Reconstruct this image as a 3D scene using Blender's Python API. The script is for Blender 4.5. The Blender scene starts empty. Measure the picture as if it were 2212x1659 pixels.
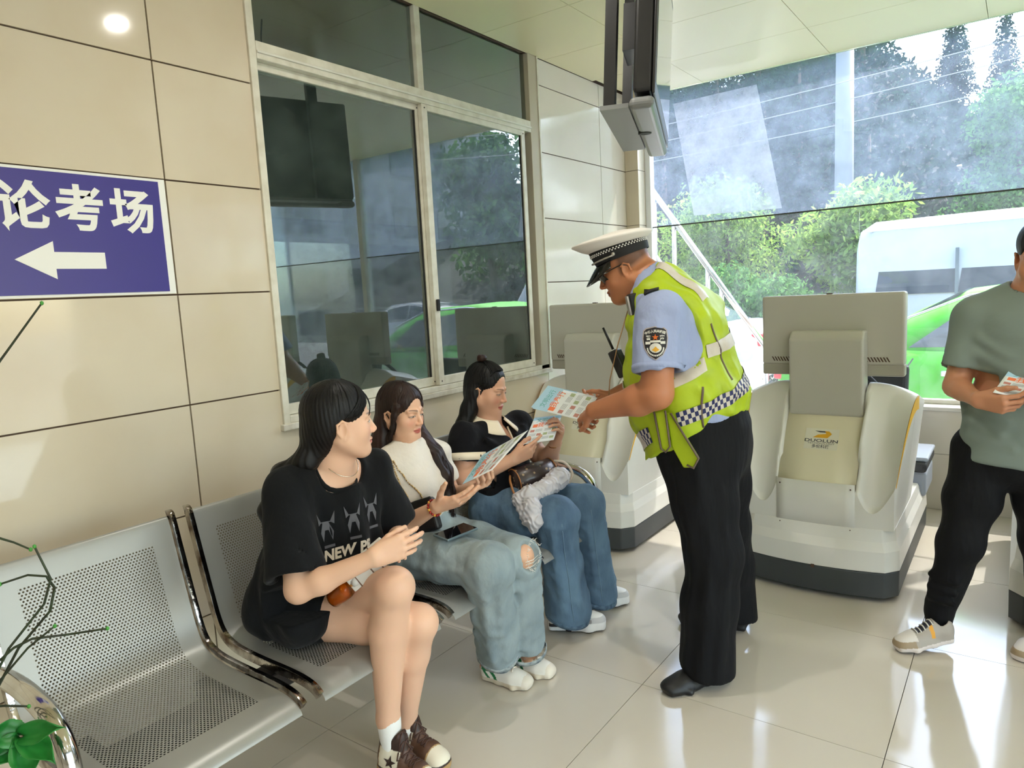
import bpy, bmesh, math, random
import numpy as np
from mathutils import Vector, Matrix
from mathutils.bvhtree import BVHTree
random.seed(7); np.random.seed(7)
scn = bpy.context.scene
COL = scn.collection

# ------------------------------------------------------------------ camera
CAMP = (2.45, 0.0, 1.47)
cam_d = bpy.data.cameras.new('camera'); cam = bpy.data.objects.new('camera', cam_d); COL.objects.link(cam)
RC = ((0.8106, 0.5833, -0.0524), (0.0325, -0.1342, -0.9904), (-0.5847, 0.8011, -0.1277))   # right, down, forward
cam.matrix_world = Matrix(((RC[0][0], -RC[1][0], -RC[2][0], CAMP[0]), (RC[0][1], -RC[1][1], -RC[2][1], CAMP[1]),
                           (RC[0][2], -RC[1][2], -RC[2][2], CAMP[2]), (0, 0, 0, 1)))
cam_d.sensor_width = 36; cam_d.lens = 24.713; cam_d.clip_start = 0.05; cam_d.clip_end = 400
scn.camera = cam

# ------------------------------------------------------------------ sky, sun, exposure
wd = bpy.data.worlds.new('world'); scn.world = wd; wd.use_nodes = True
wn = wd.node_tree; wn.nodes.clear()
sky = wn.nodes.new('ShaderNodeTexSky'); sky.sky_type = 'NISHITA'; sky.sun_disc = False
sky.sun_elevation = math.radians(58); sky.sun_rotation = math.radians(35); sky.dust_density = 2.0; sky.air_density = 1.0
bg = wn.nodes.new('ShaderNodeBackground'); bg.inputs['Strength'].default_value = 1.25
wo = wn.nodes.new('ShaderNodeOutputWorld')
warm = wn.nodes.new('ShaderNodeMix'); warm.data_type = 'RGBA'; warm.blend_type = 'MULTIPLY'; warm.inputs[0].default_value = 1.0; warm.inputs[7].default_value = (1.0, 0.95, 0.86, 1)   # hazy summer sky
wn.links.new(sky.outputs[0], warm.inputs[6]); wn.links.new(warm.outputs[2], bg.inputs[0]); wn.links.new(bg.outputs[0], wo.inputs[0])
sd = bpy.data.lights.new('sun', 'SUN'); sun = bpy.data.objects.new('sun', sd); COL.objects.link(sun)
sd.energy = 13.0; sd.angle = math.radians(0.6); sd.color = (1.0, 0.95, 0.86)
SUN_DIR = Vector((0.42, 0.62, 1.15)).normalized()          # towards the sun
sun.rotation_euler = SUN_DIR.to_track_quat('Z', 'Y').to_euler()
vs = scn.view_settings; vs.view_transform = 'Standard'; vs.look = 'None'; vs.gamma = 1.0; vs.exposure = 0.60
try: vs.use_curve_mapping = False
except Exception: pass

# ------------------------------------------------------------------ materials
def S(r, g=None, b=None):
    if g is None: g = b = r
    f = lambda c: (c/255/12.92) if c/255 <= 0.04045 else ((c/255+0.055)/1.055)**2.4
    return (f(r), f(g), f(b), 1.0)
MATS = {}
def mat(name, col=None, rough=0.5, metal=0.0, spec=0.5, noise=None, bump=None, attr=None, coat=0.0, sheen=0.0, sss=0.0, emit=None, alpha=None, stretch=(1, 1, 1)):
    """noise=(scale, amount, col2) mottles the colour; bump=(scale, strength, distance)"""
    if name in MATS: return MATS[name]
    m = bpy.data.materials.new(name); m.use_nodes = True; MATS[name] = m
    nt = m.node_tree; p = nt.nodes['Principled BSDF']; L = nt.links.new
    if col: p.inputs['Base Color'].default_value = col; m.diffuse_color = col
    p.inputs['Roughness'].default_value = rough; p.inputs['Metallic'].default_value = metal
    p.inputs['Specular IOR Level'].default_value = spec
    p.inputs['Coat Weight'].default_value = coat; p.inputs['Coat Roughness'].default_value = 0.05
    p.inputs['Sheen Weight'].default_value = sheen
    if sss:
        p.inputs['Subsurface Weight'].default_value = sss; p.inputs['Subsurface Radius'].default_value = (0.012, 0.005, 0.003)
        p.inputs['Subsurface Scale'].default_value = 0.5
    if emit: p.inputs['Emission Color'].default_value = emit[0]; p.inputs['Emission Strength'].default_value = emit[1]
    src = None
    if attr:
        a = nt.nodes.new('ShaderNodeAttribute'); a.attribute_name = attr; src = a.outputs['Color']
        L(src, p.inputs['Base Color'])
    if noise or bump:
        tc = nt.nodes.new('ShaderNodeTexCoord'); mp = nt.nodes.new('ShaderNodeMapping'); mp.inputs['Scale'].default_value = stretch
        L(tc.outputs['Object'], mp.inputs['Vector'])
    if noise:
        n = nt.nodes.new('ShaderNodeTexNoise'); n.inputs['Scale'].default_value = noise[0]; n.inputs['Detail'].default_value = 5
        L(mp.outputs[0], n.inputs['Vector'])
        mx = nt.nodes.new('ShaderNodeMix'); mx.data_type = 'RGBA'
        r = nt.nodes.new('ShaderNodeMapRange'); r.inputs['From Min'].default_value = 0.38; r.inputs['From Max'].default_value = 0.68
        r.inputs['To Max'].default_value = noise[1]
        L(n.outputs['Fac'], r.inputs['Value']); L(r.outputs[0], mx.inputs['Factor'])
        if src: L(src, mx.inputs[6])
        else: mx.inputs[6].default_value = col
        mx.inputs[7].default_value = noise[2]; L(mx.outputs[2], p.inputs['Base Color'])
    if bump:
        n2 = nt.nodes.new('ShaderNodeTexNoise'); n2.inputs['Scale'].default_value = bump[0]; n2.inputs['Detail'].default_value = 4
        L(mp.outputs[0], n2.inputs['Vector'])
        b = nt.nodes.new('ShaderNodeBump'); b.inputs['Strength'].default_value = bump[1]; b.inputs['Distance'].default_value = bump[2]
        L(n2.outputs['Fac'], b.inputs['Height']); L(b.outputs[0], p.inputs['Normal'])
    return m

def glass_mat(name, tint, refl, dust=0.0, dustcol=(0.8, 0.82, 0.85, 1), dscale=3.0, ior=1.5, dust_amt=(0.4, 1.0)):
    """pane: tinted see-through + Fresnel mirror + a film of dust that scatters light"""
    m = bpy.data.materials.new(name); m.use_nodes = True; nt = m.node_tree; nt.nodes.clear(); L = nt.links.new
    out = nt.nodes.new('ShaderNodeOutputMaterial'); tr = nt.nodes.new('ShaderNodeBsdfTransparent'); tr.inputs[0].default_value = tint
    gl = nt.nodes.new('ShaderNodeBsdfGlossy'); gl.inputs['Roughness'].default_value = 0.0; gl.inputs['Color'].default_value = (0.95, 1, 1, 1)
    fr = nt.nodes.new('ShaderNodeFresnel'); fr.inputs['IOR'].default_value = ior
    mu = nt.nodes.new('ShaderNodeMath'); mu.operation = 'MULTIPLY'; mu.inputs[1].default_value = refl; mu.use_clamp = True
    L(fr.outputs[0], mu.inputs[0])
    mx = nt.nodes.new('ShaderNodeMixShader'); L(mu.outputs[0], mx.inputs[0]); L(tr.outputs[0], mx.inputs[1]); L(gl.outputs[0], mx.inputs[2])
    last = mx
    if dust > 0:
        df = nt.nodes.new('ShaderNodeBsdfDiffuse'); df.inputs[0].default_value = dustcol
        tl = nt.nodes.new('ShaderNodeBsdfTranslucent'); tl.inputs[0].default_value = dustcol
        m2 = nt.nodes.new('ShaderNodeMixShader'); m2.inputs[0].default_value = 0.6; L(df.outputs[0], m2.inputs[1]); L(tl.outputs[0], m2.inputs[2])
        tc = nt.nodes.new('ShaderNodeTexCoord'); n = nt.nodes.new('ShaderNodeTexNoise'); n.inputs['Scale'].default_value = dscale; n.inputs['Detail'].default_value = 8
        n.inputs['Roughness'].default_value = 0.7
        L(tc.outputs['Object'], n.inputs['Vector'])
        r = nt.nodes.new('ShaderNodeMapRange'); r.inputs['From Min'].default_value = 0.3; r.inputs['From Max'].default_value = 0.7
        r.inputs['To Min'].default_value = dust*dust_amt[0]; r.inputs['To Max'].default_value = dust*dust_amt[1]; L(n.outputs['Fac'], r.inputs['Value'])
        m3 = nt.nodes.new('ShaderNodeMixShader'); L(r.outputs[0], m3.inputs[0]); L(last.outputs[0], m3.inputs[1]); L(m2.outputs[0], m3.inputs[2]); last = m3
    L(last.outputs[0], out.inputs[0])
    return m

# ------------------------------------------------------------------ mesh helpers
def vec(*a): return np.array(a, float)
def unit(v): v = np.asarray(v, float); return v/np.linalg.norm(v)
class MB:
    def __init__(s): s.v = []; s.f = []; s.m = []; s.sm = []
    def add(s, vs_, fs, mi=0, smooth=False):
        o = len(s.v); s.v += [tuple(map(float, q)) for q in vs_]; s.f += [tuple(i+o for i in f) for f in fs]
        s.m += [mi]*len(fs); s.sm += [smooth]*len(fs); return s
    def box(s, lo, hi, mi=0, M=None):
        x0, y0, z0 = lo; x1, y1, z1 = hi
        vs_ = [(x0, y0, z0), (x1, y0, z0), (x1, y1, z0), (x0, y1, z0), (x0, y0, z1), (x1, y0, z1), (x1, y1, z1), (x0, y1, z1)]
        if M is not None: vs_ = [tuple(M @ Vector(q)) for q in vs_]
        return s.add(vs_, [(0, 3, 2, 1), (4, 5, 6, 7), (0, 1, 5, 4), (1, 2, 6, 5), (2, 3, 7, 6), (3, 0, 4, 7)], mi)
    def prism(s, poly, ext, mi=0, smooth=False):
        """poly: list of 3-D points (planar, any), ext: extrusion vector"""
        n = len(poly); e = np.asarray(ext, float); a = [np.asarray(q, float) for q in poly]
        nrm = np.zeros(3)
        for i in range(n): nrm += np.cross(a[i], a[(i+1) % n])
        if np.dot(nrm, e) > 0: a = a[::-1]
        o = len(s.v)
        s.add(a + [q+e for q in a], [tuple(range(n)), tuple(range(2*n-1, n-1, -1))], mi)
        for i in range(n):
            s.f.append((o+(i+1) % n, o+i, o+n+i, o+n+(i+1) % n)); s.m.append(mi); s.sm.append(smooth)
        return s
    def tube(s, pts, r, n=8, mi=0, cap=True, up=(0, 0, 1), rot=0.0):
        pts = [np.asarray(q, float) for q in pts]; N = len(pts)
        rr = [r]*N if np.isscalar(r) or isinstance(r, tuple) else list(r)
        rings = []; side = None
        for i, p in enumerate(pts):
            t = unit((pts[i+1] if i < N-1 else p) - (pts[i-1] if i > 0 else p))
            if side is None:
                u = np.asarray(up, float)
                if abs(np.dot(u, t)) > 0.95: u = np.array((1., 0, 0))
                side = unit(np.cross(t, u))
            else: side = unit(side - t*np.dot(side, t))
            b = np.cross(side, t); a_, b_ = rr[i] if isinstance(rr[i], tuple) else (rr[i], rr[i])
            rings.append([p + side*math.cos(rot+2*math.pi*k/n)*a_ + b*math.sin(rot+2*math.pi*k/n)*b_ for k in range(n)])
        return s.rings(rings, mi, cap)
    def rings(s, rings, mi=0, cap=True, closed=True, smooth=True):
        n = len(rings[0]); vs_ = [q for r in rings for q in r]; fs = []
        for i in range(len(rings)-1):
            for k in range(n if closed else n-1):
                k2 = (k+1) % n; fs.append((i*n+k, i*n+k2, (i+1)*n+k2, (i+1)*n+k))
        s.add(vs_, fs, mi, smooth)
        if cap and closed:
            o = len(s.v)-len(vs_); s.f += [tuple(o+k for k in range(n-1, -1, -1)), tuple(o+(len(rings)-1)*n+k for k in range(n))]
            s.m += [mi, mi]; s.sm += [False, False]
        return s
    def lathe(s, prof, c=(0, 0, 0), n=24, mi=0, cap=True, M=None):
        rings = []
        for r, z in prof:
            ring = [np.array((c[0]+r*math.cos(2*math.pi*k/n), c[1]+r*math.sin(2*math.pi*k/n), c[2]+z)) for k in range(n)]
            if M is not None: ring = [np.array(M @ Vector(q)) for q in ring]
            rings.append(ring)
        return s.rings(rings, mi, cap)
    def sphere(s, c, r, n=10, mi=0, M=None):
        rad = (r, r, r) if np.isscalar(r) else r; rings = []
        for i in range(n//2+1):
            a = math.pi*(i/(n//2)-0.5); a = max(min(a, math.pi/2-0.02), -math.pi/2+0.02)
            ring = [Vector((math.cos(a)*math.cos(2*math.pi*k/n)*rad[0], math.cos(a)*math.sin(2*math.pi*k/n)*rad[1], math.sin(a)*rad[2])) for k in range(n)]
            rings.append([np.array((M @ q) if M is not None else q)+np.asarray(c, float) for q in ring])
        return s.rings(rings, mi)
    def grid(s, fn, nu, nv, mi=0, smooth=True):
        vs_ = [fn(i/nu, j/nv) for i in range(nu+1) for j in range(nv+1)]
        fs = [(i*(nv+1)+j, (i+1)*(nv+1)+j, (i+1)*(nv+1)+j+1, i*(nv+1)+j+1) for i in range(nu) for j in range(nv)]
        return s.add(vs_, fs, mi, smooth)
    def mesh(s, name, mats):
        me = bpy.data.meshes.new(name); me.from_pydata(s.v, [], s.f)
        me.polygons.foreach_set('material_index', s.m); me.polygons.foreach_set('use_smooth', s.sm)
        for m in (mats if isinstance(mats, (list, tuple)) else [mats]): me.materials.append(m)
        me.update(); return me
def wloc(o):
    if o is None: return Vector((0, 0, 0))
    return wloc(o.parent) + o.matrix_parent_inverse.translation + o.location if o.parent else o.location.copy()
def link(name, me, parent=None, bevel=0.0, seg=2, solid=0.0):
    """mesh in world coordinates; parents are translated-only empties or meshes"""
    o = bpy.data.objects.new(name, me); COL.objects.link(o)
    if parent is not None: o.parent = parent; o.matrix_parent_inverse = Matrix.Translation(-wloc(parent))
    if solid:
        md = o.modifiers.new('solid', 'SOLIDIFY'); md.thickness = solid; md.offset = 0
    if bevel:
        md = o.modifiers.new('bevel', 'BEVEL'); md.width = bevel; md.segments = seg; md.limit_method = 'ANGLE'; md.angle_limit = 0.6
    return o
def build(name, mb, mats, parent=None, bevel=0.0, seg=2, solid=0.0): return link(name, mb.mesh(name, mats), parent, bevel, seg, solid)
def tag(o, label, cat, group=None):
    o['label'] = label; o['category'] = cat
    if group: o['group'] = group
    return o
def struct(o): o['kind'] = 'structure'; return o
def thing(name, loc, label, cat, group=None):
    o = bpy.data.objects.new(name, None); COL.objects.link(o); o.location = loc; o.empty_display_size = 0.1
    return tag(o, label, cat, group)
def shared(name, me, loc, parent, rot=None, scale=None):
    """piece that shares mesh data; loc in world"""
    o = bpy.data.objects.new(name, me); COL.objects.link(o); o.location = loc
    if rot is not None: o.rotation_euler = rot
    if scale is not None: o.scale = scale
    if parent is not None: o.parent = parent; o.matrix_parent_inverse = Matrix.Translation(-wloc(parent))
    return o
def bvh_of(o):
    me = o.data; off = wloc(o)
    return BVHTree.FromPolygons([v.co+off for v in me.vertices], [tuple(p.vertices) for p in me.polygons])
def text_mesh(s, size=1.0, bold=0.0, align='CENTER', sub=0, shear=0.0):
    """flat text as (verts Nx2, faces), from the built-in font"""
    cu = bpy.data.curves.new('txt', 'FONT'); cu.body = s; cu.size = size; cu.align_x = align; cu.align_y = 'CENTER'; cu.offset = bold
    cu.resolution_u = 3; cu.shear = shear
    o = bpy.data.objects.new('txt', cu); COL.objects.link(o)
    dg = bpy.context.evaluated_depsgraph_get(); me = bpy.data.meshes.new_from_object(o.evaluated_get(dg))
    bpy.data.objects.remove(o); bpy.data.curves.remove(cu)
    if sub:
        bm = bmesh.new(); bm.from_mesh(me)
        bmesh.ops.triangulate(bm, faces=bm.faces)
        for _ in range(sub):
            es = [e for e in bm.edges if e.calc_length() > size*0.12]
            if es: bmesh.ops.subdivide_edges(bm, edges=es, cuts=1); bmesh.ops.triangulate(bm, faces=bm.faces)
        bm.to_mesh(me); bm.free()
    v = [(q.co.x, q.co.y) for q in me.vertices]; f = [tuple(p.vertices) for p in me.polygons]
    bpy.data.meshes.remove(me); return v, f
def put2d(mb, vf, o, r, u, mi=0, bvhs=None, off=0.002, back=0.3):
    """place 2-D shape (verts, faces) at o with axes r,u; optionally drop it on a surface along -(r x u)"""
    o = np.asarray(o, float); r = np.asarray(r, float); u = np.asarray(u, float); n = unit(np.cross(r, u)); out = []
    for x, y in vf[0]:
        p = o + r*x + u*y
        if bvhs is not None:
            best = None
            for b in bvhs:
                h = b.ray_cast(Vector(p+n*back), Vector(-n), back*2)
                if h[0] is not None and (best is None or h[3] < best[1]): best = (h[0], h[3])
            if best is not None: p = np.array(best[0]) + n*off
        out.append(p)
    return mb.add(out, vf[1], mi)
def rect2d(w, h, nx=1, ny=1, cx=0, cy=0):
    v = [(cx-w/2+w*i/nx, cy-h/2+h*j/ny) for i in range(nx+1) for j in range(ny+1)]
    f = [(i*(ny+1)+j, (i+1)*(ny+1)+j, (i+1)*(ny+1)+j+1, i*(ny+1)+j+1) for i in range(nx) for j in range(ny)]
    return v, f
def fan2d(pts):
    """convex-ish polygon as a fan from its centre"""
    c = np.mean(pts, 0); n = len(pts); return [tuple(c)]+[tuple(p) for p in pts], [(0, i+1, (i+1) % n+1) for i in range(n)]
def star2d(r, cx=0, cy=0, a0=math.pi/2, k=0.40):
    return fan2d([(cx+(r if i % 2 == 0 else r*k)*math.cos(a0+i*math.pi/5), cy+(r if i % 2 == 0 else r*k)*math.sin(a0+i*math.pi/5)) for i in range(10)])
# ================================================================== the room
CZ = 2.885            # ceiling
YE = 4.944            # end of the left wall
YG = 5.08             # plane of the big end glazing
XR = 7.6              # right wall
YB = -4.2             # wall behind the camera
WY0, WY1, WZ0 = 1.745, 3.77, 0.98      # window opening in the left wall
M_grout = mat('grout_brown', S(92, 74, 60), 0.9)
M_plaster = mat('plaster_cream', S(206, 198, 180), 0.8, noise=(3, 0.3, S(196, 186, 166)))
M_tile = mat('wall_tile_beige', S(214, 203, 182), 0.07, spec=0.5, noise=(2.2, 0.7, S(205, 190, 164)), bump=(1.0, 0.05, 0.003))
M_tile2 = mat('wall_tile_cream', S(226, 219, 206), 0.07, spec=0.5, noise=(2.5, 0.5, S(218, 209, 192)))
M_floor = mat('floor_tile_polished', S(212, 205, 192), 0.09, spec=0.6, noise=(1.6, 0.5, S(205, 195, 178)))
M_white = mat('painted_white_metal', S(226, 224, 214), 0.4, noise=(9, 0.35, S(196, 190, 172)))
M_dirtywhite = mat('worn_white_sill', S(222, 218, 206), 0.6, noise=(14, 0.8, S(176, 164, 142)), bump=(40, 0.4, 0.004))
M_dark = mat('dark_rubber', S(34, 33, 32), 0.7)
M_ceil = mat('ceiling_panel_cream', S(244, 233, 192), 0.3, noise=(1.2, 0.3, S(238, 227, 184)))

# floor: slab with polished tiles 0.8 x 0.8
fl = struct(build('floor', MB().box((0, YB, -0.12), (XR, YE+0.1, -0.011)), M_grout))
fx0 = 2.45-0.75*1.47; fy0 = 1.519*1.47           # a joint crossing seen in front of the officer
TS = 0.806
def tile_mesh(name, lo, hi, m, bev=0.0015):
    b = MB().box(lo, hi); return b.mesh(name, m)
tm = tile_mesh('floor_tile', (0.0012, 0.0012, -0.010), (TS-0.0012, TS-0.0012, 0), M_floor)
for i in range(-3, 9):
    for j in range(-8, 5):
        x0, y0 = fx0+i*TS, fy0+j*TS; x1, y1 = x0+TS, y0+TS
        if x1 <= 0.05 or x0 >= XR-0.05 or y1 <= YB+0.05 or y0 >= YE-0.02: continue
        if x0 >= 0 and x1 <= XR and y0 >= YB and y1 <= YE+0.09:
            shared('floor_tile', tm, (x0, y0, 0), fl)
        else:
            a, c = max(x0, 0)+0.0012, min(x1, XR)-0.0012; d, e = max(y0, YB)+0.0012, min(y1, YE+0.09)-0.0012
            build('floor_tile', MB().box((a, d, -0.01), (c, e, 0)), M_floor, fl)

# left wall with its window opening
b = MB(); TH = 0.14
b.box((-TH, YB, 0), (-0.009, WY0, CZ+0.2)); b.box((-TH, WY1, 0), (-0.009, YE, CZ+0.2)); b.box((-TH, WY0, 0), (-0.009, WY1, WZ0)); b.box((-TH, WY0, CZ), (-0.009, WY1, CZ+0.2))
wl = struct(build('wall_left', b, M_grout))
zj = [0, 0.328, 0.728, 1.128, 1.528, 1.928, 2.328, 2.728, CZ]; yj = [YB] + [1.36+0.8*k for k in range(-6, 5)] + [YE]
for i in range(len(yj)-1):
    for k in range(len(zj)-1):
        y0, y1, z0, z1 = yj[i]+0.003, yj[i+1]-0.003, zj[k]+0.003, zj[k+1]-0.003
        if y1 < -1.2: continue
        rects = []
        if y1 <= WY0 or y0 >= WY1-0.02 or z1 <= WZ0: rects = [(y0, y1, z0, z1)]
        else:
            if y0 < WY0: rects.append((y0, WY0, z0, z1))
            if y1 > WY1: rects.append((WY1, y1, z0, z1))
            if z0 < WZ0: rects.append((max(y0, WY0), min(y1, WY1), z0, WZ0))
        if not rects: continue
        b = MB()
        for r in rects: b.box((-0.009, r[0], r[2]), (0.0, r[1], r[3]))
        build('wall_tile', b, M_tile if y0 < 3.0 else M_tile2, wl)

# column at the end of the left wall and low wall under the end glazing
colw = struct(build('wall_column', MB().box((-TH, YE+0.001, 0), (0.097, YG+0.12, CZ+0.2)), M_grout))
for k in range(len(zj)-1):
    z0, z1 = zj[k]+0.0018, zj[k+1]-0.0018
    build('wall_tile', MB().box((0.002, YE-0.008, z0), (0.106, YE, z1)), M_tile, colw)
    build('wall_tile', MB().box((0.097, YE, z0), (0.106, YG, z1)), M_tile2, colw)
we = struct(build('wall_end', MB().box((0.106, YE+0.009, 0), (XR, YG+0.10, 0.62)), M_grout))
xj = [0.106+0.0+0.8*k for k in range(0, 10)]
for k in range(len(xj)-1):
    for z0, z1 in ((0, 0.352), (0.352, 0.62)):
        build('wall_tile', MB().box((xj[k]+0.0015, YE, z0+0.0015), (min(xj[k+1], XR)-0.0015, YE+0.009, z1-0.0015)), M_tile2, we)
struct(build('trim_1', MB().box((0.106, YE-0.012, 0.621), (XR, YG+0.16, 0.645)), mat('sill_white_stone', S(232, 228, 220), 0.25), bevel=0.003))

# ceiling of rectangular panels with thin seams
ce = struct(build('ceiling', MB().box((0, YB, CZ+0.02), (XR, YG+0.1, CZ+0.2)), mat('ceiling_void', S(70, 64, 54), 0.9)))
cys = [3.24+0.617*k for k in range(-12, 3)] + [YG+0.02]; cxs = [0.002] + [0.56+0.84*k for k in range(0, 9)]
lights_at = [(3, 4), (5, 4), (3, 7), (5, 7), (1, 7), (1, 3)]
for i in range(len(cxs)-1):
    for j in range(len(cys)-1):
        x0, x1, y0, y1 = cxs[i], min(cxs[i+1], XR), cys[j], cys[j+1]
        if x0 == 0.002 and y1 > 4.6: x0 = 0.03
        build('ceiling_panel', MB().box((x0+0.0015, y0+0.0015, CZ), (x1-0.0015, y1-0.0015, CZ+0.02)), M_ceil, ce)

# remaining walls (behind and to the right of the camera)
wb = struct(build('wall_back', MB().box((0, YB-0.12, 0), (4.2, YB, CZ+0.2)).box((XR-0.2, YB-0.12, 0), (XR, YB, CZ+0.2)).box((4.2, YB-0.12, 2.52), (XR-0.2, YB, CZ+0.2)).box((4.2, YB-0.12, 0), (XR-0.2, YB, 0.9)), M_plaster))
w3 = struct(build('fill_window', MB().box((4.2, YB-0.09, 0.9), (XR-0.2, YB-0.03, 0.96)).box((4.2, YB-0.09, 2.46), (XR-0.2, YB-0.03, 2.52)), M_white))  # unseen window added to let in fill light from behind the camera
for k in range(2):
    x0 = 4.2+1.6*k; build('mullion', MB().box((x0, YB-0.09, 0.96), (x0+0.06, YB-0.03, 2.46)), M_white, w3); build('pane', MB().box((x0+0.06, YB-0.065, 0.96), (x0+1.6, YB-0.055, 2.46)), glass_mat('fill_window_glass', (0.97, 0.98, 0.98, 1), 1.0) if k == 0 else bpy.data.materials['fill_window_glass'], w3)
b = MB()
b.box((XR, YB, 0), (XR+0.12, -2.6, CZ+0.2)); b.box((XR, 4.2, 0), (XR+0.12, YG+0.1, CZ+0.2)); b.box((XR, -2.6, 2.6), (XR+0.12, 4.2, CZ+0.2))
wr = struct(build('wall_right', b, M_plaster))
M_pane = glass_mat('entrance_glass', (0.96, 0.98, 0.97, 1), 1.0)
dr = struct(build('door_1', MB().box((XR+0.03, -2.6, 0), (XR+0.09, -2.54, 2.6)).box((XR+0.03, 4.14, 0), (XR+0.09, 4.2, 2.6)).box((XR+0.03, -2.54, 2.54), (XR+0.09, 4.14, 2.6)), M_white))
for k in range(4):
    y0 = -2.54+k*1.67
    build('door_frame', MB().box((XR+0.035, y0, 0), (XR+0.085, y0+0.06, 2.54)).box((XR+0.035, y0+0.06, 0), (XR+0.085, y0+1.67, 0.09)), M_white, dr)
    build('door_pane', MB().box((XR+0.055, y0+0.06, 0.09), (XR+0.065, y0+1.67, 2.54)), M_pane, dr)

# ------------------------------------------------------------------ window in the left wall
M_wglass = glass_mat('office_window_glass', (0.50, 0.60, 0.57, 1), 2.6, dust=0.10, dustcol=(0.56, 0.62, 0.58, 1), dscale=5, ior=1.62, dust_amt=(0.1, 1.0))  # dust strengthened to put a paler grey-green reflection into the pane colour
M_alu = mat('window_aluminium_cream', S(224, 220, 205), 0.38, noise=(16, 0.5, S(188, 180, 158)))
w1 = struct(thing('window_1', (0, (WY0+WY1)/2, WZ0), 'x', 'x')); del w1['label']; del w1['category']
def bar(name, y0, y1, z0, z1, x0=-0.05, x1=0.012, m=None, par=w1, bv=0.003): return build(name, MB().box((x0, y0, z0), (x1, y1, z1)), m or M_alu, par, bevel=bv)
bar('frame_jamb', WY0, WY0+0.032, WZ0, CZ)
bar('frame_jamb', WY1-0.10, WY1-0.012, WZ0, CZ, -0.05, 0.012, mat('window_jamb_beige', S(190, 180, 158), 0.5))
bar('frame_edge', WY1-0.012, WY1+0.004, WZ0, CZ, -0.05, 0.018)
bar('jamb_channel', WY1-0.165, WY1-0.10, WZ0, CZ, -0.09, -0.045, mat('window_channel_dark', S(64, 58, 50), 0.6))
bar('transom', WY0+0.032, WY1-0.10, 2.425, 2.492, -0.05, 0.014)
bar('transom_lip', WY0+0.032, WY1-0.10, 2.447, 2.458, 0.014, 0.020, m=M_white)
bar('mullion', 2.700, 2.742, 2.492, CZ, -0.05, 0.006)
bar('bottom_track', WY0+0.032, WY1-0.012, WZ0+0.006, WZ0+0.034, -0.06, 0.012)
build('window_sill', MB().box((-0.06, WY0-0.012, WZ0-0.022), (0.022, WY1+0.012, WZ0+0.006)), M_dirtywhite, w1, bevel=0.004)
def sash(y0, y1, x, wl_, wr_):
    z0, z1 = WZ0+0.036, 2.425
    b = MB(); b.box((x-0.014, y0, z0), (x+0.014, y0+wl_, z1)); b.box((x-0.014, y1-wr_, z0), (x+0.014, y1, z1))
    b.box((x-0.014, y0+wl_, z0), (x+0.014, y1-wr_, z0+0.045)); b.box((x-0.014, y0+wl_, z1-0.03), (x+0.014, y1-wr_, z1))
    s_ = build('sash', b, M_alu, w1, bevel=0.002)
    build('pane', MB().box((x-0.003, y0+wl_-0.005, z0+0.04), (x+0.003, y1-wr_+0.005, z1-0.025)), M_wglass, s_)
    build('seal', MB().box((x+0.003, y0+wl_-0.001, z0+0.045), (x+0.0065, y0+wl_+0.006, z1-0.03)).box((x+0.003, y1-wr_-0.008, z0+0.045), (x+0.0065, y1-wr_+0.001, z1-0.03)), M_dark, s_)
    for y in (y0+wl_*0.5, y1-wr_*0.5):
        for z in (z0+0.02, z1-0.018): build('screw', MB().lathe([(0.004, 0), (0.003, 0.002)], n=8, M=Matrix.Translation((x+0.014, y, z)) @ Matrix.Rotation(math.pi/2, 4, 'Y')), M_dark, s_)
sash(WY0+0.030, 2.715, -0.034, 0.018, 0.022)
sash(2.708, 3.605, -0.004, 0.040, 0.036)
build('sash_stile', MB().box((-0.075, 2.60, WZ0+0.036), (-0.055, 2.655, 2.425)), M_alu, w1)
build('latch', MB().box((0.010, 2.718, 1.40), (0.024, 2.738, 1.46)), M_dark, w1, bevel=0.004)
for y0, y1 in ((WY0+0.032, 2.700), (2.742, WY1-0.10)):
    build('upper_pane', MB().box((-0.025, y0-0.004, 2.488), (-0.019, y1+0.004, CZ+0.002)), M_wglass, w1)
# dim office behind the window
b = MB(); X0 = -3.0
b.box((X0, 0.4, 0), (X0+0.05, 5.2, 2.95)); b.box((X0, 0.35, 0), (-TH, 0.4, 2.95)); b.box((X0, 5.2, 0), (-TH, 5.25, 2.95)); b.box((X0, 0.4, 2.92), (-TH, 5.2, 2.97)); b.box((X0, 0.4, -0.05), (-TH, 5.2, 0))
struct(build('wall_office', b, mat('office_wall_grey', S(118, 124, 120), 0.9)))

# ------------------------------------------------------------------ end glazing
M_eglass = glass_mat('end_glass_dusty', (0.97, 0.985, 1.0, 1), 0.8, dust=0.15, dustcol=(0.60, 0.72, 1.0, 1), dscale=7.0, dust_amt=(0.35, 1.0))
M_eglass2 = glass_mat('end_glass_lower', (0.97, 0.985, 1.0, 1), 0.8, dust=0.07, dustcol=(0.74, 0.80, 0.95, 1), dscale=6.0, dust_amt=(0.2, 1.0))
w2 = struct(thing('window_2', (3.8, YG, 0.645), 'x', 'x')); del w2['label']; del w2['category']
px = [0.135, 2.98, 5.3, XR-0.03]
for i in range(3):
    build('pane', MB().box((px[i]+0.002, YG-0.005, 0.66), (px[i+1]-0.002, YG+0.005, 1.906)), M_eglass2, w2)
    build('pane', MB().box((px[i]+0.002, YG-0.005, 1.914), (px[i+1]-0.002, YG+0.005, CZ-0.002)), M_eglass, w2)
    if i: build('mullion', MB().box((px[i]-0.03, YG-0.04, 0.645), (px[i]+0.03, YG+0.05, CZ)), M_white, w2, bevel=0.003)
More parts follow.
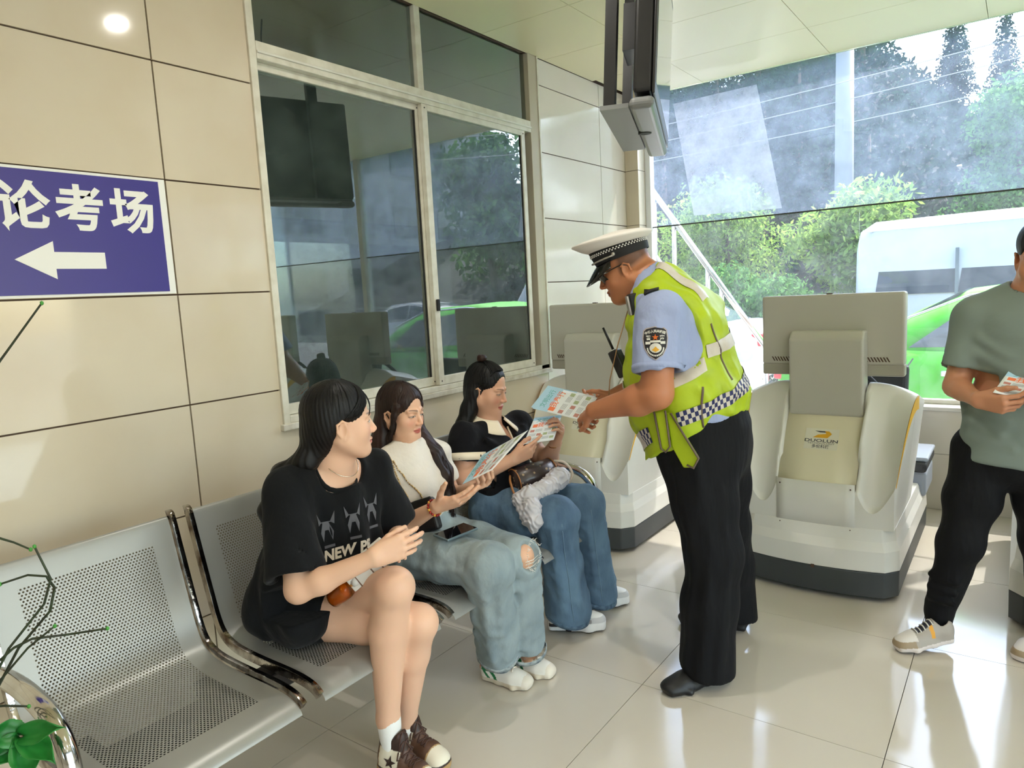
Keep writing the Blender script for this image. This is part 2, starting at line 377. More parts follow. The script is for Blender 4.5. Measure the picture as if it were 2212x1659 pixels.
build('sealant_line', MB().box((px[0], YG-0.006, 1.9055), (XR-0.03, YG+0.006, 1.9145)), mat('sealant_grey', S(66, 66, 64), 0.7), w2)
build('frame_jamb', MB().box((0.107, YG-0.03, 0.645), (0.150, YG+0.04, CZ)), mat('glazing_frame_white', S(235, 238, 240), 0.35), w2, bevel=0.003)
build('bottom_frame', MB().box((0.150, YG-0.025, 0.645), (XR-0.03, YG+0.03, 0.672)), M_white, w2, bevel=0.003)

# pale translucent patch on the upper pane
M_patch = glass_mat('cloudy_patch', (0.86, 0.88, 0.92, 1), 0.4, dust=0.42, dustcol=(0.86, 0.87, 0.92, 1), dscale=4)
f_ = MB().prism([(0.336, YG-0.0075, 2.778), (0.937, YG-0.0075, 2.790), (1.101, YG-0.0075, 1.948), (0.478, YG-0.0075, 1.965)], (0, 0.0012, 0))
tag(build('window_patch', f_, M_patch), 'pale translucent patch on the upper end window pane', 'film')

# ------------------------------------------------------------------ lamps in the ceiling
M_lamp = mat('lamp_face', (1, 1, 1, 1), 0.5, emit=((1.0, 0.97, 0.9, 1), 5.0))
M_lring = mat('lamp_ring', S(235, 235, 230), 0.4)
def downlight(x, y, lab):
    t = thing('ceiling_lamp', (x, y, CZ), lab, 'ceiling lamp', 'round ceiling lamps')
    build('lamp_ring', MB().lathe([(0.031, -0.001), (0.050, -0.001), (0.050, -0.008), (0.031, -0.008), (0.031, -0.001)], (x, y, CZ), 24, cap=False), M_lring, t)
    build('lamp_face', MB().lathe([(0.030, -0.002), (0.030, -0.006)], (x, y, CZ), 24), M_lamp, t)
    ld = bpy.data.lights.new('lamp', 'AREA'); ld.shape = 'DISK'; ld.size = 0.06; ld.energy = 8; ld.color = (1, 0.96, 0.88)
    lo = bpy.data.objects.new('lamp_glow', ld); COL.objects.link(lo); lo.location = (x, y, CZ-0.016); lo.parent = t; lo.matrix_parent_inverse = Matrix.Translation(-Vector((x, y, CZ)))
for x, y in ((1.16, 1.85), (3.2, 1.2), (3.2, -1.2), (1.7, -1.4), (4.9, 1.2), (4.9, -1.2), (4.9, 3.4), (6.3, 0.0)):
    downlight(x, y, 'round ceiling lamp out over the waiting area')
# pillar further right in the room, seen mirrored in the office window
pl = struct(build('wall_pillar', MB().box((3.55, 2.75, 0), (4.0, 3.15, CZ)), M_plaster))
# ================================================================== waiting bench
def dot_mat():
    m = mat('seat_steel_silver', S(156, 156, 152), 0.34, metal=0.25, noise=(2.5, 0.5, S(142, 140, 132)))
    nt = m.node_tree; L = nt.links.new; p = nt.nodes['Principled BSDF']; out = nt.nodes['Material Output']
    uv = nt.nodes.new('ShaderNodeUVMap'); uv.uv_map = 'UVMap'; sp = nt.nodes.new('ShaderNodeSeparateXYZ'); L(uv.outputs[0], sp.inputs[0])
    def M(op, a, b_=None, c=None):
        n = nt.nodes.new('ShaderNodeMath'); n.operation = op
        for i, q in enumerate((a, b_, c)):
            if q is None: continue
            if isinstance(q, (int, float)): n.inputs[i].default_value = q
            else: L(q, n.inputs[i])
        return n.outputs[0]
    P = 0.0092
    row = M('FLOOR', M('DIVIDE', sp.outputs[1], P*0.87)); odd = M('MULTIPLY', M('MODULO', row, 2.0), 0.5)
    fu = M('SUBTRACT', M('FRACT', M('ADD', M('DIVIDE', sp.outputs[0], P), odd)), 0.5)
    fv = M('MULTIPLY', M('SUBTRACT', M('FRACT', M('DIVIDE', sp.outputs[1], P*0.87)), 0.5), 0.87)
    d = M('SQRT', M('ADD', M('MULTIPLY', fu, fu), M('MULTIPLY', fv, fv)))
    hole = M('LESS_THAN', d, 0.285)
    inu = M('MULTIPLY', M('GREATER_THAN', sp.outputs[0], 0.062), M('LESS_THAN', sp.outputs[0], 0.413))
    inv = M('MULTIPLY', M('GREATER_THAN', sp.outputs[1], 0.095), M('LESS_THAN', sp.outputs[1], 0.79))
    msk = M('MULTIPLY', hole, M('MULTIPLY', inu, inv))
    tr = nt.nodes.new('ShaderNodeBsdfTransparent'); tr.inputs[0].default_value = (0.30, 0.30, 0.30, 1); mx = nt.nodes.new('ShaderNodeMixShader')  # grey tint puts the shade inside the holes into their colour
    L(msk, mx.inputs[0]); L(p.outputs[0], mx.inputs[1]); L(tr.outputs[0], mx.inputs[2]); L(mx.outputs[0], out.inputs[0])
    return m
M_seat = dot_mat()
M_chrome = mat('chrome_rusty', S(196, 192, 188), 0.12, metal=1.0, noise=(22, 1.0, S(84, 62, 46)), bump=(60, 0.4, 0.003))
M_chrome2 = mat('chrome_clean', S(214, 214, 214), 0.10, metal=1.0, noise=(10, 0.4, S(150, 140, 130)))
M_blackpl = mat('black_plastic', S(26, 26, 27), 0.4)
PROF = [(0.350, 0.838), (0.356, 0.852), (0.366, 0.852), (0.373, 0.838), (0.392, 0.77), (0.420, 0.67), (0.446, 0.58), (0.468, 0.515), (0.495, 0.475), (0.54, 0.452), (0.60, 0.443), (0.70, 0.440), (0.80, 0.440), (0.87, 0.437), (0.915, 0.428), (0.940, 0.412), (0.948, 0.398)]
def smooth_prof(pr, n=5):
    out = []
    for i in range(len(pr)-1):
        p0 = pr[max(i-1, 0)]; p1 = pr[i]; p2 = pr[i+1]; p3 = pr[min(i+2, len(pr)-1)]
        for k in range(n):
            t = k/n
            out.append(tuple(0.5*((2*p1[a])+(-p0[a]+p2[a])*t+(2*p0[a]-5*p1[a]+4*p2[a]-p3[a])*t*t+(-p0[a]+3*p1[a]-3*p2[a]+p3[a])*t**3) for a in range(2)))
    return out+[pr[-1]]
SP = smooth_prof(PROF, 3)
bench = thing('waiting_bench', (0.65, 1.63, 0), 'perforated silver steel beam bench with chrome edge strips along the left wall', 'bench')
SW = 0.475; SEATS = [0.570, 1.121, 1.667, 2.213]
def seat_shell(y0):
    b = MB(); ny = 6
    vs_ = [(x, y0+SW*j/ny, z) for x, z in SP for j in range(ny+1)]
    fs = [(i*(ny+1)+j, (i+1)*(ny+1)+j, (i+1)*(ny+1)+j+1, i*(ny+1)+j+1) for i in range(len(SP)-1) for j in range(ny)]
    b.add(vs_, fs, 0, True); me = b.mesh('seat_shell', M_seat)
    s = [0.0]
    for i in range(1, len(SP)): s.append(s[-1]+math.dist(SP[i], SP[i-1]))
    uvl = me.uv_layers.new(name='UVMap')
    for lp in me.loops: uvl.data[lp.index].uv = (me.vertices[lp.vertex_index].co.y-y0, s[lp.vertex_index//(ny+1)])
    return link('seat_shell', me, bench, solid=0.0)
def strip(y, name='edge_strip'):
    b = MB(); pts = [(x, y, z+0.004) for x, z in SP[3:-3]]
    b.tube(pts, (0.019, 0.010), 4, up=(0, 1, 0), rot=math.pi/4); return build(name, b, M_chrome, bench, bevel=0.004, seg=3)
for k, y0 in enumerate(SEATS):
    seat_shell(y0); strip(y0-0.010); strip(y0+SW+0.010)
    for yy in (y0+0.06, y0+SW-0.10): build('mounting_bracket', MB().box((0.60, yy, 0.395), (0.72, yy+0.04, 0.438)), M_blackpl, bench, bevel=0.003)
build('beam', MB().box((0.62, 0.50, 0.335), (0.70, 2.76, 0.395)), mat('beam_black', S(30, 30, 32), 0.35), bench, bevel=0.006)
for y in (0.62, 2.62):
    build('leg', MB().tube([(0.66, y, 0.34), (0.66, y, 0.06)], 0.028, 12).tube([(0.36, y, 0.03), (0.66, y, 0.065), (0.93, y, 0.03)], [(0.02, 0.016), (0.03, 0.022), (0.02, 0.016)], 10), M_chrome2, bench)
    for x in (0.37, 0.92): build('foot_pad', MB().lathe([(0.024, 0), (0.026, 0.012), (0.014, 0.02)], (x, y, 0), 12), M_blackpl, bench)
for y, s in ((0.525, -1), (2.735, 1)):
    pts = smooth_prof([(0.44, 0.60), (0.50, 0.635), (0.60, 0.655), (0.72, 0.655), (0.82, 0.635), (0.875, 0.585), (0.885, 0.515), (0.84, 0.45), (0.76, 0.405), (0.66, 0.375)], 4)
    build('armrest', MB().tube([(x, y, z) for x, z in pts], 0.022, 12, up=(0, 1, 0)), M_chrome2, bench)

# ================================================================== blue sign on the left wall
M_blue = mat('sign_blue', S(57, 48, 138), 0.35, noise=(4, 0.25, S(52, 44, 128))); M_swhite = mat('sign_white', S(240, 240, 236), 0.45)
sg = thing('wall_sign', (0.004, 0.82, 1.54), 'dark blue wall sign with white Chinese characters and a left arrow', 'sign')
build('sign_border', MB().box((0.0005, 0.29, 1.533), (0.004, 1.354, 1.926)), M_swhite, sg)
sb = build('sign_panel', MB().box((0.004, 0.30, 1.541), (0.0065, 1.330, 1.917)), M_blue, sg)
for ch, y in (('论', 0.905), ('考', 1.068), ('场', 1.232)):
    b = MB(); put2d(b, text_mesh(ch, 0.150, 0.0042), (0.0072, y, 1.800), (0, 1, 0), (0, 0, 1)); build('character', b, M_swhite, sg)
b = MB(); AR = [(0.865, 1.648), (0.975, 1.705), (0.975, 1.672), (1.125, 1.672), (1.125, 1.620), (0.975, 1.620), (0.975, 1.588)]
b.prism([(0.0066, y, z) for y, z in AR], (0.0007, 0, 0)); build('arrow', b, M_swhite, sg)

# ================================================================== driving simulators
M_shell = mat('simulator_shell_white', S(228, 226, 219), 0.32, noise=(2, 0.25, S(218, 214, 204)))
M_hood = mat('simulator_hood_cream', S(226, 218, 190), 0.40)
M_mon = mat('simulator_grey_back', S(190, 187, 176), 0.45)
M_base = mat('simulator_base_grey', S(62, 66, 68), 0.5)
M_yel = mat('simulator_yellow', S(246, 190, 60), 0.4); M_seam = mat('seam_grey', S(120, 116, 106), 0.7); M_slot = mat('slot_dark', S(84, 62, 50), 0.8)
M_lgrey = mat('logo_grey', S(84, 84, 86), 0.5); M_lyel = mat('logo_yellow', S(226, 168, 34), 0.5); M_stick = mat('sticker_white', S(226, 222, 204), 0.4)
M_sgrey = mat('simulator_seat_grey', S(150, 158, 170), 0.4); M_sdark = mat('simulator_seat_black', S(40, 42, 46), 0.55)
def bow(x, hw, amt): return -amt*(1-(x/hw)**2)
def sim(cx_, cy_, label, n=0):
    t = thing('driving_simulator', (cx_, cy_, 0), label, 'simulator', 'white driving simulators'); LW = lambda x, y, z: (cx_+x, cy_+y, z)
    def outline(hw, amt, y1, inset, r=0.05):
        pts = []; N = 14
        for k in range(N+1):
            x = -hw+2*hw*k/N; xx = max(min(x, hw-0.0), -hw); e = max(0, abs(xx)-(hw-r)); yb = bow(x, hw, amt)+inset+(r-math.sqrt(max(r*r-e*e, 0)))
            pts.append((x, yb))
        for k in range(1, 9): pts.append((hw, inset+r+(y1-inset-r)*k/8))
        for k in range(0, 9): pts.append((-hw, y1-(y1-inset-r)*k/8))
        return pts
    def slab(name, secs, m, bv=0.0):
        rings = [[LW(x, y, z) for x, y in outline(hw, amt, y1, ins)] for hw, amt, y1, ins, z in secs]
        return build(name, MB().rings(rings, 0, True, smooth=False), m, t, bevel=bv)
    slab('base', [(0.350, 0.055, 1.15, 0.0, 0.022), (0.352, 0.055, 1.15, 0.0, 0.142)], M_base, 0.006)
    slab('lower_body', [(0.353, 0.056, 1.15, 0.0, 0.143), (0.350, 0.050, 1.12, 0.005, 0.235), (0.336, 0.044, 1.0, 0.022, 0.275), (0.330, 0.036, 0.9, 0.034, 0.33)], M_shell, 0.004)
    # upper body: hood and scooped wings as a closed height field over the plan
    HW = 0.328; NX, NY = 60, 34
    def hood_z(y): return 0.532+(y-0.045)/0.215*0.30
    def sfun(y): return min(max((y-0.045)/0.30, 0), 1)
    def hw(y): return HW+0.052*sfun(y)**0.8
    def ztop(x, y):
        s = sfun(y); H_ = hw(y); a = abs(x); rise = 0.515+0.44*(1-(1-s)**1.6)**0.9
        q = min(max((a-0.172)/(H_-0.172), 0), 1)
        z = rise-0.115*math.sin(math.pi*q**0.85)*(1-s)**0.9-0.055*q**2.2*s
        if y > 0.36: z -= (y-0.36)*0.25
        if a < 0.172: z = min(z, hood_z(y)-0.075) if y < 0.30 else min(z, 0.82)
        return z
    rows = []
    b = MB(); top = []
    for j in range(NY+1):
        y = 0.036+(0.62-0.036)*(j/NY)**1.2; row = []
        for i in range(NX+1):
            x = (-1+2*i/NX)*hw(y); yy = y+bow(x, hw(y), 0.036)*(1-j/NY)
            row.append(LW(x, yy, ztop(x, y)))
        top.append(row)
    V = [q for r in top for q in r]; F = [(j*(NX+1)+i, j*(NX+1)+i+1, (j+1)*(NX+1)+i+1, (j+1)*(NX+1)+i) for j in range(NY) for i in range(NX)]
    b.add(V, F, 0, True)
    def skirt(line, flip):
        low = [(cx_+(q[0]-cx_)*min(1.0, HW/max(abs(q[0]-cx_), 1e-6)) if abs(q[0]-cx_) > HW else q[0], q[1], 0.325) for q in line]; k = len(line)
        fs = [(i, i+1, k+i+1, k+i) if not flip else (i+1, i, k+i, k+i+1) for i in range(k-1)]
        b.add(list(line)+low, fs, 0, False)
    skirt(top[0], True); skirt(top[-1], False); skirt([r[0] for r in top], False); skirt([r[-1] for r in top], True)
    build('upper_body', b, M_shell, t)
    # hood panel
    hb = MB(); hp = []
    for k in range(9):
        y = 0.030+0.225*k/8; z = hood_z(y)+0.004+0.012*math.sin(math.pi*k/8)
        hp.append([LW(-0.172, y, z-0.02), LW(-0.172, y, z), LW(-0.06, y-0.008*(1-k/8), z+0.004), LW(0.06, y-0.008*(1-k/8), z+0.004), LW(0.172, y, z), LW(0.172, y, z-0.02)])
    hb.rings(hp, 0, False, closed=False); hb.add(hp[0], [(0, 1, 2, 3, 4, 5)]); hb.add(hp[-1], [(5, 4, 3, 2, 1, 0)])
    hood = build('hood_panel', hb, M_hood, t)
    fp = MB()
    fp.rings([[LW(x, bow(x, HW, 0.036)+0.0350, z) for x in np.linspace(-0.172, 0.172, 9)] for z in (0.300, 0.40, 0.528)], 0, False, closed=False)
    build('front_panel', fp, M_shell, t, solid=0.003)
    for s in (-1, 1):
        build('panel_seam', MB().box(LW(s*0.1735-0.0006, 0.014, 0.30), LW(s*0.1735+0.0006, 0.0225, 0.528)), M_seam, t)
        for z in (0.505, 0.315): build('bolt', MB().sphere(LW(s*0.155, bow(0.155, HW, 0.036)+0.031, z), 0.004, 6), M_slot, t)
        # yellow stripe on the side
        e = 0.0025; st = []
        ys = np.linspace(0.05, 0.36, 12)
        up = [LW(s*(hw(y)+e), y, ztop(hw(y), y)-0.004) for y in ys]; dn = [LW(s*(hw(y)+e), y, ztop(hw(y), y)-0.010-0.060*(k/11)) for k, y in enumerate(ys)]
        sbm = MB(); sbm.add(up+dn, [(i, i+1, 12+i+1, 12+i) if s > 0 else (i+1, i, 12+i, 12+i+1) for i in range(11)]); build('yellow_stripe', sbm, M_yel, t, solid=0.002)
    # sticker with the maker's mark
    yc = 0.150; nz = unit((0, -0.30, 0.215)); up_ = unit((0, 0.215, 0.30)); oc = np.array(LW(0, yc, hood_z(yc)+0.019))+nz*0.004
    st = MB(); put2d(st, rect2d(0.150, 0.108), oc, (1, 0, 0), up_); stk = build('maker_sticker', st, M_stick, hood, solid=0.001)
    g = MB(); put2d(g, ([(-0.033, 0.042), (0.012, 0.042), (0.020, 0.034), (-0.010, 0.034)], [(0, 1, 2, 3)]), oc+nz*0.0012, (1, 0, 0), up_); build('maker_emblem', g, M_lgrey, hood)
    for s_, z_, kx, ky, bo, dz in (('DUOLUN', 0.030, 1.2, 0.72, 0.0006, 0.010), ('TECHNOLOGY', 0.0150, 1.2, 0.8, 0.0, 0.0235)):
        g = MB(); put2d(g, text_mesh(s_, z_, bo), oc+nz*0.0012-up_*dz, (kx, 0, 0), up_*ky); build('maker_lettering', g, M_lgrey, hood)
    g = MB()
    put2d(g, text_mesh('多伦科技', 0.020, 0.0003), oc+nz*0.0012-up_*0.040, (1, 0, 0), up_); build('maker_lettering', g, M_lgrey, hood)
    g = MB(); put2d(g, ([(0.012, 0.042), (0.030, 0.042), (0.044, 0.028), (0.026, 0.006), (-0.040, 0.006), (-0.018, 0.022), (0.018, 0.028)], [(1, 2, 6, 0), (2, 3, 5, 6), (3, 4, 5)]), oc+nz*0.0012, (1, 0, 0), up_); build('maker_emblem', g, M_lyel, hood)
    # neck and monitor
    b = MB(); b.prism([LW(-0.168, 0.222, 0.80), LW(-0.168, 0.212, 1.175), LW(-0.168, 0.245, 1.212), LW(-0.168, 0.32, 1.212), LW(-0.168, 0.36, 0.80)], (0.336, 0, 0)); build('monitor_neck', b, M_mon, t, bevel=0.012, seg=3)
    b = MB(); b.box(LW(-0.325, 0.318, 1.040), LW(0.325, 0.395, 1.385)); mn = build('monitor', b, M_mon, t, bevel=0.012, seg=3)
    b = MB(); b.box(LW(-0.325, 0.326, 0.985), LW(0.325, 0.395, 1.045)); build('monitor_chin', b, mat('simulator_chin_grey', S(170, 166, 152), 0.45), mn, bevel=0.008)
    b = MB(); b.box(LW(-0.300, 0.3951, 1.03), LW(0.300, 0.398, 1.36)); build('screen', b, mat('screen_black', S(14, 15, 18), 0.1), mn)
    for s in (-1, 1):
        b = MB()
        for k in range(8):
            x = s*0.215+(k-3.5)*0.0135+0.0; b.prism([LW(x-0.003, 0.3165, 1.056), LW(x+0.003, 0.3165, 1.056), LW(x+0.009*(-1), 0.3165, 1.078), LW(x-0.015, 0.3165, 1.078)], (0, 0.004, 0))
        build('vent_slots', b, M_slot, mn)
    build('top_catch', MB().box(LW(-0.02, 0.33, 1.383), LW(0.006, 0.35, 1.390)), M_slot, mn)
    # driver's side
    b = MB(); R_ = Matrix.Translation(LW(0, 0.60, 0.86)) @ Matrix.Rotation(math.radians(-55), 4, 'X')
    ring = [R_ @ Vector((0.18*math.cos(2*math.pi*k/28), 0.18*math.sin(2*math.pi*k/28), 0)) for k in range(29)]
    b.tube(ring, 0.014, 8, cap=False); wh = build('steering_wheel', b, M_sdark, t)
    b = MB()
    for a in (0, math.pi, -math.pi/2): b.tube([R_ @ Vector((0, 0, -0.02)), R_ @ Vector((0.175*math.cos(a), 0.175*math.sin(a), 0))], 0.013, 6)
    b.lathe([(0.0, 0.005), (0.05, 0.0), (0.055, -0.03), (0.03, -0.2)], n=14, M=R_); build('wheel_hub', b, M_sdark, wh)
    build('rear_step', MB().box(LW(-0.34, 0.62, 0.14), LW(0.34, 1.14, 0.26)), M_shell, t, bevel=0.02, seg=3)
    build('seat_base', MB().box(LW(-0.20, 0.95, 0.24), LW(0.365, 1.30, 0.385)), M_sgrey, t, bevel=0.02, seg=3)
    build('seat_cushion', MB().box(LW(-0.24, 0.90, 0.385), LW(0.37, 1.32, 0.445)), M_sdark, t, bevel=0.02, seg=3)
    build('seat_tray', MB().box(LW(-0.22, 0.92, 0.445), LW(0.375, 1.30, 0.468)), M_sgrey, t, bevel=0.01, seg=3)
    build('seat_back', MB().prism([LW(-0.22, 1.30, 0.45), LW(-0.22, 1.40, 0.92), LW(-0.22, 1.47, 0.92), LW(-0.22, 1.38, 0.45)], (0.44, 0, 0)), M_sdark, t, bevel=0.03, seg=3)
    build('base_clip', MB().box(LW(0.0, -0.060, 0.133), LW(0.014, -0.052, 0.148)), M_slot, t)
    for sx in (-0.27, 0.27):
        for yy in (0.1, 1.0): build('foot', MB().lathe([(0.03, 0.0), (0.03, 0.025)], LW(sx, yy, 0), 10), M_dark, t)
    return t
SY = 3.385
sim(0.385, SY, 'white driving simulator beside the tiled wall, partly hidden behind the officer')
sim(1.690, SY, 'white driving simulator standing in the middle, its whole grey monitor back in view')
sim(2.795, SY, 'white driving simulator at the right edge, behind the man in grey')
sim(4.35, SY, 'white driving simulator outside the view, mirrored in the office window')
sim(5.55, SY, 'white driving simulator furthest right, seen only as a reflection')

# ================================================================== hanging television
tv = thing('television', (1.22, 2.75, 2.1), 'black flat television hung from the ceiling, seen edge-on', 'television')
A = np.array((1.420, 2.312, 2.125)); B = np.array((1.070, 3.228, 2.125)); dv = unit(B-A); nrm = np.array((dv[1], -dv[0], 0.0))   # screen side
if nrm[0] < 0: nrm = -nrm
TVW = np.linalg.norm(B-A); TVH = 0.60; tl = unit(np.array((0, 0, 1.0))+0.06*(-nrm)*-1)
def TP(a, n_, h): return A+dv*a+nrm*n_+tl*h
def tvbox(a0, a1, n0, n1, h0, h1):
    b = MB(); P_ = [TP(a0, n0, h0), TP(a1, n0, h0), TP(a1, n1, h0), TP(a0, n1, h0), TP(a0, n0, h1), TP(a1, n0, h1), TP(a1, n1, h1), TP(a0, n1, h1)]
    return b.add(P_, [(0, 3, 2, 1), (4, 5, 6, 7), (0, 1, 5, 4), (1, 2, 6, 5), (2, 3, 7, 6), (3, 0, 4, 7)])
M_tvb = mat('tv_black', S(28, 28, 30), 0.35); M_tvg = mat('tv_grey', S(120, 122, 122), 0.4)
tb = build('tv_body', tvbox(0, TVW, -0.072, -0.006, 0.0, TVH), M_tvb, tv, bevel=0.012, seg=3)
build('bezel', tvbox(-0.012, TVW+0.012, -0.006, 0.004, -0.012, TVH+0.012), M_tvb, tv, bevel=0.003)
build('screen', tvbox(0.02, TVW-0.02, 0.004, 0.0055, 0.03, TVH-0.02), mat('tv_screen', S(10, 11, 13), 0.03, spec=1.0, coat=1.0), tv)
build('speaker_bar', tvbox(0.0, TVW, -0.085, 0.002, -0.052, -0.012), M_tvg, tv, bevel=0.03, seg=4)
c_ = TP(0.42, -0.06, -0.0515); build('speaker_port', MB().lathe([(0.020, -0.003), (0.026, -0.003), (0.026, 0.006), (0.020, 0.006)], tuple(c_), 18), M_dark, tv)
build('mount_plate', tvbox(0.10, 0.16, -0.185, -0.145, -0.02, CZ-2.125+0.02), M_tvb, tv)
build('mount_plate', tvbox(0.70, 0.76, -0.185, -0.145, -0.02, CZ-2.125+0.02), M_tvb, tv)
build('mount_tray', tvbox(0.05, 0.85, -0.19, -0.09, -0.035, -0.02), M_tvg, tv)
build('mount_hook', tvbox(0.35, 0.55, -0.15, -0.07, 0.25, 0.42), M_tvb, tv)
cab = [np.array((0.60, 2.30, CZ-0.012)), np.array((0.78, 2.42, CZ-0.016)), np.array((0.92, 2.52, CZ-0.035)), TP(0.13, -0.165, 0.72)]
tag(build('television_cable', MB().tube([tuple(q) for q in cab], 0.004, 6), M_dark), 'thin black cable running along the ceiling to the television', 'cable')

# ================================================================== plant, lower left corner
M_stem = mat('plant_stem', S(48, 62, 38), 0.6, noise=(30, 0.8, S(38, 36, 28))); M_leaf = mat('plant_leaf', S(46, 140, 58), 0.4, noise=(8, 0.7, S(26, 96, 40))); M_bud = mat('plant_bud', S(70, 150, 60), 0.5)
plant = thing('potted_plant', (0.98, 0.13, 0), 'green pruned plant with thin bare stems and oval leaves beside the bench armrest', 'plant')
pot = (0.98, 0.13)
build('pot', MB().lathe([(0.0, 0.0), (0.10, 0.0), (0.13, 0.26), (0.145, 0.27), (0.145, 0.29), (0.12, 0.29), (0.11, 0.25), (0.0, 0.25)], (pot[0], pot[1], 0), 24), mat('pot_white', S(214, 210, 204), 0.3), plant)
build('trunk', MB().tube([(pot[0], pot[1], 0.24), (pot[0]-0.01, pot[1]+0.01, 0.5), (pot[0]+0.0, pot[1]+0.02, 0.72)], [0.022, 0.018, 0.012], 8), mat('plant_trunk', S(104, 92, 70), 0.8), plant)
ctr = np.array((pot[0]-0.01, pot[1]+0.02, 0.70))
stems = [[(0.744, 0.413, 0.663), (0.808, 0.475, 0.811), (0.846, 0.534, 0.89), (0.869, 0.544, 0.945), (0.845, 0.532, 1.013)], [(0.735, 0.412, 0.63), (0.777, 0.5, 0.791), (0.834, 0.547, 0.867), (0.842, 0.558, 0.915), (0.857, 0.541, 0.949), (0.809, 0.525, 0.948), (0.778, 0.485, 0.937)], [(0.745, 0.422, 0.739), (0.815, 0.481, 0.811), (0.839, 0.507, 0.825), (0.861, 0.566, 0.814), (0.93, 0.612, 0.824)], [(0.709, 0.425, 0.675), (0.754, 0.467, 0.729), (0.833, 0.499, 0.807), (0.87, 0.539, 0.846)], [(0.661, 0.441, 1.062), (0.749, 0.505, 1.023), (0.765, 0.523, 1.011), (0.792, 0.542, 0.994)], [(0.718, 0.483, 1.281), (0.744, 0.552, 1.387), (0.806, 0.62, 1.501)], [(0.727, 0.421, 0.683), (0.8, 0.455, 0.694), (0.823, 0.489, 0.682)], [(0.77, 0.412, 0.591), (0.766, 0.463, 0.601), (0.789, 0.481, 0.64)]]
for s in stems:
    pts = [np.array(q) for q in s]; pts = [ctr]+pts if s[0][2] > 1.2 else [ctr*0.5+pts[0]*0.5]+pts
    sm = []
    for i in range(len(pts)-1):
        for k in range(4): sm.append(pts[i]*(1-k/4)+pts[i+1]*k/4)
    sm.append(pts[-1]); so = build('stem', MB().tube(sm, [0.0034-0.0014*i/len(sm) for i in range(len(sm))], 6), M_stem, plant)
    build('bud', MB().sphere(pts[-1], (0.004, 0.004, 0.005), 6), M_bud, so)
def leaf(base, tip, w, nrm_, droop=0.02):
    base = np.asarray(base); tip = np.asarray(tip); ax = tip-base; sd = unit(np.cross(ax, nrm_)); n_ = unit(np.cross(sd, ax))
    def fn(u, v):
        ww = w*math.sin(math.pi*min(u*0.93+0.05, 1))**0.8; s_ = (v-0.5)*2
        return tuple(base+ax*u+sd*ww*s_ + n_*(0.018*abs(s_)-droop*u*u+0.004*math.sin(u*9)))
    return build('leaf', MB().grid(fn, 8, 4), M_leaf, plant, solid=0.001)
tow = unit((0.85, -0.15, 0.5))
for p0, p1, w in (((0.9, 0.451, 0.665), (1.006, 0.472, 0.707), 0.022), ((0.899, 0.449, 0.661), (1.001, 0.459, 0.649), 0.024), ((0.896, 0.446, 0.657), (0.967, 0.429, 0.617), 0.026), ((0.892, 0.444, 0.661), (0.915, 0.396, 0.646), 0.026), ((0.892, 0.444, 0.666), (0.906, 0.399, 0.707), 0.026), ((0.877, 0.433, 0.658), (0.893, 0.384, 0.673), 0.022)):
    leaf(p0, p1, w, tow)
# ================================================================== outdoors
GZ = -0.10
M_asph = mat('asphalt', S(120, 119, 116), 0.85, noise=(1.5, 0.6, S(100, 99, 96)))
struct(build('ground', MB().box((-60, YG+0.12, GZ-0.3), (80, 90, GZ)).box((XR+0.13, -40, GZ-0.3), (80, YG+0.12, GZ)), M_asph))
struct(build('trim_2', MB().box((-0.3, YG+0.125, GZ), (XR, YG+0.45, -0.01)), mat('kerb_stone', S(196, 190, 180), 0.8)))
def leaf_mat(name, c1, c2, tr=0.45, sc=1.5):
    m = bpy.data.materials.new(name); m.use_nodes = True; nt = m.node_tree; nt.nodes.clear(); L = nt.links.new
    out = nt.nodes.new('ShaderNodeOutputMaterial'); d = nt.nodes.new('ShaderNodeBsdfDiffuse'); t = nt.nodes.new('ShaderNodeBsdfTranslucent'); mx = nt.nodes.new('ShaderNodeMixShader'); mx.inputs[0].default_value = tr
    g = nt.nodes.new('ShaderNodeNewGeometry'); r = nt.nodes.new('ShaderNodeMix'); r.data_type = 'RGBA'; r.inputs[6].default_value = c1; r.inputs[7].default_value = c2
    L(g.outputs['Random Per Island'], r.inputs['Factor'])
    for n in (d, t): L(r.outputs[2], n.inputs[0])
    L(d.outputs[0], mx.inputs[1]); L(t.outputs[0], mx.inputs[2]); L(mx.outputs[0], out.inputs[0]); return m
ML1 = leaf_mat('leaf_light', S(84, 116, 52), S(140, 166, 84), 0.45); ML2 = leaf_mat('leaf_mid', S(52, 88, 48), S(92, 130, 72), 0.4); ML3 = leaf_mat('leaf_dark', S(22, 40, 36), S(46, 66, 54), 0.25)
M_bark = mat('bark', S(86, 74, 60), 0.9, noise=(8, 0.6, S(60, 52, 44)))
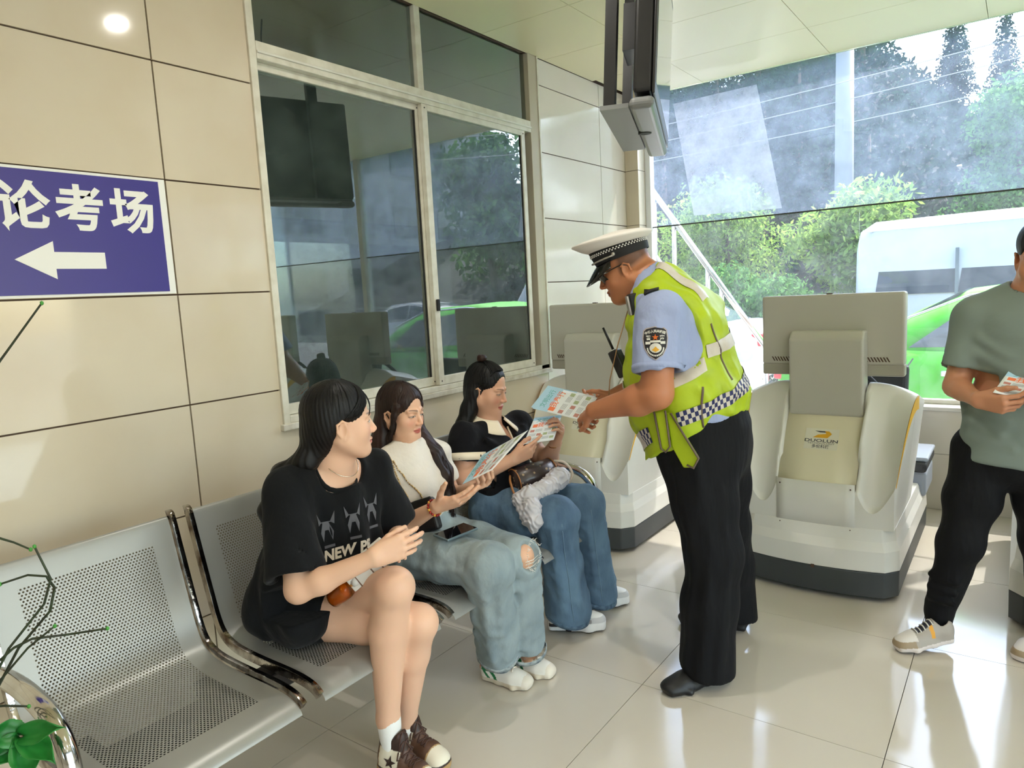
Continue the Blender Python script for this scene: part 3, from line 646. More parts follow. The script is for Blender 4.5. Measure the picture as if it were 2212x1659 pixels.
def leaves(clumps, n, size, elong=1.8):
    """clumps: (centre, radii); leaf quads scattered over their shells"""
    rs = np.random.RandomState(int(abs(clumps[0][0][0])*100+n) % 99991); w = np.array([np.prod(c[1])**(2/3) for c in clumps]); w = w/w.sum(); V = np.zeros((n, 4, 3))
    idx = rs.choice(len(clumps), n, p=w); cen = np.array([c[0] for c in clumps])[idx]; rad = np.array([c[1] for c in clumps])[idx]
    d = rs.normal(size=(n, 3)); d /= np.linalg.norm(d, axis=1)[:, None]; p = cen+d*rad*(rs.rand(n, 1)**0.35)
    a = rs.normal(size=(n, 3))+np.array((0, 0, -0.5)); a /= np.linalg.norm(a, axis=1)[:, None]; b_ = np.cross(a, rs.normal(size=(n, 3))); b_ /= np.linalg.norm(b_, axis=1)[:, None]
    s = size*(0.6+0.8*rs.rand(n, 1)); V[:, 0] = p; V[:, 1] = p+a*s*0.5*elong+b_*s*0.45; V[:, 2] = p+a*s*elong; V[:, 3] = p+a*s*0.5*elong-b_*s*0.45
    me = bpy.data.meshes.new('crown'); F = np.arange(n*4).reshape(n, 4); me.from_pydata(V.reshape(-1, 3).tolist(), [], F.tolist()); return me
def tree(name, label, x, y, h, r, m, n=2500, size=0.12, trunk=0.08, group=None, z0=GZ, low=0.25, elong=1.8, nb=9):
    t = thing(name, (x, y, z0), label, 'tree' if 'tree' in name else 'bush', group); rs = random.Random(int(x*37+y*91))
    cl = []
    for k in range(nb):
        a = rs.random()*6.28; q = rs.random(); zz = z0+h*(low+(0.92-low)*q); rr = r*(0.75-0.45*q)*rs.random()
        cl.append(((x+rr*math.cos(a), y+rr*math.sin(a), zz), (r*0.5, r*0.5, h*0.13+0.05)))
    me = leaves(cl, n, size, elong); me.materials.append(m); link('crown', me, t)
    build('trunk', MB().tube([(x, y, z0), (x+0.1*r, y, z0+h*0.4), (x, y, z0+h*0.8)], [trunk, trunk*0.8, trunk*0.3], 7), M_bark, t)
    for k in range(3): build('branch', MB().tube([(x+0.06*r, y, z0+h*(0.3+0.1*k)), cl[k][0]], [trunk*0.5, trunk*0.15], 5), M_bark, t)
    return t
tree('round_bush_tree', 'rounded pale green tree behind the translucent window patch', -2.25, 13.6, 4.1, 1.6, ML1, 15000, 0.045, 0.07, low=0.3, nb=14)
tree('feathery_tree', 'young tree with bright feathery leaves left of the white minibus roof', 0.02, 14.4, 3.75, 1.45, ML1, 8000, 0.060, 0.05, low=0.25, elong=2.4)
tree('leafy_tree', 'tall leafy tree above the white minibus at the right', 2.30, 14.9, 5.0, 1.5, ML2, 14000, 0.050, 0.09, low=0.3, nb=14)
tree('leafy_tree', 'broad green tree left of the handrail beyond the glass', -6.4, 15.5, 5.0, 1.7, ML2, 4500, 0.10, 0.09, low=0.2)
tree('leafy_tree', 'dark leafy tree outside to the far right, mirrored in the office window', 9.0, 20.5, 7.5, 2.6, ML2, 6000, 0.14, 0.15, low=0.2)
tree('leafy_tree', 'second dark tree outside to the far right, mirrored in the office window', 15.5, 24, 8.5, 3.6, ML2, 6000, 0.2, 0.18, low=0.2)
for k, (x, y, h) in enumerate(((-1.35, 11.6, 1.9), (-0.45, 11.0, 1.55), (-4.6, 11.2, 1.8))):
    tree('low_bush', ('low shrub between the handrail and the minibus', 'low shrub with white-lit leaves just left of the minibus', 'low shrub behind the handrail posts')[k], x, y, h, 0.85, ML2, 5500, 0.042, 0.03, low=0.1)
# wooded slope
hill = MB()
def hz(x, y): return GZ+max(0, (min(y, 36)-18.5))*0.66*(1.0 if x < -3 else max(0.52, 1.0-0.085*(x+3))) + 0.3*math.sin(x*0.7+y*0.5)*min(1, max(0, y-19)/6)
hill.grid(lambda u, v: (-40+84*u, 18.5+30*v, hz(-40+84*u, 18.5+30*v)), 50, 20)
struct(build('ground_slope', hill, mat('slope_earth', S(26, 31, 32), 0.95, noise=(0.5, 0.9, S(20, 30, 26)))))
def slope_tree(name, x, y, h, r, label, con=False):
    z0 = hz(x, y)-0.2; t = thing(name, (x, y, z0), label, 'tree', 'conifers on the slope' if con else 'leafy trees on the slope'); rs_ = random.Random(int(x*91+y*13))
    if con: cl = [((x, y, z0+h*(0.15+0.82*q)), (r*(1-q)*0.9+0.10, r*(1-q)*0.9+0.10, h*0.08)) for q in np.linspace(0, 1, 9)]
    else: cl = [((x+r*0.55*math.cos(a), y+r*0.4*math.sin(a), z0+h*q), (r*0.55, r*0.55, h*0.20)) for a, q in ((rs_.random()*6.28, 0.25+0.65*k/7) for k in range(8))]
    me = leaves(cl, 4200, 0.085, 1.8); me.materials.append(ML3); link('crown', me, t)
    build('trunk', MB().tube([(x, y, z0), (x, y, z0+h*0.85)], [0.14, 0.03], 6), M_bark, t)
for row, (y0, n_, x0, dx, h) in enumerate(((21.5, 9, -17.5, 3.3, 4.6), (26.5, 10, -21.5, 3.5, 5.2), (32.0, 10, -25.0, 3.6, 5.6))):
    for i in range(n_):
        if row and x0+i*dx > -1.2: continue
        slope_tree('slope_tree', x0+i*dx+(i*37 % 5)*0.12, y0+((i*53) % 5)*0.35, h+((i*29) % 5)*0.3, 1.85, 'dark leafy tree on the wooded slope, %s row %s' % (('lowest', 'middle', 'topmost')[row], ('far left', 'left', 'left of the pale patch', 'behind the pale patch', 'right of the pale patch', 'left of the pole', 'at the pole', 'right of the pole', 'right', 'far right')[i]))
for i in range(6):
    slope_tree('conifer_tree', -0.2+i*1.75, 36.5+(i % 3)*0.4, 4.6+((i*29) % 5)*0.25, 0.95, 'pointed conifer on the skyline, %s from the left' % ('first', 'second', 'third', 'fourth', 'fifth', 'sixth')[i], True)
def undergrowth(n):
    rs_ = np.random.RandomState(3); x = rs_.uniform(-26, 14, n); y = rs_.uniform(18.8, 37, n); z = np.array([hz(a, b_) for a, b_ in zip(x, y)])+rs_.rand(n)*0.55
    p = np.stack([x, y, z], 1); a = rs_.normal(size=(n, 3)); a /= np.linalg.norm(a, axis=1)[:, None]; c = np.cross(a, rs_.normal(size=(n, 3))); c /= np.linalg.norm(c, axis=1)[:, None]; s = 0.13*(0.6+0.9*rs_.rand(n, 1)); V = np.stack([p, p+a*s+c*s*0.45, p+a*s*2, p+a*s-c*s*0.45], 1)
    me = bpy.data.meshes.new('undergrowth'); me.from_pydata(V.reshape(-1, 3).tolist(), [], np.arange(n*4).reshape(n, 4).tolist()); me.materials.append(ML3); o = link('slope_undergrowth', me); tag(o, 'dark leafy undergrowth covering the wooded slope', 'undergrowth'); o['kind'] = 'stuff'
undergrowth(60000)
# utility pole and wires
pole = thing('utility_pole', (-0.58, 16, GZ), 'pale concrete utility pole in front of the wooded slope', 'pole')
build('shaft', MB().lathe([(0.20, 0), (0.15, 9)], (-0.58, 16, GZ), 14), mat('concrete_pale', S(122, 123, 124), 0.8), pole)
build('crossarm', MB().box((-1.4, 15.8, 6.6), (0.3, 15.9, 6.7)), mat('steel_grey', S(140, 142, 144), 0.5), pole)
M_wire = mat('wire_dark', S(120, 122, 126), 0.5)
for k, (z1, z2, lab) in enumerate(((5.15, 6.35, 'upper overhead wire crossing the slope'), (4.85, 6.1, 'middle overhead wire crossing the slope'), (4.55, 5.6, 'lower overhead wire crossing the slope'))):
    b = MB(); pts = []
    for i in range(17):
        q = i/16; pts.append((-9+22*q, 15.6+0.3*k, z1-0.2+(z2-z1)*1.2*q-1.0*math.sin(math.pi*q)*0.3))
    tag(build('overhead_wire', b.tube(pts, 0.009, 5), M_wire), lab, 'wire')
# stair handrail outside
M_steel = mat('stainless_steel', S(200, 200, 200), 0.2, metal=1.0)
hr = thing('stair_handrail', (0.3, 6.0, GZ), 'stainless steel stair handrail slanting down outside the end window', 'handrail')
RL = lambda q, dz=0.0: (-0.70+1.50*q, 6.0, 2.93-2.13*q*1.0+dz)
build('top_rail', MB().tube([RL(0), RL(1)], 0.026, 10), M_steel, hr); build('lower_rail', MB().tube([RL(0, -0.55), RL(1, -0.55)], 0.016, 8), M_steel, hr)
for q in (0.16, 0.30, 0.42, 0.62, 0.70, 0.95): build('post', MB().tube([RL(q), (RL(q)[0], 6.0, max(GZ, RL(q)[2]-0.95))], 0.02, 8), M_steel, hr)
st = thing('outdoor_stairs', (-0.6, 6.2, GZ), 'concrete outdoor stairs beside the steel handrail', 'stairs')
for k in range(10): build('step', MB().box((-3.2, 6.05, GZ), (0.78-0.155*k*1.0-0.15, 7.4, GZ+0.20*(k+1)*0.9)), mat('concrete_step', S(186, 184, 180), 0.85), st) if k < 9 else None

# ------------------------------------------------------------------ vehicles
M_cglass = mat('car_glass', S(60, 72, 78), 0.06, spec=0.8); M_tyre = mat('tyre', S(28, 28, 28), 0.8); M_hub = mat('wheel_hub', S(180, 182, 184), 0.3, metal=0.8); M_seamd = mat('car_seam', S(40, 60, 36), 0.6)
M_red = mat('tail_light', S(214, 40, 46), 0.25); M_trimc = mat('car_chrome', S(210, 214, 220), 0.15, metal=1.0); M_wpaint = mat('car_white', S(206, 208, 210), 0.25, coat=0.5)
def wheel(x, y, t, r=0.31, s=-1):
    R_ = Matrix.Translation((x, y, GZ+r)) @ Matrix.Rotation(math.pi/2, 4, 'X')
    w = build('wheel', MB().lathe([(r*0.62, -0.1), (r*0.95, -0.1), (r, -0.06), (r, 0.06), (r*0.95, 0.1), (r*0.62, 0.1)], n=24, M=R_), M_tyre, t)
    build('hub', MB().lathe([(r*0.62, -0.085), (r*0.62, 0.085)], n=18, M=R_), M_hub, w)
def sedan(label, xr, y0, paint, d=1, grp=None, glassm=None, LEN=4.5, Wd=1.72, sc=1.0, light=False):
    """side on, rear at xr, nose towards +x*d; near side at y0"""
    t = thing('car', (xr+d*LEN/2, y0+Wd/2, GZ), label, 'car', grp); X = lambda s: xr+d*s*LEN/4.5; Z = lambda z: GZ+z*sc
    yc = y0+Wd/2
    # body below the belt: stations along the length
    sts = [(0.0, 0.42, 0.80, 0.74), (0.06, 0.30, 0.98, 0.84), (0.5, 0.24, 1.02, 0.86), (1.0, 0.22, 1.00, 0.86), (2.2, 0.20, 0.96, 0.86), (3.1, 0.20, 0.95, 0.86), (3.9, 0.22, 0.86, 0.85), (4.3, 0.26, 0.76, 0.80), (4.46, 0.34, 0.66, 0.70), (4.5, 0.42, 0.58, 0.62)]
    rings = []
    for s, zb, zt, hw in sts:
        hw = hw*Wd/1.72; zm = (zb+zt)/2
        rings.append([(X(s), yc+a*hw, Z(z)) for a, z in ((-0.90, zb), (-1, zb+0.10), (-1.005, zm), (-0.985, zt-0.12), (-0.93, zt-0.02), (-0.82, zt+0.005), (0, zt+0.02), (0.82, zt+0.005), (0.93, zt-0.02), (0.985, zt-0.12), (1.005, zm), (1, zb+0.10), (0.90, zb))])
    build('body', MB().rings(rings, 0, True), paint, t)
    cab = [(0.55, 0.99, 0.99, 0.74), (0.98, 1.25, 0.97, 0.66), (1.35, 1.41, 0.96, 0.61), (1.9, 1.47, 0.96, 0.60), (2.5, 1.44, 0.95, 0.60), (2.95, 1.24, 0.95, 0.66), (3.4, 0.95, 0.94, 0.72)]
    rings = []
    for s, zt, zb, hw in cab:
        hw = hw*Wd/1.72; hb = 0.80*Wd/1.72; f = 1.0
        rings.append([(X(s), yc-hb, Z(zb)), (X(s), yc-hw*1.03, Z(zb+(zt-zb)*0.75)), (X(s), yc-hw*0.92, Z(zt-0.02*f)), (X(s), yc-hw*0.6, Z(zt)), (X(s), yc, Z(zt+0.008)), (X(s), yc+hw*0.6, Z(zt)), (X(s), yc+hw*0.92, Z(zt-0.02*f)), (X(s), yc+hw*1.03, Z(zb+(zt-zb)*0.75)), (X(s), yc+hb, Z(zb))])
    cabo = build('cabin', MB().rings(rings, 0, True), paint, t)
    def cside(s, q, sg, e=0.006):
        for i in range(len(cab)-1):
            if cab[i][0] <= s <= cab[i+1][0]:
                k = (s-cab[i][0])/(cab[i+1][0]-cab[i][0]); zt = cab[i][1]*(1-k)+cab[i+1][1]*k; zb = cab[i][2]*(1-k)+cab[i+1][2]*k; hw = (cab[i][3]*(1-k)+cab[i+1][3]*k)*Wd/1.72
        hb = 0.80*Wd/1.72; y = (hb*(1-q/0.75)+hw*1.03*q/0.75) if q < 0.75 else hw*1.03
        return (X(s), yc+sg*(y+e), Z(zb+(zt-zb)*q))
    for sg in (-1, 1):
        for wn_, quad in (('rear_window', [(0.98, 0.12), (1.80, 0.12), (1.80, 0.86), (1.42, 0.84)]), ('front_window', [(1.88, 0.12), (2.95, 0.12), (2.62, 0.80), (1.88, 0.86)])):
            b = MB(); b.add([cside(s, q, sg) for s, q in quad], [(0, 1, 2, 3)]); build(wn_, b, glassm or M_cglass, t, solid=0.006)
        for s0, s1 in ((1.02, 0.92), (1.84, 1.84), (2.98, 2.9)):
            pts = [(X(s0+(s1-s0)*k/6-(0.10*math.sin(math.pi*k/6) if s0 == 1.02 else 0)+(0.25*(k/6)**2 if s0 == 1.02 else 0)), yc+sg*(0.862*Wd/1.72), Z(0.93-0.62*k/6)) for k in range(7)]
            build('door_seam', MB().tube(pts, 0.006, 5), M_seamd, t)
        for s in (1.20, 2.05): build('door_handle', MB().box((min(X(s), X(s+0.2)), yc+sg*0.866*Wd/1.72-0.012, Z(0.80)), (max(X(s), X(s+0.2)), yc+sg*0.866*Wd/1.72+0.012, Z(0.84))), mat('handle_silver', S(190, 200, 200), 0.25, metal=0.7), t, bevel=0.008)
        build('tail_light', MB().box((min(X(-0.01), X(0.14)), yc+sg*0.70*Wd/1.72-0.13, Z(0.74)), (max(X(-0.01), X(0.14)), yc+sg*0.70*Wd/1.72+0.13, Z(0.90))), M_red, t, bevel=0.02)
    b = MB(); b.add([(X(0.60), yc-0.60, Z(1.03)), (X(0.60), yc+0.60, Z(1.03)), (X(1.30), yc+0.50, Z(1.405)), (X(1.30), yc-0.50, Z(1.405))], [(0, 1, 2, 3)]); build('rear_glass', b, M_cglass, t, solid=0.01)
    b = MB(); b.tube([cside(s, 0.93, -1, 0.012) for s in (0.62, 0.98, 1.35, 1.9, 2.5, 2.95)], 0.012, 6); build('roof_trim', b, M_trimc, t)
    for s in (0.85, 3.55):
        for yy in (yc-0.74*Wd/1.72, yc+0.74*Wd/1.72): wheel(X(s), yy, t)
    if light:
        lb = build('light_bar', MB().box((X(1.7)-0.15, yc-0.5, Z(1.48)), (X(1.7)+0.15, yc+0.5, Z(1.60))), mat('bar_blue', S(40, 70, 230), 0.2, emit=((0.1, 0.2, 1, 1), 3.0)), t)
        build('light_bar_lens', MB().box((X(1.7)-0.155, yc+0.0, Z(1.475)), (X(1.7)+0.155, yc+0.505, Z(1.605))), M_red, lb)
    return t
M_green = mat('car_green', S(64, 176, 10), 0.5, spec=0.25)
sedan('bright green sedan parked right outside the end window', 0.78, 6.0, M_green)
sedan('white sedan with red tail light beyond the handrail', -0.20, 9.0, M_wpaint, d=-1)
sedan('white police car with a blue light bar far outside on the right', 17.0, 24.0, M_wpaint, light=True)
sedan('white car parked outside past the entrance side', 9.4, 14.0, M_wpaint)
def minibus(xl, y0, L_=5.6, Hh=2.32, Wd=1.9):
    t = thing('minibus', (xl+L_/2, y0+Wd/2, GZ), 'white minibus with a dark side window band parked behind the green car', 'minibus')
    rings = []; yc = y0+Wd/2; Z = lambda z: GZ+z
    for s, zt, ins in ((0.0, 2.05, 0.16), (0.05, 2.20, 0.06), (0.25, Hh, 0.0), (1.5, Hh+0.02, 0), (L_-1.6, Hh+0.02, 0), (L_-1.2, Hh-0.03, 0), (L_-0.55, 1.35, 0.02), (L_-0.1, 1.15, 0.06), (L_, 0.9, 0.2)):
        hw = Wd/2-ins; hr_ = hw-0.10
        rings.append([(xl+s, yc+a, Z(z)) for a, z in ((-hw, 0.32), (-hw-0.01, 0.9), (-hw*0.99, min(1.2, zt-0.3)), (-hr_-0.02, zt-0.16), (-hr_*0.9, zt-0.03), (0, zt), (hr_*0.9, zt-0.03), (hr_+0.02, zt-0.16), (hw*0.99, min(1.2, zt-0.3)), (hw+0.01, 0.9), (hw, 0.32))])
    M_bpaint = mat('bus_white', S(158, 160, 162), 0.45)
    build('body', MB().rings(rings, 0, True), M_bpaint, t)
    M_bg = glass_mat('bus_glass', (0.42, 0.47, 0.50, 1), 1.2, dust=0.12, dustcol=(0.5, 0.53, 0.56, 1))
    M_bgd = mat('bus_glass_dark', S(44, 50, 54), 0.3, spec=0.3)
    for k, (a, c) in enumerate(((0.28, 1.22), (1.26, 2.30), (2.34, 3.40), (3.44, 4.2))):
        q = lambda z: y0+0.012+(0.085 if z > 1.5 else 0.0)*((z-1.2)/0.95)-0.018
        b = MB(); b.add([(xl+a, q(1.2), Z(1.28)), (xl+c, q(1.2), Z(1.28)), (xl+c, q(1.9)+0.03, Z(1.86)), (xl+a+0.06, q(1.9)+0.03, Z(1.86))], [(0, 1, 2, 3)]); w = build('side_window', b, M_bgd, t, solid=0.012)
        build('window_divider', MB().box((xl+c, y0-0.012, Z(1.26)), (xl+c+0.04, y0+0.03, Z(1.86))), mat('bus_divider', S(84, 92, 98), 0.4), t)
    build('drip_rail', MB().tube([(xl+0.1, y0+0.085, Z(2.17)), (xl+L_-1.3, y0+0.085, Z(2.19))], 0.018, 6), M_wpaint, t)
    build('tail_light', MB().box((xl-0.01, y0+0.02, Z(0.85)), (xl+0.10, y0+0.16, Z(1.22))), M_red, t, bevel=0.01)
    for s in (0.9, L_-1.1):
        for yy in (y0+0.08, y0+Wd-0.08): wheel(xl+s, yy, t, 0.34)
minibus(0.50, 11.0)
# building seen only as a reflection
bd = thing('grey_building', (14, 12, GZ), 'pale building across the forecourt, seen as a reflection in the office window', 'building')
build('wall', MB().box((26, 20, GZ), (40, 40, 12)), mat('building_wall', S(190, 186, 180), 0.8), bd)
for i in range(5):
    for k in range(3): build('window', MB().box((25.93, 21.5+i*3.6, 1.5+k*3.4), (26.02, 23.6+i*3.6, 3.2+k*3.4)), M_cglass, bd)
# ================================================================== implicit-surface toolkit for bodies and clothes
class SDF:
    def __init__(s): s.ops = []; s.post = None
    def rc(s, a, b, ra, rb, k=0.02, sub=False):
        a = np.asarray(a, float); b = np.asarray(b, float); r = max(ra, rb); lo = np.minimum(a, b)-r; hi = np.maximum(a, b)+r
        ab = b-a; L2 = max(float(ab @ ab), 1e-9)
        def fn(X, Y, Z):
            dx, dy, dz = X-a[0], Y-a[1], Z-a[2]; t = np.clip((dx*ab[0]+dy*ab[1]+dz*ab[2])/L2, 0, 1)
            return np.sqrt((dx-t*ab[0])**2+(dy-t*ab[1])**2+(dz-t*ab[2])**2)-(ra+t*(rb-ra))
        s.ops.append((sub, fn, lo, hi, k)); return s
    def chain(s, pts, rs, k=0.02, sub=False):
        for i in range(len(pts)-1): s.rc(pts[i], pts[i+1], rs[i], rs[i+1], k, sub)
        return s
    def ell(s, c, r, R=None, k=0.02, sub=False):
        c = np.asarray(c, float); r = np.asarray(r, float); R = np.eye(3) if R is None else np.asarray(R, float)   # columns = axes
        ext = np.sqrt(((R*r)**2).sum(1)); lo = c-ext; hi = c+ext
        def fn(X, Y, Z):
            dx, dy, dz = X-c[0], Y-c[1], Z-c[2]; q0 = 0; q1 = 0
            for i in range(3):
                l = (dx*R[0, i]+dy*R[1, i]+dz*R[2, i])/r[i]; q0 = q0+l*l; q1 = q1+(l/r[i])**2
            q0 = np.sqrt(q0); return q0*(q0-1)/np.maximum(np.sqrt(q1), 1e-6)
        s.ops.append((sub, fn, lo, hi, k)); return s
    def loft(s, secs, k=0.02, sub=False, n=2.0):
        """secs: (centre, width axis, half width, half depth)"""
        C_ = [np.asarray(q[0], float) for q in secs]
        for i in range(len(secs)-1):
            a, b = C_[i], C_[i+1]; ab = b-a; L2 = float(ab @ ab); t_ = unit(ab); u = unit(np.asarray(secs[i][1], float)+np.asarray(secs[i+1][1], float)); u = unit(u-t_*(u @ t_)); v = np.cross(t_, u)
            wa, da, wb, db = secs[i][2], secs[i][3], secs[i+1][2], secs[i+1][3]; m = max(wa, da, wb, db); lo = np.minimum(a, b)-m; hi = np.maximum(a, b)+m
            def fn(X, Y, Z, a=a, ab=ab, L2=L2, u=u, v=v, t_=t_, wa=wa, da=da, wb=wb, db=db):
                dx, dy, dz = X-a[0], Y-a[1], Z-a[2]; tt = (dx*ab[0]+dy*ab[1]+dz*ab[2])/L2; t = np.clip(tt, 0, 1)
                w = wa+(wb-wa)*t; d = da+(db-da)*t; ex = (tt-t)*math.sqrt(L2)
                lu = np.abs(dx*u[0]+dy*u[1]+dz*u[2])/w; lv = np.abs(dx*v[0]+dy*v[1]+dz*v[2])/d; le = np.abs(ex)/np.minimum(w, d)
                q = (lu**n+lv**n+le**n)**(1.0/n); return (q-1)*np.minimum(w, d)
            s.ops.append((sub, fn, lo, hi, k))
        return s
    def plane(s, p, nrm_, k=0.004):
        """cut away everything on the +n side"""
        p = np.asarray(p, float); nrm_ = unit(nrm_)
        s.ops.append((True, lambda X, Y, Z: -((X-p[0])*nrm_[0]+(Y-p[1])*nrm_[1]+(Z-p[2])*nrm_[2]), np.array((-9.,)*3), np.array((9.,)*3), k)); return s
    def cutbox(s, lo, hi, p, nrm_, k=0.004):
        p = np.asarray(p, float); nrm_ = unit(nrm_)
        s.ops.append((True, lambda X, Y, Z: -((X-p[0])*nrm_[0]+(Y-p[1])*nrm_[1]+(Z-p[2])*nrm_[2]), np.asarray(lo, float), np.asarray(hi, float), k)); return s
    def field(s, xs, ys, zs):
        D_ = np.full((len(xs), len(ys), len(zs)), 0.5, np.float32)
        for sub, fn, lo, hi, k in s.ops:
            m = max(k, 0.006)*1.5+0.012
            i0, i1 = np.searchsorted(xs, lo[0]-m), np.searchsorted(xs, hi[0]+m); j0, j1 = np.searchsorted(ys, lo[1]-m), np.searchsorted(ys, hi[1]+m); k0, k1 = np.searchsorted(zs, lo[2]-m), np.searchsorted(zs, hi[2]+m)
            if i1 <= i0 or j1 <= j0 or k1 <= k0: continue
            d = fn(xs[i0:i1, None, None], ys[None, j0:j1, None], zs[None, None, k0:k1]).astype(np.float32); a = D_[i0:i1, j0:j1, k0:k1]
            if sub:
                d = -d; h = np.maximum(k-np.abs(a-d), 0)/k if k > 0 else 0; D_[i0:i1, j0:j1, k0:k1] = np.maximum(a, d)+h*h*k*0.25
            else:
                h = np.maximum(k-np.abs(a-d), 0)/k; D_[i0:i1, j0:j1, k0:k1] = np.minimum(a, d)-h*h*k*0.25
        if s.post is not None: D_ = s.post(D_, xs[:, None, None], ys[None, :, None], zs[None, None, :])
        return D_
    def bounds(s):
        lo = np.min([o[2] for o in s.ops if not o[0]], 0); hi = np.max([o[3] for o in s.ops if not o[0]], 0); return lo-0.02, hi+0.02
    def mesh(s, res, box=None):
        lo, hi = s.bounds() if box is None else box
        ax = [np.arange(lo[i], hi[i]+res, res) for i in range(3)]
        return nets(s.field(*ax), ax)
def nets(D_, ax):
    S_ = D_ < 0; nx, ny, nz = D_.shape
    c = np.zeros((nx-1, ny-1, nz-1), np.uint8)
    for i in (0, 1):
        for j in (0, 1):
            for k in (0, 1): c += S_[i:nx-1+i, j:ny-1+j, k:nz-1+k]
    act = (c > 0) & (c < 8); I, J, K = np.nonzero(act); n = len(I)
    if n == 0: return np.zeros((0, 3)), np.zeros((0, 4), int)
    idx = np.full(act.shape, -1, np.int32); idx[I, J, K] = np.arange(n); pos = np.zeros((n, 3)); cnt = np.zeros(n)
    base = (I, J, K)
    for a in range(3):
        o1, o2 = [q for q in range(3) if q != a]
        for p in (0, 1):
            for q in (0, 1):
                A_ = [b_.copy() for b_ in base]; A_[o1] = A_[o1]+p; A_[o2] = A_[o2]+q; B_ = [b_.copy() for b_ in A_]; B_[a] = B_[a]+1
                va = D_[tuple(A_)]; vb = D_[tuple(B_)]; m = (va < 0) != (vb < 0); t = np.where(m, va/np.where(m, va-vb, 1), 0)
                for d in range(3):
                    co = ax[d][A_[d]]
                    if d == a: co = co+t*(ax[d][B_[d]]-ax[d][A_[d]])
                    pos[:, d] += np.where(m, co, 0)
                cnt += m
    pos /= np.maximum(cnt, 1)[:, None]; F = []
    for a in range(3):
        o1, o2 = (a+1) % 3, (a+2) % 3
        sl0 = [slice(None)]*3; sl1 = [slice(None)]*3; sl0[a] = slice(0, -1); sl1[a] = slice(1, None)
        e = S_[tuple(sl0)] != S_[tuple(sl1)]; E_ = list(np.nonzero(e)); ok = (E_[o1] >= 1) & (E_[o2] >= 1) & (E_[o1] < D_.shape[o1]-1) & (E_[o2] < D_.shape[o2]-1); E_ = [q[ok] for q in E_]
        ins = S_[tuple(E_)]; q = []
        for d1, d2 in ((-1, -1), (0, -1), (0, 0), (-1, 0)):
            G = [g.copy() for g in E_]; G[o1] = G[o1]+d1; G[o2] = G[o2]+d2; q.append(idx[tuple(G)])
        q = np.stack(q, 1); q[~ins] = q[~ins][:, ::-1]; F.append(q)
    F = np.concatenate(F); return pos, F[(F >= 0).all(1)]
def np_mesh(name, V, F, mats, cols=None):
    me = bpy.data.meshes.new(name); nv, nf = len(V), len(F); k = F.shape[1]
    me.vertices.add(nv); me.vertices.foreach_set('co', np.ascontiguousarray(V, np.float32).ravel()); me.loops.add(nf*k); me.loops.foreach_set('vertex_index', np.ascontiguousarray(F, np.int32).ravel())
    me.polygons.add(nf); me.polygons.foreach_set('loop_start', np.arange(0, nf*k, k, dtype=np.int32)); me.polygons.foreach_set('use_smooth', np.ones(nf, bool))
    if cols is not None:
        at = me.color_attributes.new('Col', 'FLOAT_COLOR', 'POINT'); at.data.foreach_set('color', np.ascontiguousarray(cols, np.float32).ravel())
    me.materials.append(mats); me.update(calc_edges=True); me.validate(); return me
def relax(V, F, it=2, w=0.5):
    """a few Laplacian passes that take the voxel stepping out"""
    for _ in range(it):
        acc = np.zeros_like(V); cnt = np.zeros(len(V))
        for a, b_ in ((0, 1), (1, 2), (2, 3), (3, 0)):
            np.add.at(acc, F[:, a], V[F[:, b_]]); np.add.at(cnt, F[:, a], 1); np.add.at(acc, F[:, b_], V[F[:, a]]); np.add.at(cnt, F[:, b_], 1)
        V = V*(1-w)+w*acc/np.maximum(cnt, 1)[:, None]
    return V
def cloth(name, sd_, res, m, parent, it=2, paint=None):
    V, F = sd_.mesh(res); V = relax(V, F, it); return link(name, np_mesh(name, V, F, m, None if paint is None else paint(V)), parent)
def wob(amp, freq, seed=0):
    """smooth pseudo-noise of a few warped sines (cloth folds)"""
    rs = np.random.RandomState(seed); W_ = [(unit(rs.normal(size=3))*freq*(0.7+0.7*rs.rand()), rs.rand()*6.28, unit(rs.normal(size=3))*freq*0.6, rs.rand()*6.28) for _ in range(4)]
    def fn(X, Y, Z):
        s = 0
        for w, p, w2, p2 in W_: s = s+np.sin(X*w[0]+Y*w[1]+Z*w[2]+p+1.5*np.sin(X*w2[0]+Y*w2[1]+Z*w2[2]+p2))
        return amp*s/2
    return fn
def frame(f, up=(0, 0, 1)):
    f = unit(f); r = unit(np.cross(f, up)); return np.stack([r, f, np.cross(r, f)], 1)     # columns: right, forward, up

# ---------------------------------------------------------------- head, hands
def ring_fold(B, a, b_, ra, rb, specs, k=0.025):
    """cloth ridges lying on a limb: (angle, t0, t1, radius); angle measured from +x in plan"""
    a = np.asarray(a, float); b_ = np.asarray(b_, float)
    for an, t0, t1, r in specs:
        n = np.array((math.cos(an), math.sin(an), 0)); p = a*(1-t0)+b_*t0+n*((ra*(1-t0)+rb*t0)-r*0.45); q = a*(1-t1)+b_*t1+n*((ra*(1-t1)+rb*t1)-r*0.45); B.rc(p, q, r, r*0.7, k)
class Head:
    def __init__(s, o, f, up=(0, 0, 1), sc=1.0, roll=0.0):
        s.o = np.asarray(o, float); s.R = frame(f, up); s.s = sc
        if roll: c, n = math.cos(roll), math.sin(roll); s.R = s.R @ np.array(((c, 0, n), (0, 1, 0), (-n, 0, c)))
    def p(s, x, y, z): return s.o + s.R @ (np.array((x, y, z))*s.s)
    def loc(s, V): return (V-s.o) @ s.R/s.s
    def box(s, m=0.0):
        c = s.p(0, 0.0, -0.005); e = np.array((0.135, 0.135, 0.15))*s.s+m; return c-e, c+e
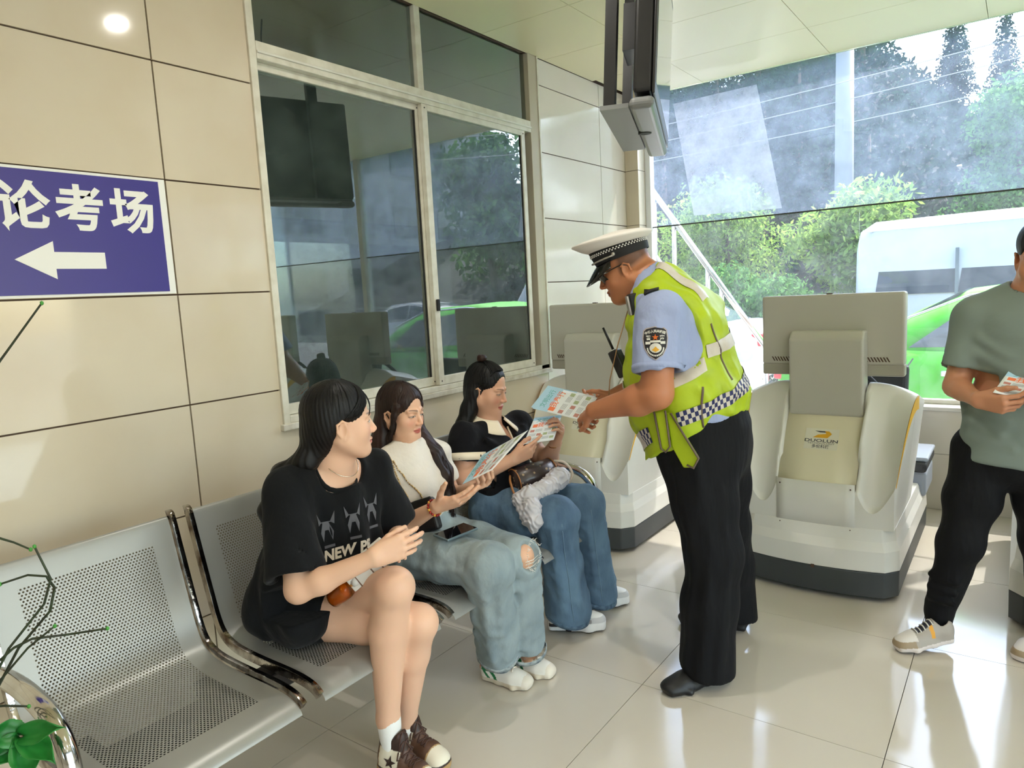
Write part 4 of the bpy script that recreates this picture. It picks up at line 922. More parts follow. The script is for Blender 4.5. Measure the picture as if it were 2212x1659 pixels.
def head_prims(B, h, chub=0.0, male=False, ears=(1, -1), neck=None, nr=(0.052, 0.056)):
    p, s, R = h.p, h.s, h.R; c = chub
    E = lambda x, y, z, a, b_, d, k=0.02, sub=False: B.ell(p(x, y, z), np.array((a, b_, d))*s, R, k*s, sub)
    Q = lambda a, b_, r1, r2, k=0.02, sub=False: B.rc(p(*a), p(*b_), r1*s, r2*s, k*s, sub)
    E(0, -0.014, 0.042, 0.074, 0.094, 0.080); E(0, 0.022, -0.028, 0.062+c, 0.066, 0.080, 0.03)
    for x in (-1, 1):
        Q((x*(0.054+c), -0.012, -0.045), (x*0.020, 0.056, -0.090), 0.021+c*0.6, 0.022+c*0.4, 0.03)
        E(x*(0.036+c*0.5), 0.050, -0.030, 0.027+c*0.5, 0.024, 0.028+c*0.3, 0.025)
        E(x*0.033, 0.098, 0.004, 0.021, 0.017, 0.012, 0.012, True)                       # eye sockets
        E(x*0.032, 0.0725, 0.001, 0.0165, 0.0115, 0.0105, 0.005)                        # lids over the eyeballs
        Q((x*0.014, 0.084, 0.021), (x*0.047, 0.068, 0.020), 0.0075, 0.006, 0.012)        # brow
        E(x*0.0115, 0.0925, -0.0355, 0.0075, 0.010, 0.0065, 0.006)                       # nostril wings
    E(0, 0.064, -0.096, 0.024, 0.020, 0.017, 0.02)                                        # chin
    Q((0, 0.083, 0.006), (0, 0.1020, -0.030), 0.0060, 0.0088 if not male else 0.0100, 0.010)                      # nose
    for x in (-1, 1): E(x*0.006, 0.0985, -0.0415, 0.003, 0.005, 0.003, 0.002, True)
    E(0, 0.0840, -0.0595, 0.0215, 0.0105, 0.0065, 0.005); E(0, 0.0825, -0.0705, 0.0185, 0.0105, 0.0070, 0.005)
    Q((-0.019, 0.0875, -0.0655), (0, 0.0975, -0.0648), 0.0012, 0.0022, 0.002, True); Q((0.019, 0.0875, -0.0655), (0, 0.0975, -0.0648), 0.0012, 0.0022, 0.002, True)
    for x in ears:
        eR = R @ np.array(((0.94, 0.34*x, 0), (-0.34*x, 0.94, 0), (0, 0, 1.0)))
        B.ell(p(x*(0.077+c*0.3), -0.012, -0.014), np.array((0.0065, 0.019, 0.030))*s, eR, 0.006*s); B.rc(p(x*0.069, 0.0, -0.032), p(x*(0.075+c*0.3), -0.004, -0.041), 0.010*s, 0.006*s, 0.008*s)
        B.ell(p(x*(0.086+c*0.3), -0.008, -0.012), np.array((0.0065, 0.011, 0.019))*s, eR, 0.004*s, True)
        B.chain([p(x*(0.081+c*0.3), 0.004, 0.008), p(x*(0.083+c*0.3), -0.010, 0.015), p(x*(0.0845+c*0.3), -0.026, 0.004), p(x*(0.083+c*0.3), -0.026, -0.018), p(x*(0.079+c*0.3), -0.014, -0.036)], [0.0030*s, 0.0034*s, 0.0036*s, 0.0034*s, 0.0038*s], 0.003*s)
    if neck is not None: B.rc(p(0, -0.026, -0.055), neck, nr[0]*s, nr[1]*s, 0.03*s)
def face_paint(h, V, C, lips=None, brow=None, eyes='down', blush=None, scalp=None):
    """C: colours (n,4), modified in place; own colours of lips, brows, lashes and eyes"""
    L = h.loc(V); x, y, z = L[:, 0], L[:, 1], L[:, 2]; ax = np.abs(x)
    def mixin(m, col): C[:, :3] = C[:, :3]*(1-m[:, None])+np.array(col[:3])*m[:, None]
    sst = lambda a, b_, q: np.clip((q-a)/(b_-a), 0, 1)
    if blush is not None:
        m = np.exp(-(((ax-0.040)/0.020)**2+((z+0.030)/0.020)**2))*(y > 0.02)*0.55; mixin(m, blush)
        m = np.exp(-((x/0.012)**2+((z+0.032)/0.010)**2))*(y > 0.09)*0.35; mixin(m, blush)
    if lips is not None:
        zt = -0.0545-0.22*ax+0.10*np.clip(0.005-ax, 0, 1)*0-np.clip(ax-0.016, 0, 1)*0.4; zb = -0.0775+0.0*ax+(ax/0.024)**2*0.011
        m = (1-sst(-0.0012, 0.0012, z-zt))*(sst(-0.0012, 0.0012, z-zb))*(1-sst(0.0215, 0.024, ax))*(y > 0.055); mixin(m*0.85, lips)
        m = np.exp(-((z+0.0652)/0.0011)**2)*(ax < 0.020)*(y > 0.06)*0.7; mixin(m, np.array(lips)*0.3)
    if brow is not None:
        zc = 0.0225+0.0035*np.sin(np.clip((ax-0.012)/0.040, 0, 1)*2.4); th = 0.0032*(1-0.6*np.clip((ax-0.02)/0.032, 0, 1))
        m = np.exp(-((z-zc)/th)**2)*sst(0.009, 0.014, ax)*(1-sst(0.046, 0.052, ax))*(y > 0.03); mixin(m*0.85, brow)
    if eyes:
        e = (ax-0.0315)/0.0155; ins = np.abs(e) < 1; arc = np.sqrt(np.clip(1-e*e, 0, 1)); f = (y > 0.045)
        op = {'open': 1.0, 'down': 0.55, 'shut': 0.16}[eyes]; zu = 0.0005+0.0050*arc*op; zl = 0.0005-0.0042*arc*(0.35+0.65*op)-0.0010
        if eyes == 'down': zu = zu-0.0022; zl = zl-0.0012
        w = ins & (z < zu) & (z > zl) & f; mixin(w*1.0, (0.62, 0.58, 0.54))
        ir = ((ax-0.0315)**2+(z-(zl+zu)/2)**2) < 0.0046**2; mixin((w & ir)*1.0, (0.015, 0.010, 0.008))
        m = np.exp(-((z-zu-0.0004)/0.0013)**2)*(np.abs(e) < 1.12)*f; mixin(m*0.92, (0.02, 0.013, 0.01))
        m = np.exp(-((z-zl)/0.0009)**2)*ins*f*0.35; mixin(m, (0.12, 0.06, 0.04))
        m = np.exp(-((z-zu-0.0045)/0.0012)**2)*ins*f*0.35; mixin(m, (0.16, 0.07, 0.045))
    if scalp is not None:
        zc, yc, col = scalp; m = sst(-0.01, 0.012, z-zc(y)); mixin(m*0.9, col)
def hand(B, w, f, n, side, sc=1.0, curl=((15, 25, 15),)*4, spread=(4, 1, -2, -6), thumb=(35, 25, 20), tdir=(0.62, 0.62, 0.25), k=0.0035):
    """w wrist, f towards the fingers, n the way the palm faces, side=+1/-1 picks the thumb side"""
    f = unit(f); n = unit(np.asarray(n, float)-f*np.dot(n, f)); s_ = np.cross(n, f)*side; P = lambda a, b_, c: np.asarray(w)+(f*a+s_*b_+n*c)*sc
    heads = [(0.086, 0.029, 0.0), (0.091, 0.0095, -0.003), (0.086, -0.010, -0.002), (0.077, -0.027, 0.002)]
    for hd in heads: B.rc(P(0.004, hd[1]*0.55, 0), P(*hd), 0.0155*sc, 0.0108*sc, 0.014*sc)
    B.rc(P(0.020, 0.018, 0.006), P(0.050, 0.026, 0.006), 0.015*sc, 0.012*sc, 0.012*sc); B.rc(P(0.02, -0.018, 0.005), P(0.055, -0.022, 0.004), 0.013*sc, 0.011*sc, 0.012*sc)
    lens = [(0.041, 0.024, 0.019), (0.045, 0.028, 0.020), (0.041, 0.026, 0.019), (0.033, 0.019, 0.017)]; rad = [0.0088, 0.0090, 0.0085, 0.0075]
    out = {}
    for i in range(4):
        p = P(*heads[i]); a = 0.0; c = curl[i % len(curl)]; sp = math.radians(spread[i]); b0 = f*math.cos(sp)+s_*math.sin(sp); r = rad[i]*sc; pts = [p]
        for j in range(3):
            a += math.radians(c[j]); d = b0*math.cos(a)+n*math.sin(a); q = p+d*lens[i][j]*sc
            B.rc(p, q, r*(1-0.09*j), r*(0.91-0.10*j), (0.006 if j == 0 else k)*sc if j else k*sc*1.4); p = q; pts.append(p)
        out[i] = pts
    p = P(0.022, 0.024, 0.006); d = unit(f*tdir[0]+s_*tdir[1]+n*tdir[2]); bx = unit(f-d*np.dot(f, d)); a = 0.0; pts = [p]
    for j, (l, r1, r2) in enumerate(((0.042, 0.0135, 0.0110), (0.033, 0.0108, 0.0096), (0.025, 0.0096, 0.0075))):
        if j: a += math.radians(thumb[j])
        dd = d*math.cos(a)+bx*math.sin(a); q = p+dd*l*sc; B.rc(p, q, r1*sc, r2*sc, 0.006*sc); p = q; pts.append(p)
    out['t'] = pts; return out
def skin_body(name, B, m, parent, fine, res=0.006, base=None, paint=None, ffine=0.0019):
    """one skin mesh: coarse everywhere, re-sampled finely inside the boxes (head, hands)"""
    V, F = B.mesh(res); V = relax(V, F, 2, 0.4); cen = V[F].mean(1); keep = np.ones(len(F), bool)
    for bx in fine: keep &= ~((cen > bx[0]+res*1.2) & (cen < bx[1]-res*1.2)).all(1)
    F = F[keep]; VV, FF = [V], [F]; o = len(V)
    for bx in fine:
        r = bx[2] if len(bx) > 2 else ffine; v, f = B.mesh(r, bx[:2])
        if len(v) == 0: continue
        v = relax(v, f, 1, 0.35); VV.append(v); FF.append(f+o); o += len(v)
    V = np.concatenate(VV); F = np.concatenate(FF); used = np.zeros(len(V), bool); used[F.ravel()] = True; mp = np.cumsum(used)-1; V = V[used]; F = mp[F]
    C = np.tile(np.array(base, float), (len(V), 1))
    if paint: paint(V, C)
    return link(name, np_mesh(name, V, F, m, C), parent)
def nbox(pts, m):
    pts = np.asarray(pts, float); return pts.min(0)-m, pts.max(0)+m
M_skin = mat('skin', None, 0.45, spec=0.4, attr='Col', sss=0.12, bump=(90, 0.06, 0.002))
SK_F = S(226, 182, 154); SK_M = S(196, 138, 104)
def ribbon(mb, pts, r, mi=0, n=6): return mb.tube(pts, r, n, mi)
def shoe(parent, heel, toe, up=(0, 0, 1), Wd=0.042, H_=0.085, sh=0.03, paint=None, res=0.0026, chunky=0.0, lace=None, high=0.0, name='shoe', bend=0.0):
    """trainer as one surface, own colours by zone; heel/toe = ends of the sole on the ground side"""
    heel = np.asarray(heel, float); toe = np.asarray(toe, float); L_ = np.linalg.norm(toe-heel); f = unit(toe-heel); u = unit(np.asarray(up, float)-f*np.dot(up, f)); r = np.cross(f, u)
    P = lambda a, b_, c: heel+f*a*L_+r*b_+u*(c-bend*math.sin(math.pi*min(a, 1))); W = Wd; B = SDF(); R_ = np.stack([f, r, u], 1)
    B.loft([(P(0.10, 0, sh/2), r, W*0.74+chunky, sh/2), (P(0.40, 0, sh/2), r, W*0.74+chunky, sh/2), (P(0.70, 0, sh/2), r, W*1.02+chunky, sh/2), (P(0.90, 0, sh*0.56), r, W*0.72+chunky, sh*0.48)], 0.012, n=3.0)
    B.ell(P(0.13, 0, sh+0.022), (L_*0.13, W*0.80, H_*0.40+high*0.3), R_, 0.018); B.ell(P(0.36, 0, sh+0.022), (L_*0.20, W*0.82, H_*0.50), R_, 0.02); B.ell(P(0.62, 0, sh+0.010), (L_*0.24, W*0.98, H_*0.40), R_, 0.02); B.ell(P(0.82, 0, sh+0.004), (L_*0.16, W*0.88, H_*0.30), R_, 0.016)
    B.rc(P(0.20, 0, sh+0.03), P(0.16, 0, sh+0.045+high), W*0.80, W*0.78, 0.02); B.rc(P(0.40, 0, sh+H_*0.40), P(0.30, 0, sh+H_*0.62+high), W*0.52, W*0.5, 0.015)
    B.rc(P(0.20, 0, sh+0.05), P(0.17, 0, sh+0.13+high), W*0.62, W*0.66, 0.004, True); B.plane(P(0, 0, 0.001), -u, 0.004)
    V, F = B.mesh(res); V = relax(V, F, 2, 0.4); Lc = (V-heel) @ R_; Lc[:, 0] /= L_
    C = np.ones((len(V), 4)); C[:, :3] = paint(Lc[:, 0], Lc[:, 1]/W, Lc[:, 2]); o = link(name, np_mesh(name, V, F, M_shoe, C), parent)
    if lace:
        bv = bvh_of(o); b = MB()
        for k in range(lace[1]):
            a = 0.36+0.26*k/max(lace[1]-1, 1)
            for sg in ((1,) if lace[2] == 'bar' else (1, -1)):
                pts = []
                for q in np.linspace(-1, 1, 7):
                    p0 = P(a+(0.03*q*sg if lace[2] != 'bar' else 0), q*W*0.48, 0.2); h = bv.ray_cast(Vector(p0), Vector(-u), 0.3)
                    if h[0] is not None: pts.append(np.array(h[0])+u*0.0015)
                if len(pts) > 2: b.tube(pts, 0.0028, 6)
        if lace[3]:
            for sg in (-1, 1):
                c0 = P(0.37, 0, sh+H_*0.62); b.tube([c0, c0+r*sg*0.022+u*0.012+f*0.004, c0+r*sg*0.036-u*0.004+f*0.012, c0+r*sg*0.020-u*0.012+f*0.016, c0+f*0.01], 0.0028, 6); b.tube([c0, c0+r*sg*0.014+f*0.03-u*0.006, c0+r*sg*0.024+f*0.05-u*0.03], 0.0025, 6)
        build('lace', b, lace[0], o)
    return o, P
def colz(*zones):
    """paint(a, b, c) from (mask function, colour) pairs applied in order"""
    def fn(a, b_, c):
        C = np.ones((len(a), 3))
        for m, col in zones: k = np.clip(m(a, b_, c).astype(float), 0, 1)[:, None]; C = C*(1-k)+np.array(col[:3])*k
        return C
    return fn
M_shoe = mat('shoe_leather', None, 0.5, attr='Col')
ALL = lambda a, b_, c: np.ones_like(a)
# ================================================================== woman in black T-shirt
def stripes(freq, amp):  # strand relief for hair
    return freq, amp
M_hairb = mat('hair_black', S(12, 11, 12), 0.5, spec=0.3, bump=(60, 0.5, 0.004), stretch=(1, 1, 0.12)); M_hairbr = mat('hair_brown_black', S(30, 20, 17), 0.5, spec=0.3, noise=(14, 0.6, S(60, 34, 26)), bump=(70, 0.5, 0.004), stretch=(1, 1, 0.1))
M_tee = mat('tee_black_cotton', S(15, 17, 20), 0.9, spec=0.2, sheen=0.05, bump=(9, 0.5, 0.03), stretch=(1, 1, 0.5), noise=(5, 0.4, S(11, 12, 14)))
def hair_post(axis_o, amp, n):
    o = np.asarray(axis_o, float)
    return lambda D_, X, Y, Z: D_ + (amp*np.sin(np.arctan2(Y-o[1], X-o[0])*n+6*np.sin((Z-o[2])*9))).astype(np.float32)
def strands(h, parent, m, guides, jit, seed, wisps=40, cap=(0.088, 0.106, 0.092)):
    """fine locks over the hair mass: guide paths in head coordinates, plus loose wisps on the crown"""
    rs_ = random.Random(seed); b = MB(); J = lambda q, k: tuple(c+rs_.uniform(-jit, jit)*k for c in q)
    for path, r in guides:
        for rep in range(2):
            pts = [J(q, 0.2+0.8*i/len(path)) for i, q in enumerate(path)]; sm = smooth3([h.p(*q) for q in pts], 3); n = len(sm); b.tube(sm, [r*h.s*(1.0-0.75*(i/(n-1))**2) for i in range(n)], 4)
    for k in range(wisps):
        a = rs_.uniform(1.2, 5.1); e0 = rs_.uniform(0.5, 1.25); pts = []
        for i in range(5):
            e = e0-i*0.22; pts.append(h.p(cap[0]*math.sin(a)*math.cos(e), -0.018+cap[1]*math.cos(a)*math.cos(e), 0.046+cap[2]*math.sin(e)+rs_.uniform(-0.001, 0.002)))
        b.tube(pts, [0.0004, 0.0009, 0.0009, 0.0008, 0.0003], 3)
    o = build('hair_strands', b, m, parent); o['kind'] = 'stuff'; return o
def hpt(x, z, off=0.0, cap=(0.087, 0.105, 0.092), c=(0, -0.019, 0.046)):
    """point on the hair surface at lateral x and height z, front side"""
    q = max(1-(x/cap[0])**2-((z-c[2])/cap[2])**2, 0.0); return (x, c[1]+cap[1]*math.sqrt(q)+off, z)
def smooth3(P, n=4):
    P = [np.asarray(q, float) for q in P]; out = []
    for i in range(len(P)-1):
        p0, p1, p2, p3 = P[max(i-1, 0)], P[i], P[i+1], P[min(i+2, len(P)-1)]
        for k in range(n):
            t = k/n; out.append(0.5*(2*p1+(p2-p0)*t+(2*p0-5*p1+4*p2-p3)*t*t+(3*p1-p0-3*p2+p3)*t**3))
    return out+[P[-1]]
def woman_black_tee():
    t = thing('person', (0.75, 1.36, 0), 'seated woman in an oversized black T-shirt with bare crossed legs, head turned away', 'person')
    h = Head((0.812, 1.370, 1.116), (0.52, 0.85, -0.02), sc=0.95)
    neck = np.array((0.765, 1.365, 0.985)); pel = np.array((0.60, 1.36, 0.535)); chest = np.array((0.73, 1.36, 0.87))
    shR, shL = np.array((0.745, 1.215, 0.925)), np.array((0.755, 1.515, 0.93)); elR, wrR = np.array((0.855, 1.135, 0.690)), np.array((1.030, 1.262, 0.772))
    elL, wrL = np.array((0.790, 1.580, 0.700)), np.array((0.905, 1.485, 0.742))
    hipR, hipL = np.array((0.615, 1.275, 0.52)), np.array((0.615, 1.445, 0.525)); knB, anB = np.array((1.005, 1.44, 0.500)), np.array((0.885, 1.470, 0.135)); knA, anA = np.array((1.015, 1.338, 0.652)), np.array((0.935, 1.350, 0.215))
    B = SDF(); head_prims(B, h, 0.004, neck=neck, nr=(0.047, 0.052))
    B.loft([(neck, (0, 1, 0), 0.06, 0.05), (chest, (0, 1, 0), 0.13, 0.08), (pel, (0, 1, 0), 0.14, 0.09)], 0.04)
    for a, b_ in ((shR, elR), (shL, elL)): B.rc(neck*0.3+a*0.7+np.array((0, 0, -0.0)), a, 0.045, 0.045, 0.03); B.rc(a, b_, 0.044, 0.037, 0.02)
    for a, b_ in ((elR, wrR), (elL, wrL)): B.chain([a, a*0.7+b_*0.3+np.array((0, 0, -0.003)), b_], [0.034, 0.035, 0.0235], 0.02)
    B.chain([hipR, hipR*0.4+knB*0.6, knB], [0.092, 0.078, 0.056], 0.02); B.chain([knB, knB*0.68+anB*0.32+np.array((-0.014, 0, 0)), anB], [0.054, 0.055, 0.034], 0.02)
    B.chain([hipL, hipL*0.4+knA*0.6, knA], [0.090, 0.078, 0.057], 0.012); B.ell(knA+np.array((0.012, -0.004, 0.006)), (0.048, 0.05, 0.05), None, 0.03); B.chain([knA, knA*0.68+anA*0.32+np.array((-0.016, 0, 0)), anA], [0.055, 0.057, 0.034], 0.012)
    B.rc(anA, anA+np.array((0.008, 0, -0.06)), 0.033, 0.028, 0.02); B.rc(anB, anB+np.array((0.008, 0, -0.05)), 0.033, 0.028, 0.02)
    fR = unit(np.array((1.098, 1.352, 0.800))-wrR); hr_ = hand(B, wrR, fR, np.array((-0.70, 0.62, -0.22)), -1, 0.92, curl=((18, 28, 18), (19, 29, 18), (20, 30, 18), (22, 31, 18)), spread=(1, 0, -1, -2), thumb=(0, 10, 10), tdir=(0.88, 0.32, 0.34))
    fL = unit(np.array((0.985, 1.38, 0.765))-wrL); hl_ = hand(B, wrL, fL, np.array((0.2, -0.2, -0.9)), -1, 0.84, curl=((28, 32, 22), (32, 34, 22), (36, 34, 22), (36, 36, 22)), spread=(3, 1, -1, -4), tdir=(0.75, 0.45, 0.3))
    def paint(V, C): face_paint(h, V, C, S(196, 112, 104), S(60, 46, 40), 'open', S(230, 164, 142))
    skin_body('body', B, M_skin, t, [h.box()]+[nbox(np.concatenate([np.array(q) for q in H_.values()]+[[w]]), 0.022) for H_, w in ((hr_, wrR), (hl_, wrL))], 0.0065, SK_F, paint)
    # T-shirt
    T = SDF(); ax = (0, 1, 0)
    T.loft([((0.748, 1.365, 0.965), ax, 0.095, 0.060), ((0.735, 1.365, 0.91), ax, 0.160, 0.092), ((0.715, 1.362, 0.82), ax, 0.178, 0.118), ((0.690, 1.36, 0.70), ax, 0.185, 0.130), ((0.655, 1.36, 0.60), ax, 0.200, 0.140), ((0.625, 1.352, 0.53), ax, 0.208, 0.135)], 0.05)
    T.rc((0.748, 1.32, 0.955), shR+(0, 0, 0.008), 0.048, 0.062, 0.04); T.rc((0.75, 1.41, 0.957), shL+(0, 0, 0.008), 0.048, 0.062, 0.04)
    eR = shR*0.12+elR*0.88; eL = shL*0.12+elL*0.88
    T.rc(shR, eR+(-0.008, -0.004, -0.005), 0.066, 0.080, 0.03); T.rc(shL, eL+(-0.005, 0.01, -0.01), 0.066, 0.078, 0.03)
    T.rc((0.63, 1.24, 0.545), (0.72, 1.235, 0.545), 0.110, 0.088, 0.04); T.rc((0.63, 1.46, 0.55), (0.74, 1.43, 0.575), 0.10, 0.095, 0.04)     # hem spread over the hips
    # folds
    for a, b_, r in (((0.80, 1.235, 0.86), (0.82, 1.30, 0.66), 0.016), ((0.815, 1.36, 0.88), (0.845, 1.39, 0.66), 0.017), ((0.80, 1.46, 0.87), (0.83, 1.47, 0.68), 0.014), ((0.83, 1.30, 0.70), (0.80, 1.42, 0.60), 0.016), ((0.70, 1.19, 0.70), (0.80, 1.19, 0.60), 0.018), ((0.66, 1.17, 0.66), (0.76, 1.16, 0.55), 0.016), ((0.75, 1.15, 0.86), (0.82, 1.10, 0.74), 0.018), ((0.79, 1.16, 0.88), (0.87, 1.13, 0.76), 0.016)): T.rc(a, b_, r, r*0.8, 0.03)
    for a, b_, r in (((0.835, 1.265, 0.84), (0.875, 1.275, 0.68), 0.014), ((0.85, 1.33, 0.84), (0.875, 1.33, 0.70), 0.012), ((0.74, 1.155, 0.80), (0.80, 1.145, 0.58), 0.015)): T.rc(a, b_, r, r, 0.03, True)
    w_ = wob(0.0065, 32, 3); w2_ = wob(0.0028, 70, 5); T.post = lambda D_, X, Y, Z: D_+w_(X, Y, Z*0.6)+w2_(X, Y, Z*0.5)
    dr_ = unit(elR-shR); T.cutbox(eR-0.14, eR+0.14, eR-dr_*0.002, dr_, 0.006); dl_ = unit(elL-shL); T.cutbox(eL-0.13, eL+0.13, eL, dl_, 0.006)
    T.rc(eR-dr_*0.05, eR+dr_*0.2, 0.058, 0.066, 0.004, True)
    T.rc(neck+(0.020, 0, -0.006), neck+(0.085, 0.012, 0.065), 0.076, 0.098, 0.006, True)
    T.plane((0, 0, 0.452), (0, 0, -1), 0.02)
    tee = cloth('t_shirt', T, 0.0062, M_tee, t)
    rim = []
    bv = bvh_of(tee)
    # print on the chest: three dog heads and the lettering
    M_prt = mat('print_grey', S(92, 92, 98), 0.9); M_ptx = mat('print_cream', S(214, 204, 190), 0.9)
    o = np.array((0.90, 1.340, 0.785)); rr = unit((0.30, 0.95, 0)); uu = unit((-0.18, 0.03, 1.0)); b = MB()
    for dx, dz, fl in ((-0.085, 0.040, 1), (0.0, 0.045, -1), (0.075, 0.058, -1)):
        for sg in (-1, 1): put2d(b, fan2d([(dx+sg*0.022, dz+0.012), (dx+sg*0.028, dz+0.050), (dx+sg*0.012, dz+0.020)]), o, rr, uu, 0, [bv])
        for pts in ([(dx-0.008, dz+0.020), (dx+0.008, dz+0.020), (dx+0.018, dz-0.010), (dx+0.014, dz-0.036), (dx+0.005, dz-0.004), (dx-0.005, dz-0.004), (dx-0.014, dz-0.036), (dx-0.019, dz-0.010)],):
            put2d(b, (pts, [(0, 1, 4, 5), (1, 2, 3, 4), (0, 5, 6, 7)]), o, rr, uu, 0, [bv])
        put2d(b, rect2d(0.030, 0.003, 6, 1, dx, dz+0.020), o, rr, uu, 0, [bv]); put2d(b, rect2d(0.034, 0.008, 6, 1, dx+0.002, dz-0.052), o, rr, uu, 0, [bv])
    pr = build('dog_print', b, M_prt, tee); pr['kind'] = 'stuff'
    b = MB(); put2d(b, text_mesh('NEW PR', 0.044, 0.0018, sub=2, shear=0.15), o-uu*0.040-rr*0.026, rr, uu, 0, [bv], 0.0022); build('chest_lettering', b, M_ptx, tee)
    b = MB(); ring = []
    h0 = neck+np.array((0.020, 0, -0.006)); h1 = neck+np.array((0.085, 0.012, 0.065)); hax = unit(h1-h0); e1 = unit(np.cross(hax, (0, 1, 0))); e2 = np.cross(hax, e1); hl_n = np.linalg.norm(h1-h0)
    for k in range(25):
        a = 2*math.pi*k/24; e = e1*math.cos(a)+e2*math.sin(a); best = None
        for tt in np.linspace(-0.09, 0.10, 60):
            p = h0+hax*tt+e*(0.076+0.022*min(max(tt/hl_n, 0), 1)+0.005); hit = bv.find_nearest(Vector(p))
            if (np.array(hit[0])-p) @ np.array(hit[1]) > 0: best = p
        ring.append(best if best is not None else (ring[-1] if ring else h0+e*0.08))
    ring = ring[:-1]
    for _ in range(4): ring = [(ring[k-1]+ring[k]*2+ring[(k+1) % len(ring)])/4 for k in range(len(ring))]
    ring.append(ring[0])
    b.tube(ring, (0.0075, 0.0045), 8, cap=False); build('collar', b, M_tee, tee)
    b = MB(); b.tube([neck+np.array((0.022+0.052*math.cos(a), 0.004+0.058*math.sin(a), 0.018-0.050*math.cos(a))) for a in np.linspace(-1.9, 1.9, 22)], 0.0013, 5); build('necklace', b, mat('fine_silver', S(226, 216, 200), 0.2, metal=1.0), t)
    # shorts showing under the shirt
    G = SDF(); G.rc(hipR+(-0.02, 0, 0.0), hipR*0.72+knB*0.28, 0.108, 0.096, 0.03); G.rc(hipL+(-0.02, 0, 0), hipL*0.74+knA*0.26, 0.104, 0.094, 0.03); G.plane((0, 0, 0.442), (0, 0, -1), 0.01)
    d_ = unit(knB-hipR); q = hipR*0.72+knB*0.28; G.cutbox(q-0.12, q+0.12, q+d_*0.02, d_, 0.008); cloth('shorts', G, 0.008, M_tee, t)
    # hair
    Hh = SDF(); Rh = h.R; s = h.s
    Hh.ell(h.p(0, -0.020, 0.048), np.array((0.086, 0.104, 0.090))*s, Rh, 0.02)
    Hh.ell(h.p(0.0, -0.050, 0.0), np.array((0.080, 0.066, 0.085))*s, Rh, 0.03); Hh.rc(h.p(0, -0.075, -0.03), h.p(0.0, -0.075, -0.075), 0.050*s, 0.036*s, 0.03)
    Hh.ell(h.p(0.004, 0.100, -0.030), np.array((0.078, 0.062, 0.094))*s, Rh, 0.014, True); Hh.rc(h.p(-0.12, 0.030, -0.040), h.p(0.12, 0.030, -0.040), 0.038*s, 0.038*s, 0.014, True)
    for x in (1, -1): Hh.ell(h.p(x*0.088, 0.006, -0.018), np.array((0.03, 0.022, 0.032))*s, Rh, 0.01, True)
    Hh.chain([h.p(0, -0.085, -0.060), h.p(0.005, -0.115, -0.11), np.array((0.690, 1.235, 0.975)), np.array((0.630, 1.215, 0.86)), np.array((0.615, 1.225, 0.76))], [0.040, 0.034, 0.030, 0.026, 0.012], 0.02)
    Hh.post = hair_post(h.p(0, -0.02, 0.05), 0.0011, 46)
    hb = cloth('hair', Hh, 0.0034, M_hairb, t, 1)
    fringe = [([hpt(0.004, 0.135), hpt(0.020+0.012*q, 0.112), hpt(0.038+0.022*q, 0.082-0.004*q), hpt(0.054+0.024*q, 0.056-0.008*q, 0.002), hpt(0.064+0.018*q, 0.032-0.014*q, 0.001)], 0.0022) for q in np.linspace(-0.35, 1, 26)]+[([hpt(0.0, 0.135), hpt(-0.016-0.015*q, 0.112), hpt(-0.036-0.02*q, 0.082), hpt(-0.054-0.02*q, 0.042, 0.002), hpt(-0.062-0.018*q, -0.005, 0.002)], 0.0022) for q in np.linspace(-0.2, 1, 16)]+[([hpt(0.01, 0.130), hpt(0.028, 0.095, 0.004), hpt(0.040, 0.055, 0.010), hpt(0.046, 0.020, 0.014)], 0.0012) for q in range(5)]
    strands(h, hb, M_hairb, fringe, 0.003, 3, 60)
    # socks and shoes
    M_sock = mat('sock_white', S(236, 236, 234), 0.9, bump=(120, 0.3, 0.002))
    for an in (anA, anB):
        K = SDF(); K.rc(an+(0.002, 0, 0.012 if an is anA else -0.02), an+(0.006, 0, -0.085), 0.0375, 0.032, 0.01); K.plane(an+(0, 0, 0.012 if an is anA else -0.018), (0, 0, 1), 0.003); cloth('sock', K, 0.004, M_sock, t)
    brown, tan, cream, dk = S(88, 60, 46), S(178, 146, 98), S(228, 220, 200), S(52, 34, 28)
    pt = colz((ALL, tan), (lambda a, b_, c: (c > 0.036) & (a > 0.10) & (a < 0.52), cream), (lambda a, b_, c: (a > 0.42) & (a < 0.74) & (c > 0.038), brown), (lambda a, b_, c: (a > 0.76) & (c > 0.034), cream), (lambda a, b_, c: (a < 0.09) & (c > 0.04), brown), (lambda a, b_, c: np.abs(c-0.033) < 0.0035, dk), (lambda a, b_, c: (c > 0.105), dk), (lambda a, b_, c: c < 0.006, dk))
    M_lace = mat('lace_brown', S(74, 50, 42), 0.8)
    for nm, heel, toe, up in (('A', anA+(-0.050, 0.002, -0.172), anA+(0.162, 0.014, -0.206), (0.12, 0.0, 1)), ('B', (0.838, 1.480, 0.0), (1.050, 1.470, 0.0), (0, 0, 1))):
        o_, P_ = shoe(t, heel, toe, up, 0.046, 0.095, 0.032, pt, lace=(M_lace, 5, 'x', True), high=0.045)
        bs = MB(); bvs = [bvh_of(o_)]; hl = np.asarray(heel, float); ff = unit(np.asarray(toe, float)-hl); rr_ = np.cross(ff, unit(np.asarray(up, float)-ff*np.dot(up, ff)))
        uu_ = np.cross(rr_, ff); put2d(bs, star2d(0.022), P_(0.30, 0.0, 0.068)+rr_*0.05, ff, uu_, 0, bvs, 0.0015, 0.10); build('star', bs, mat('star_brown', S(52, 34, 30), 0.7), o_)
woman_black_tee()
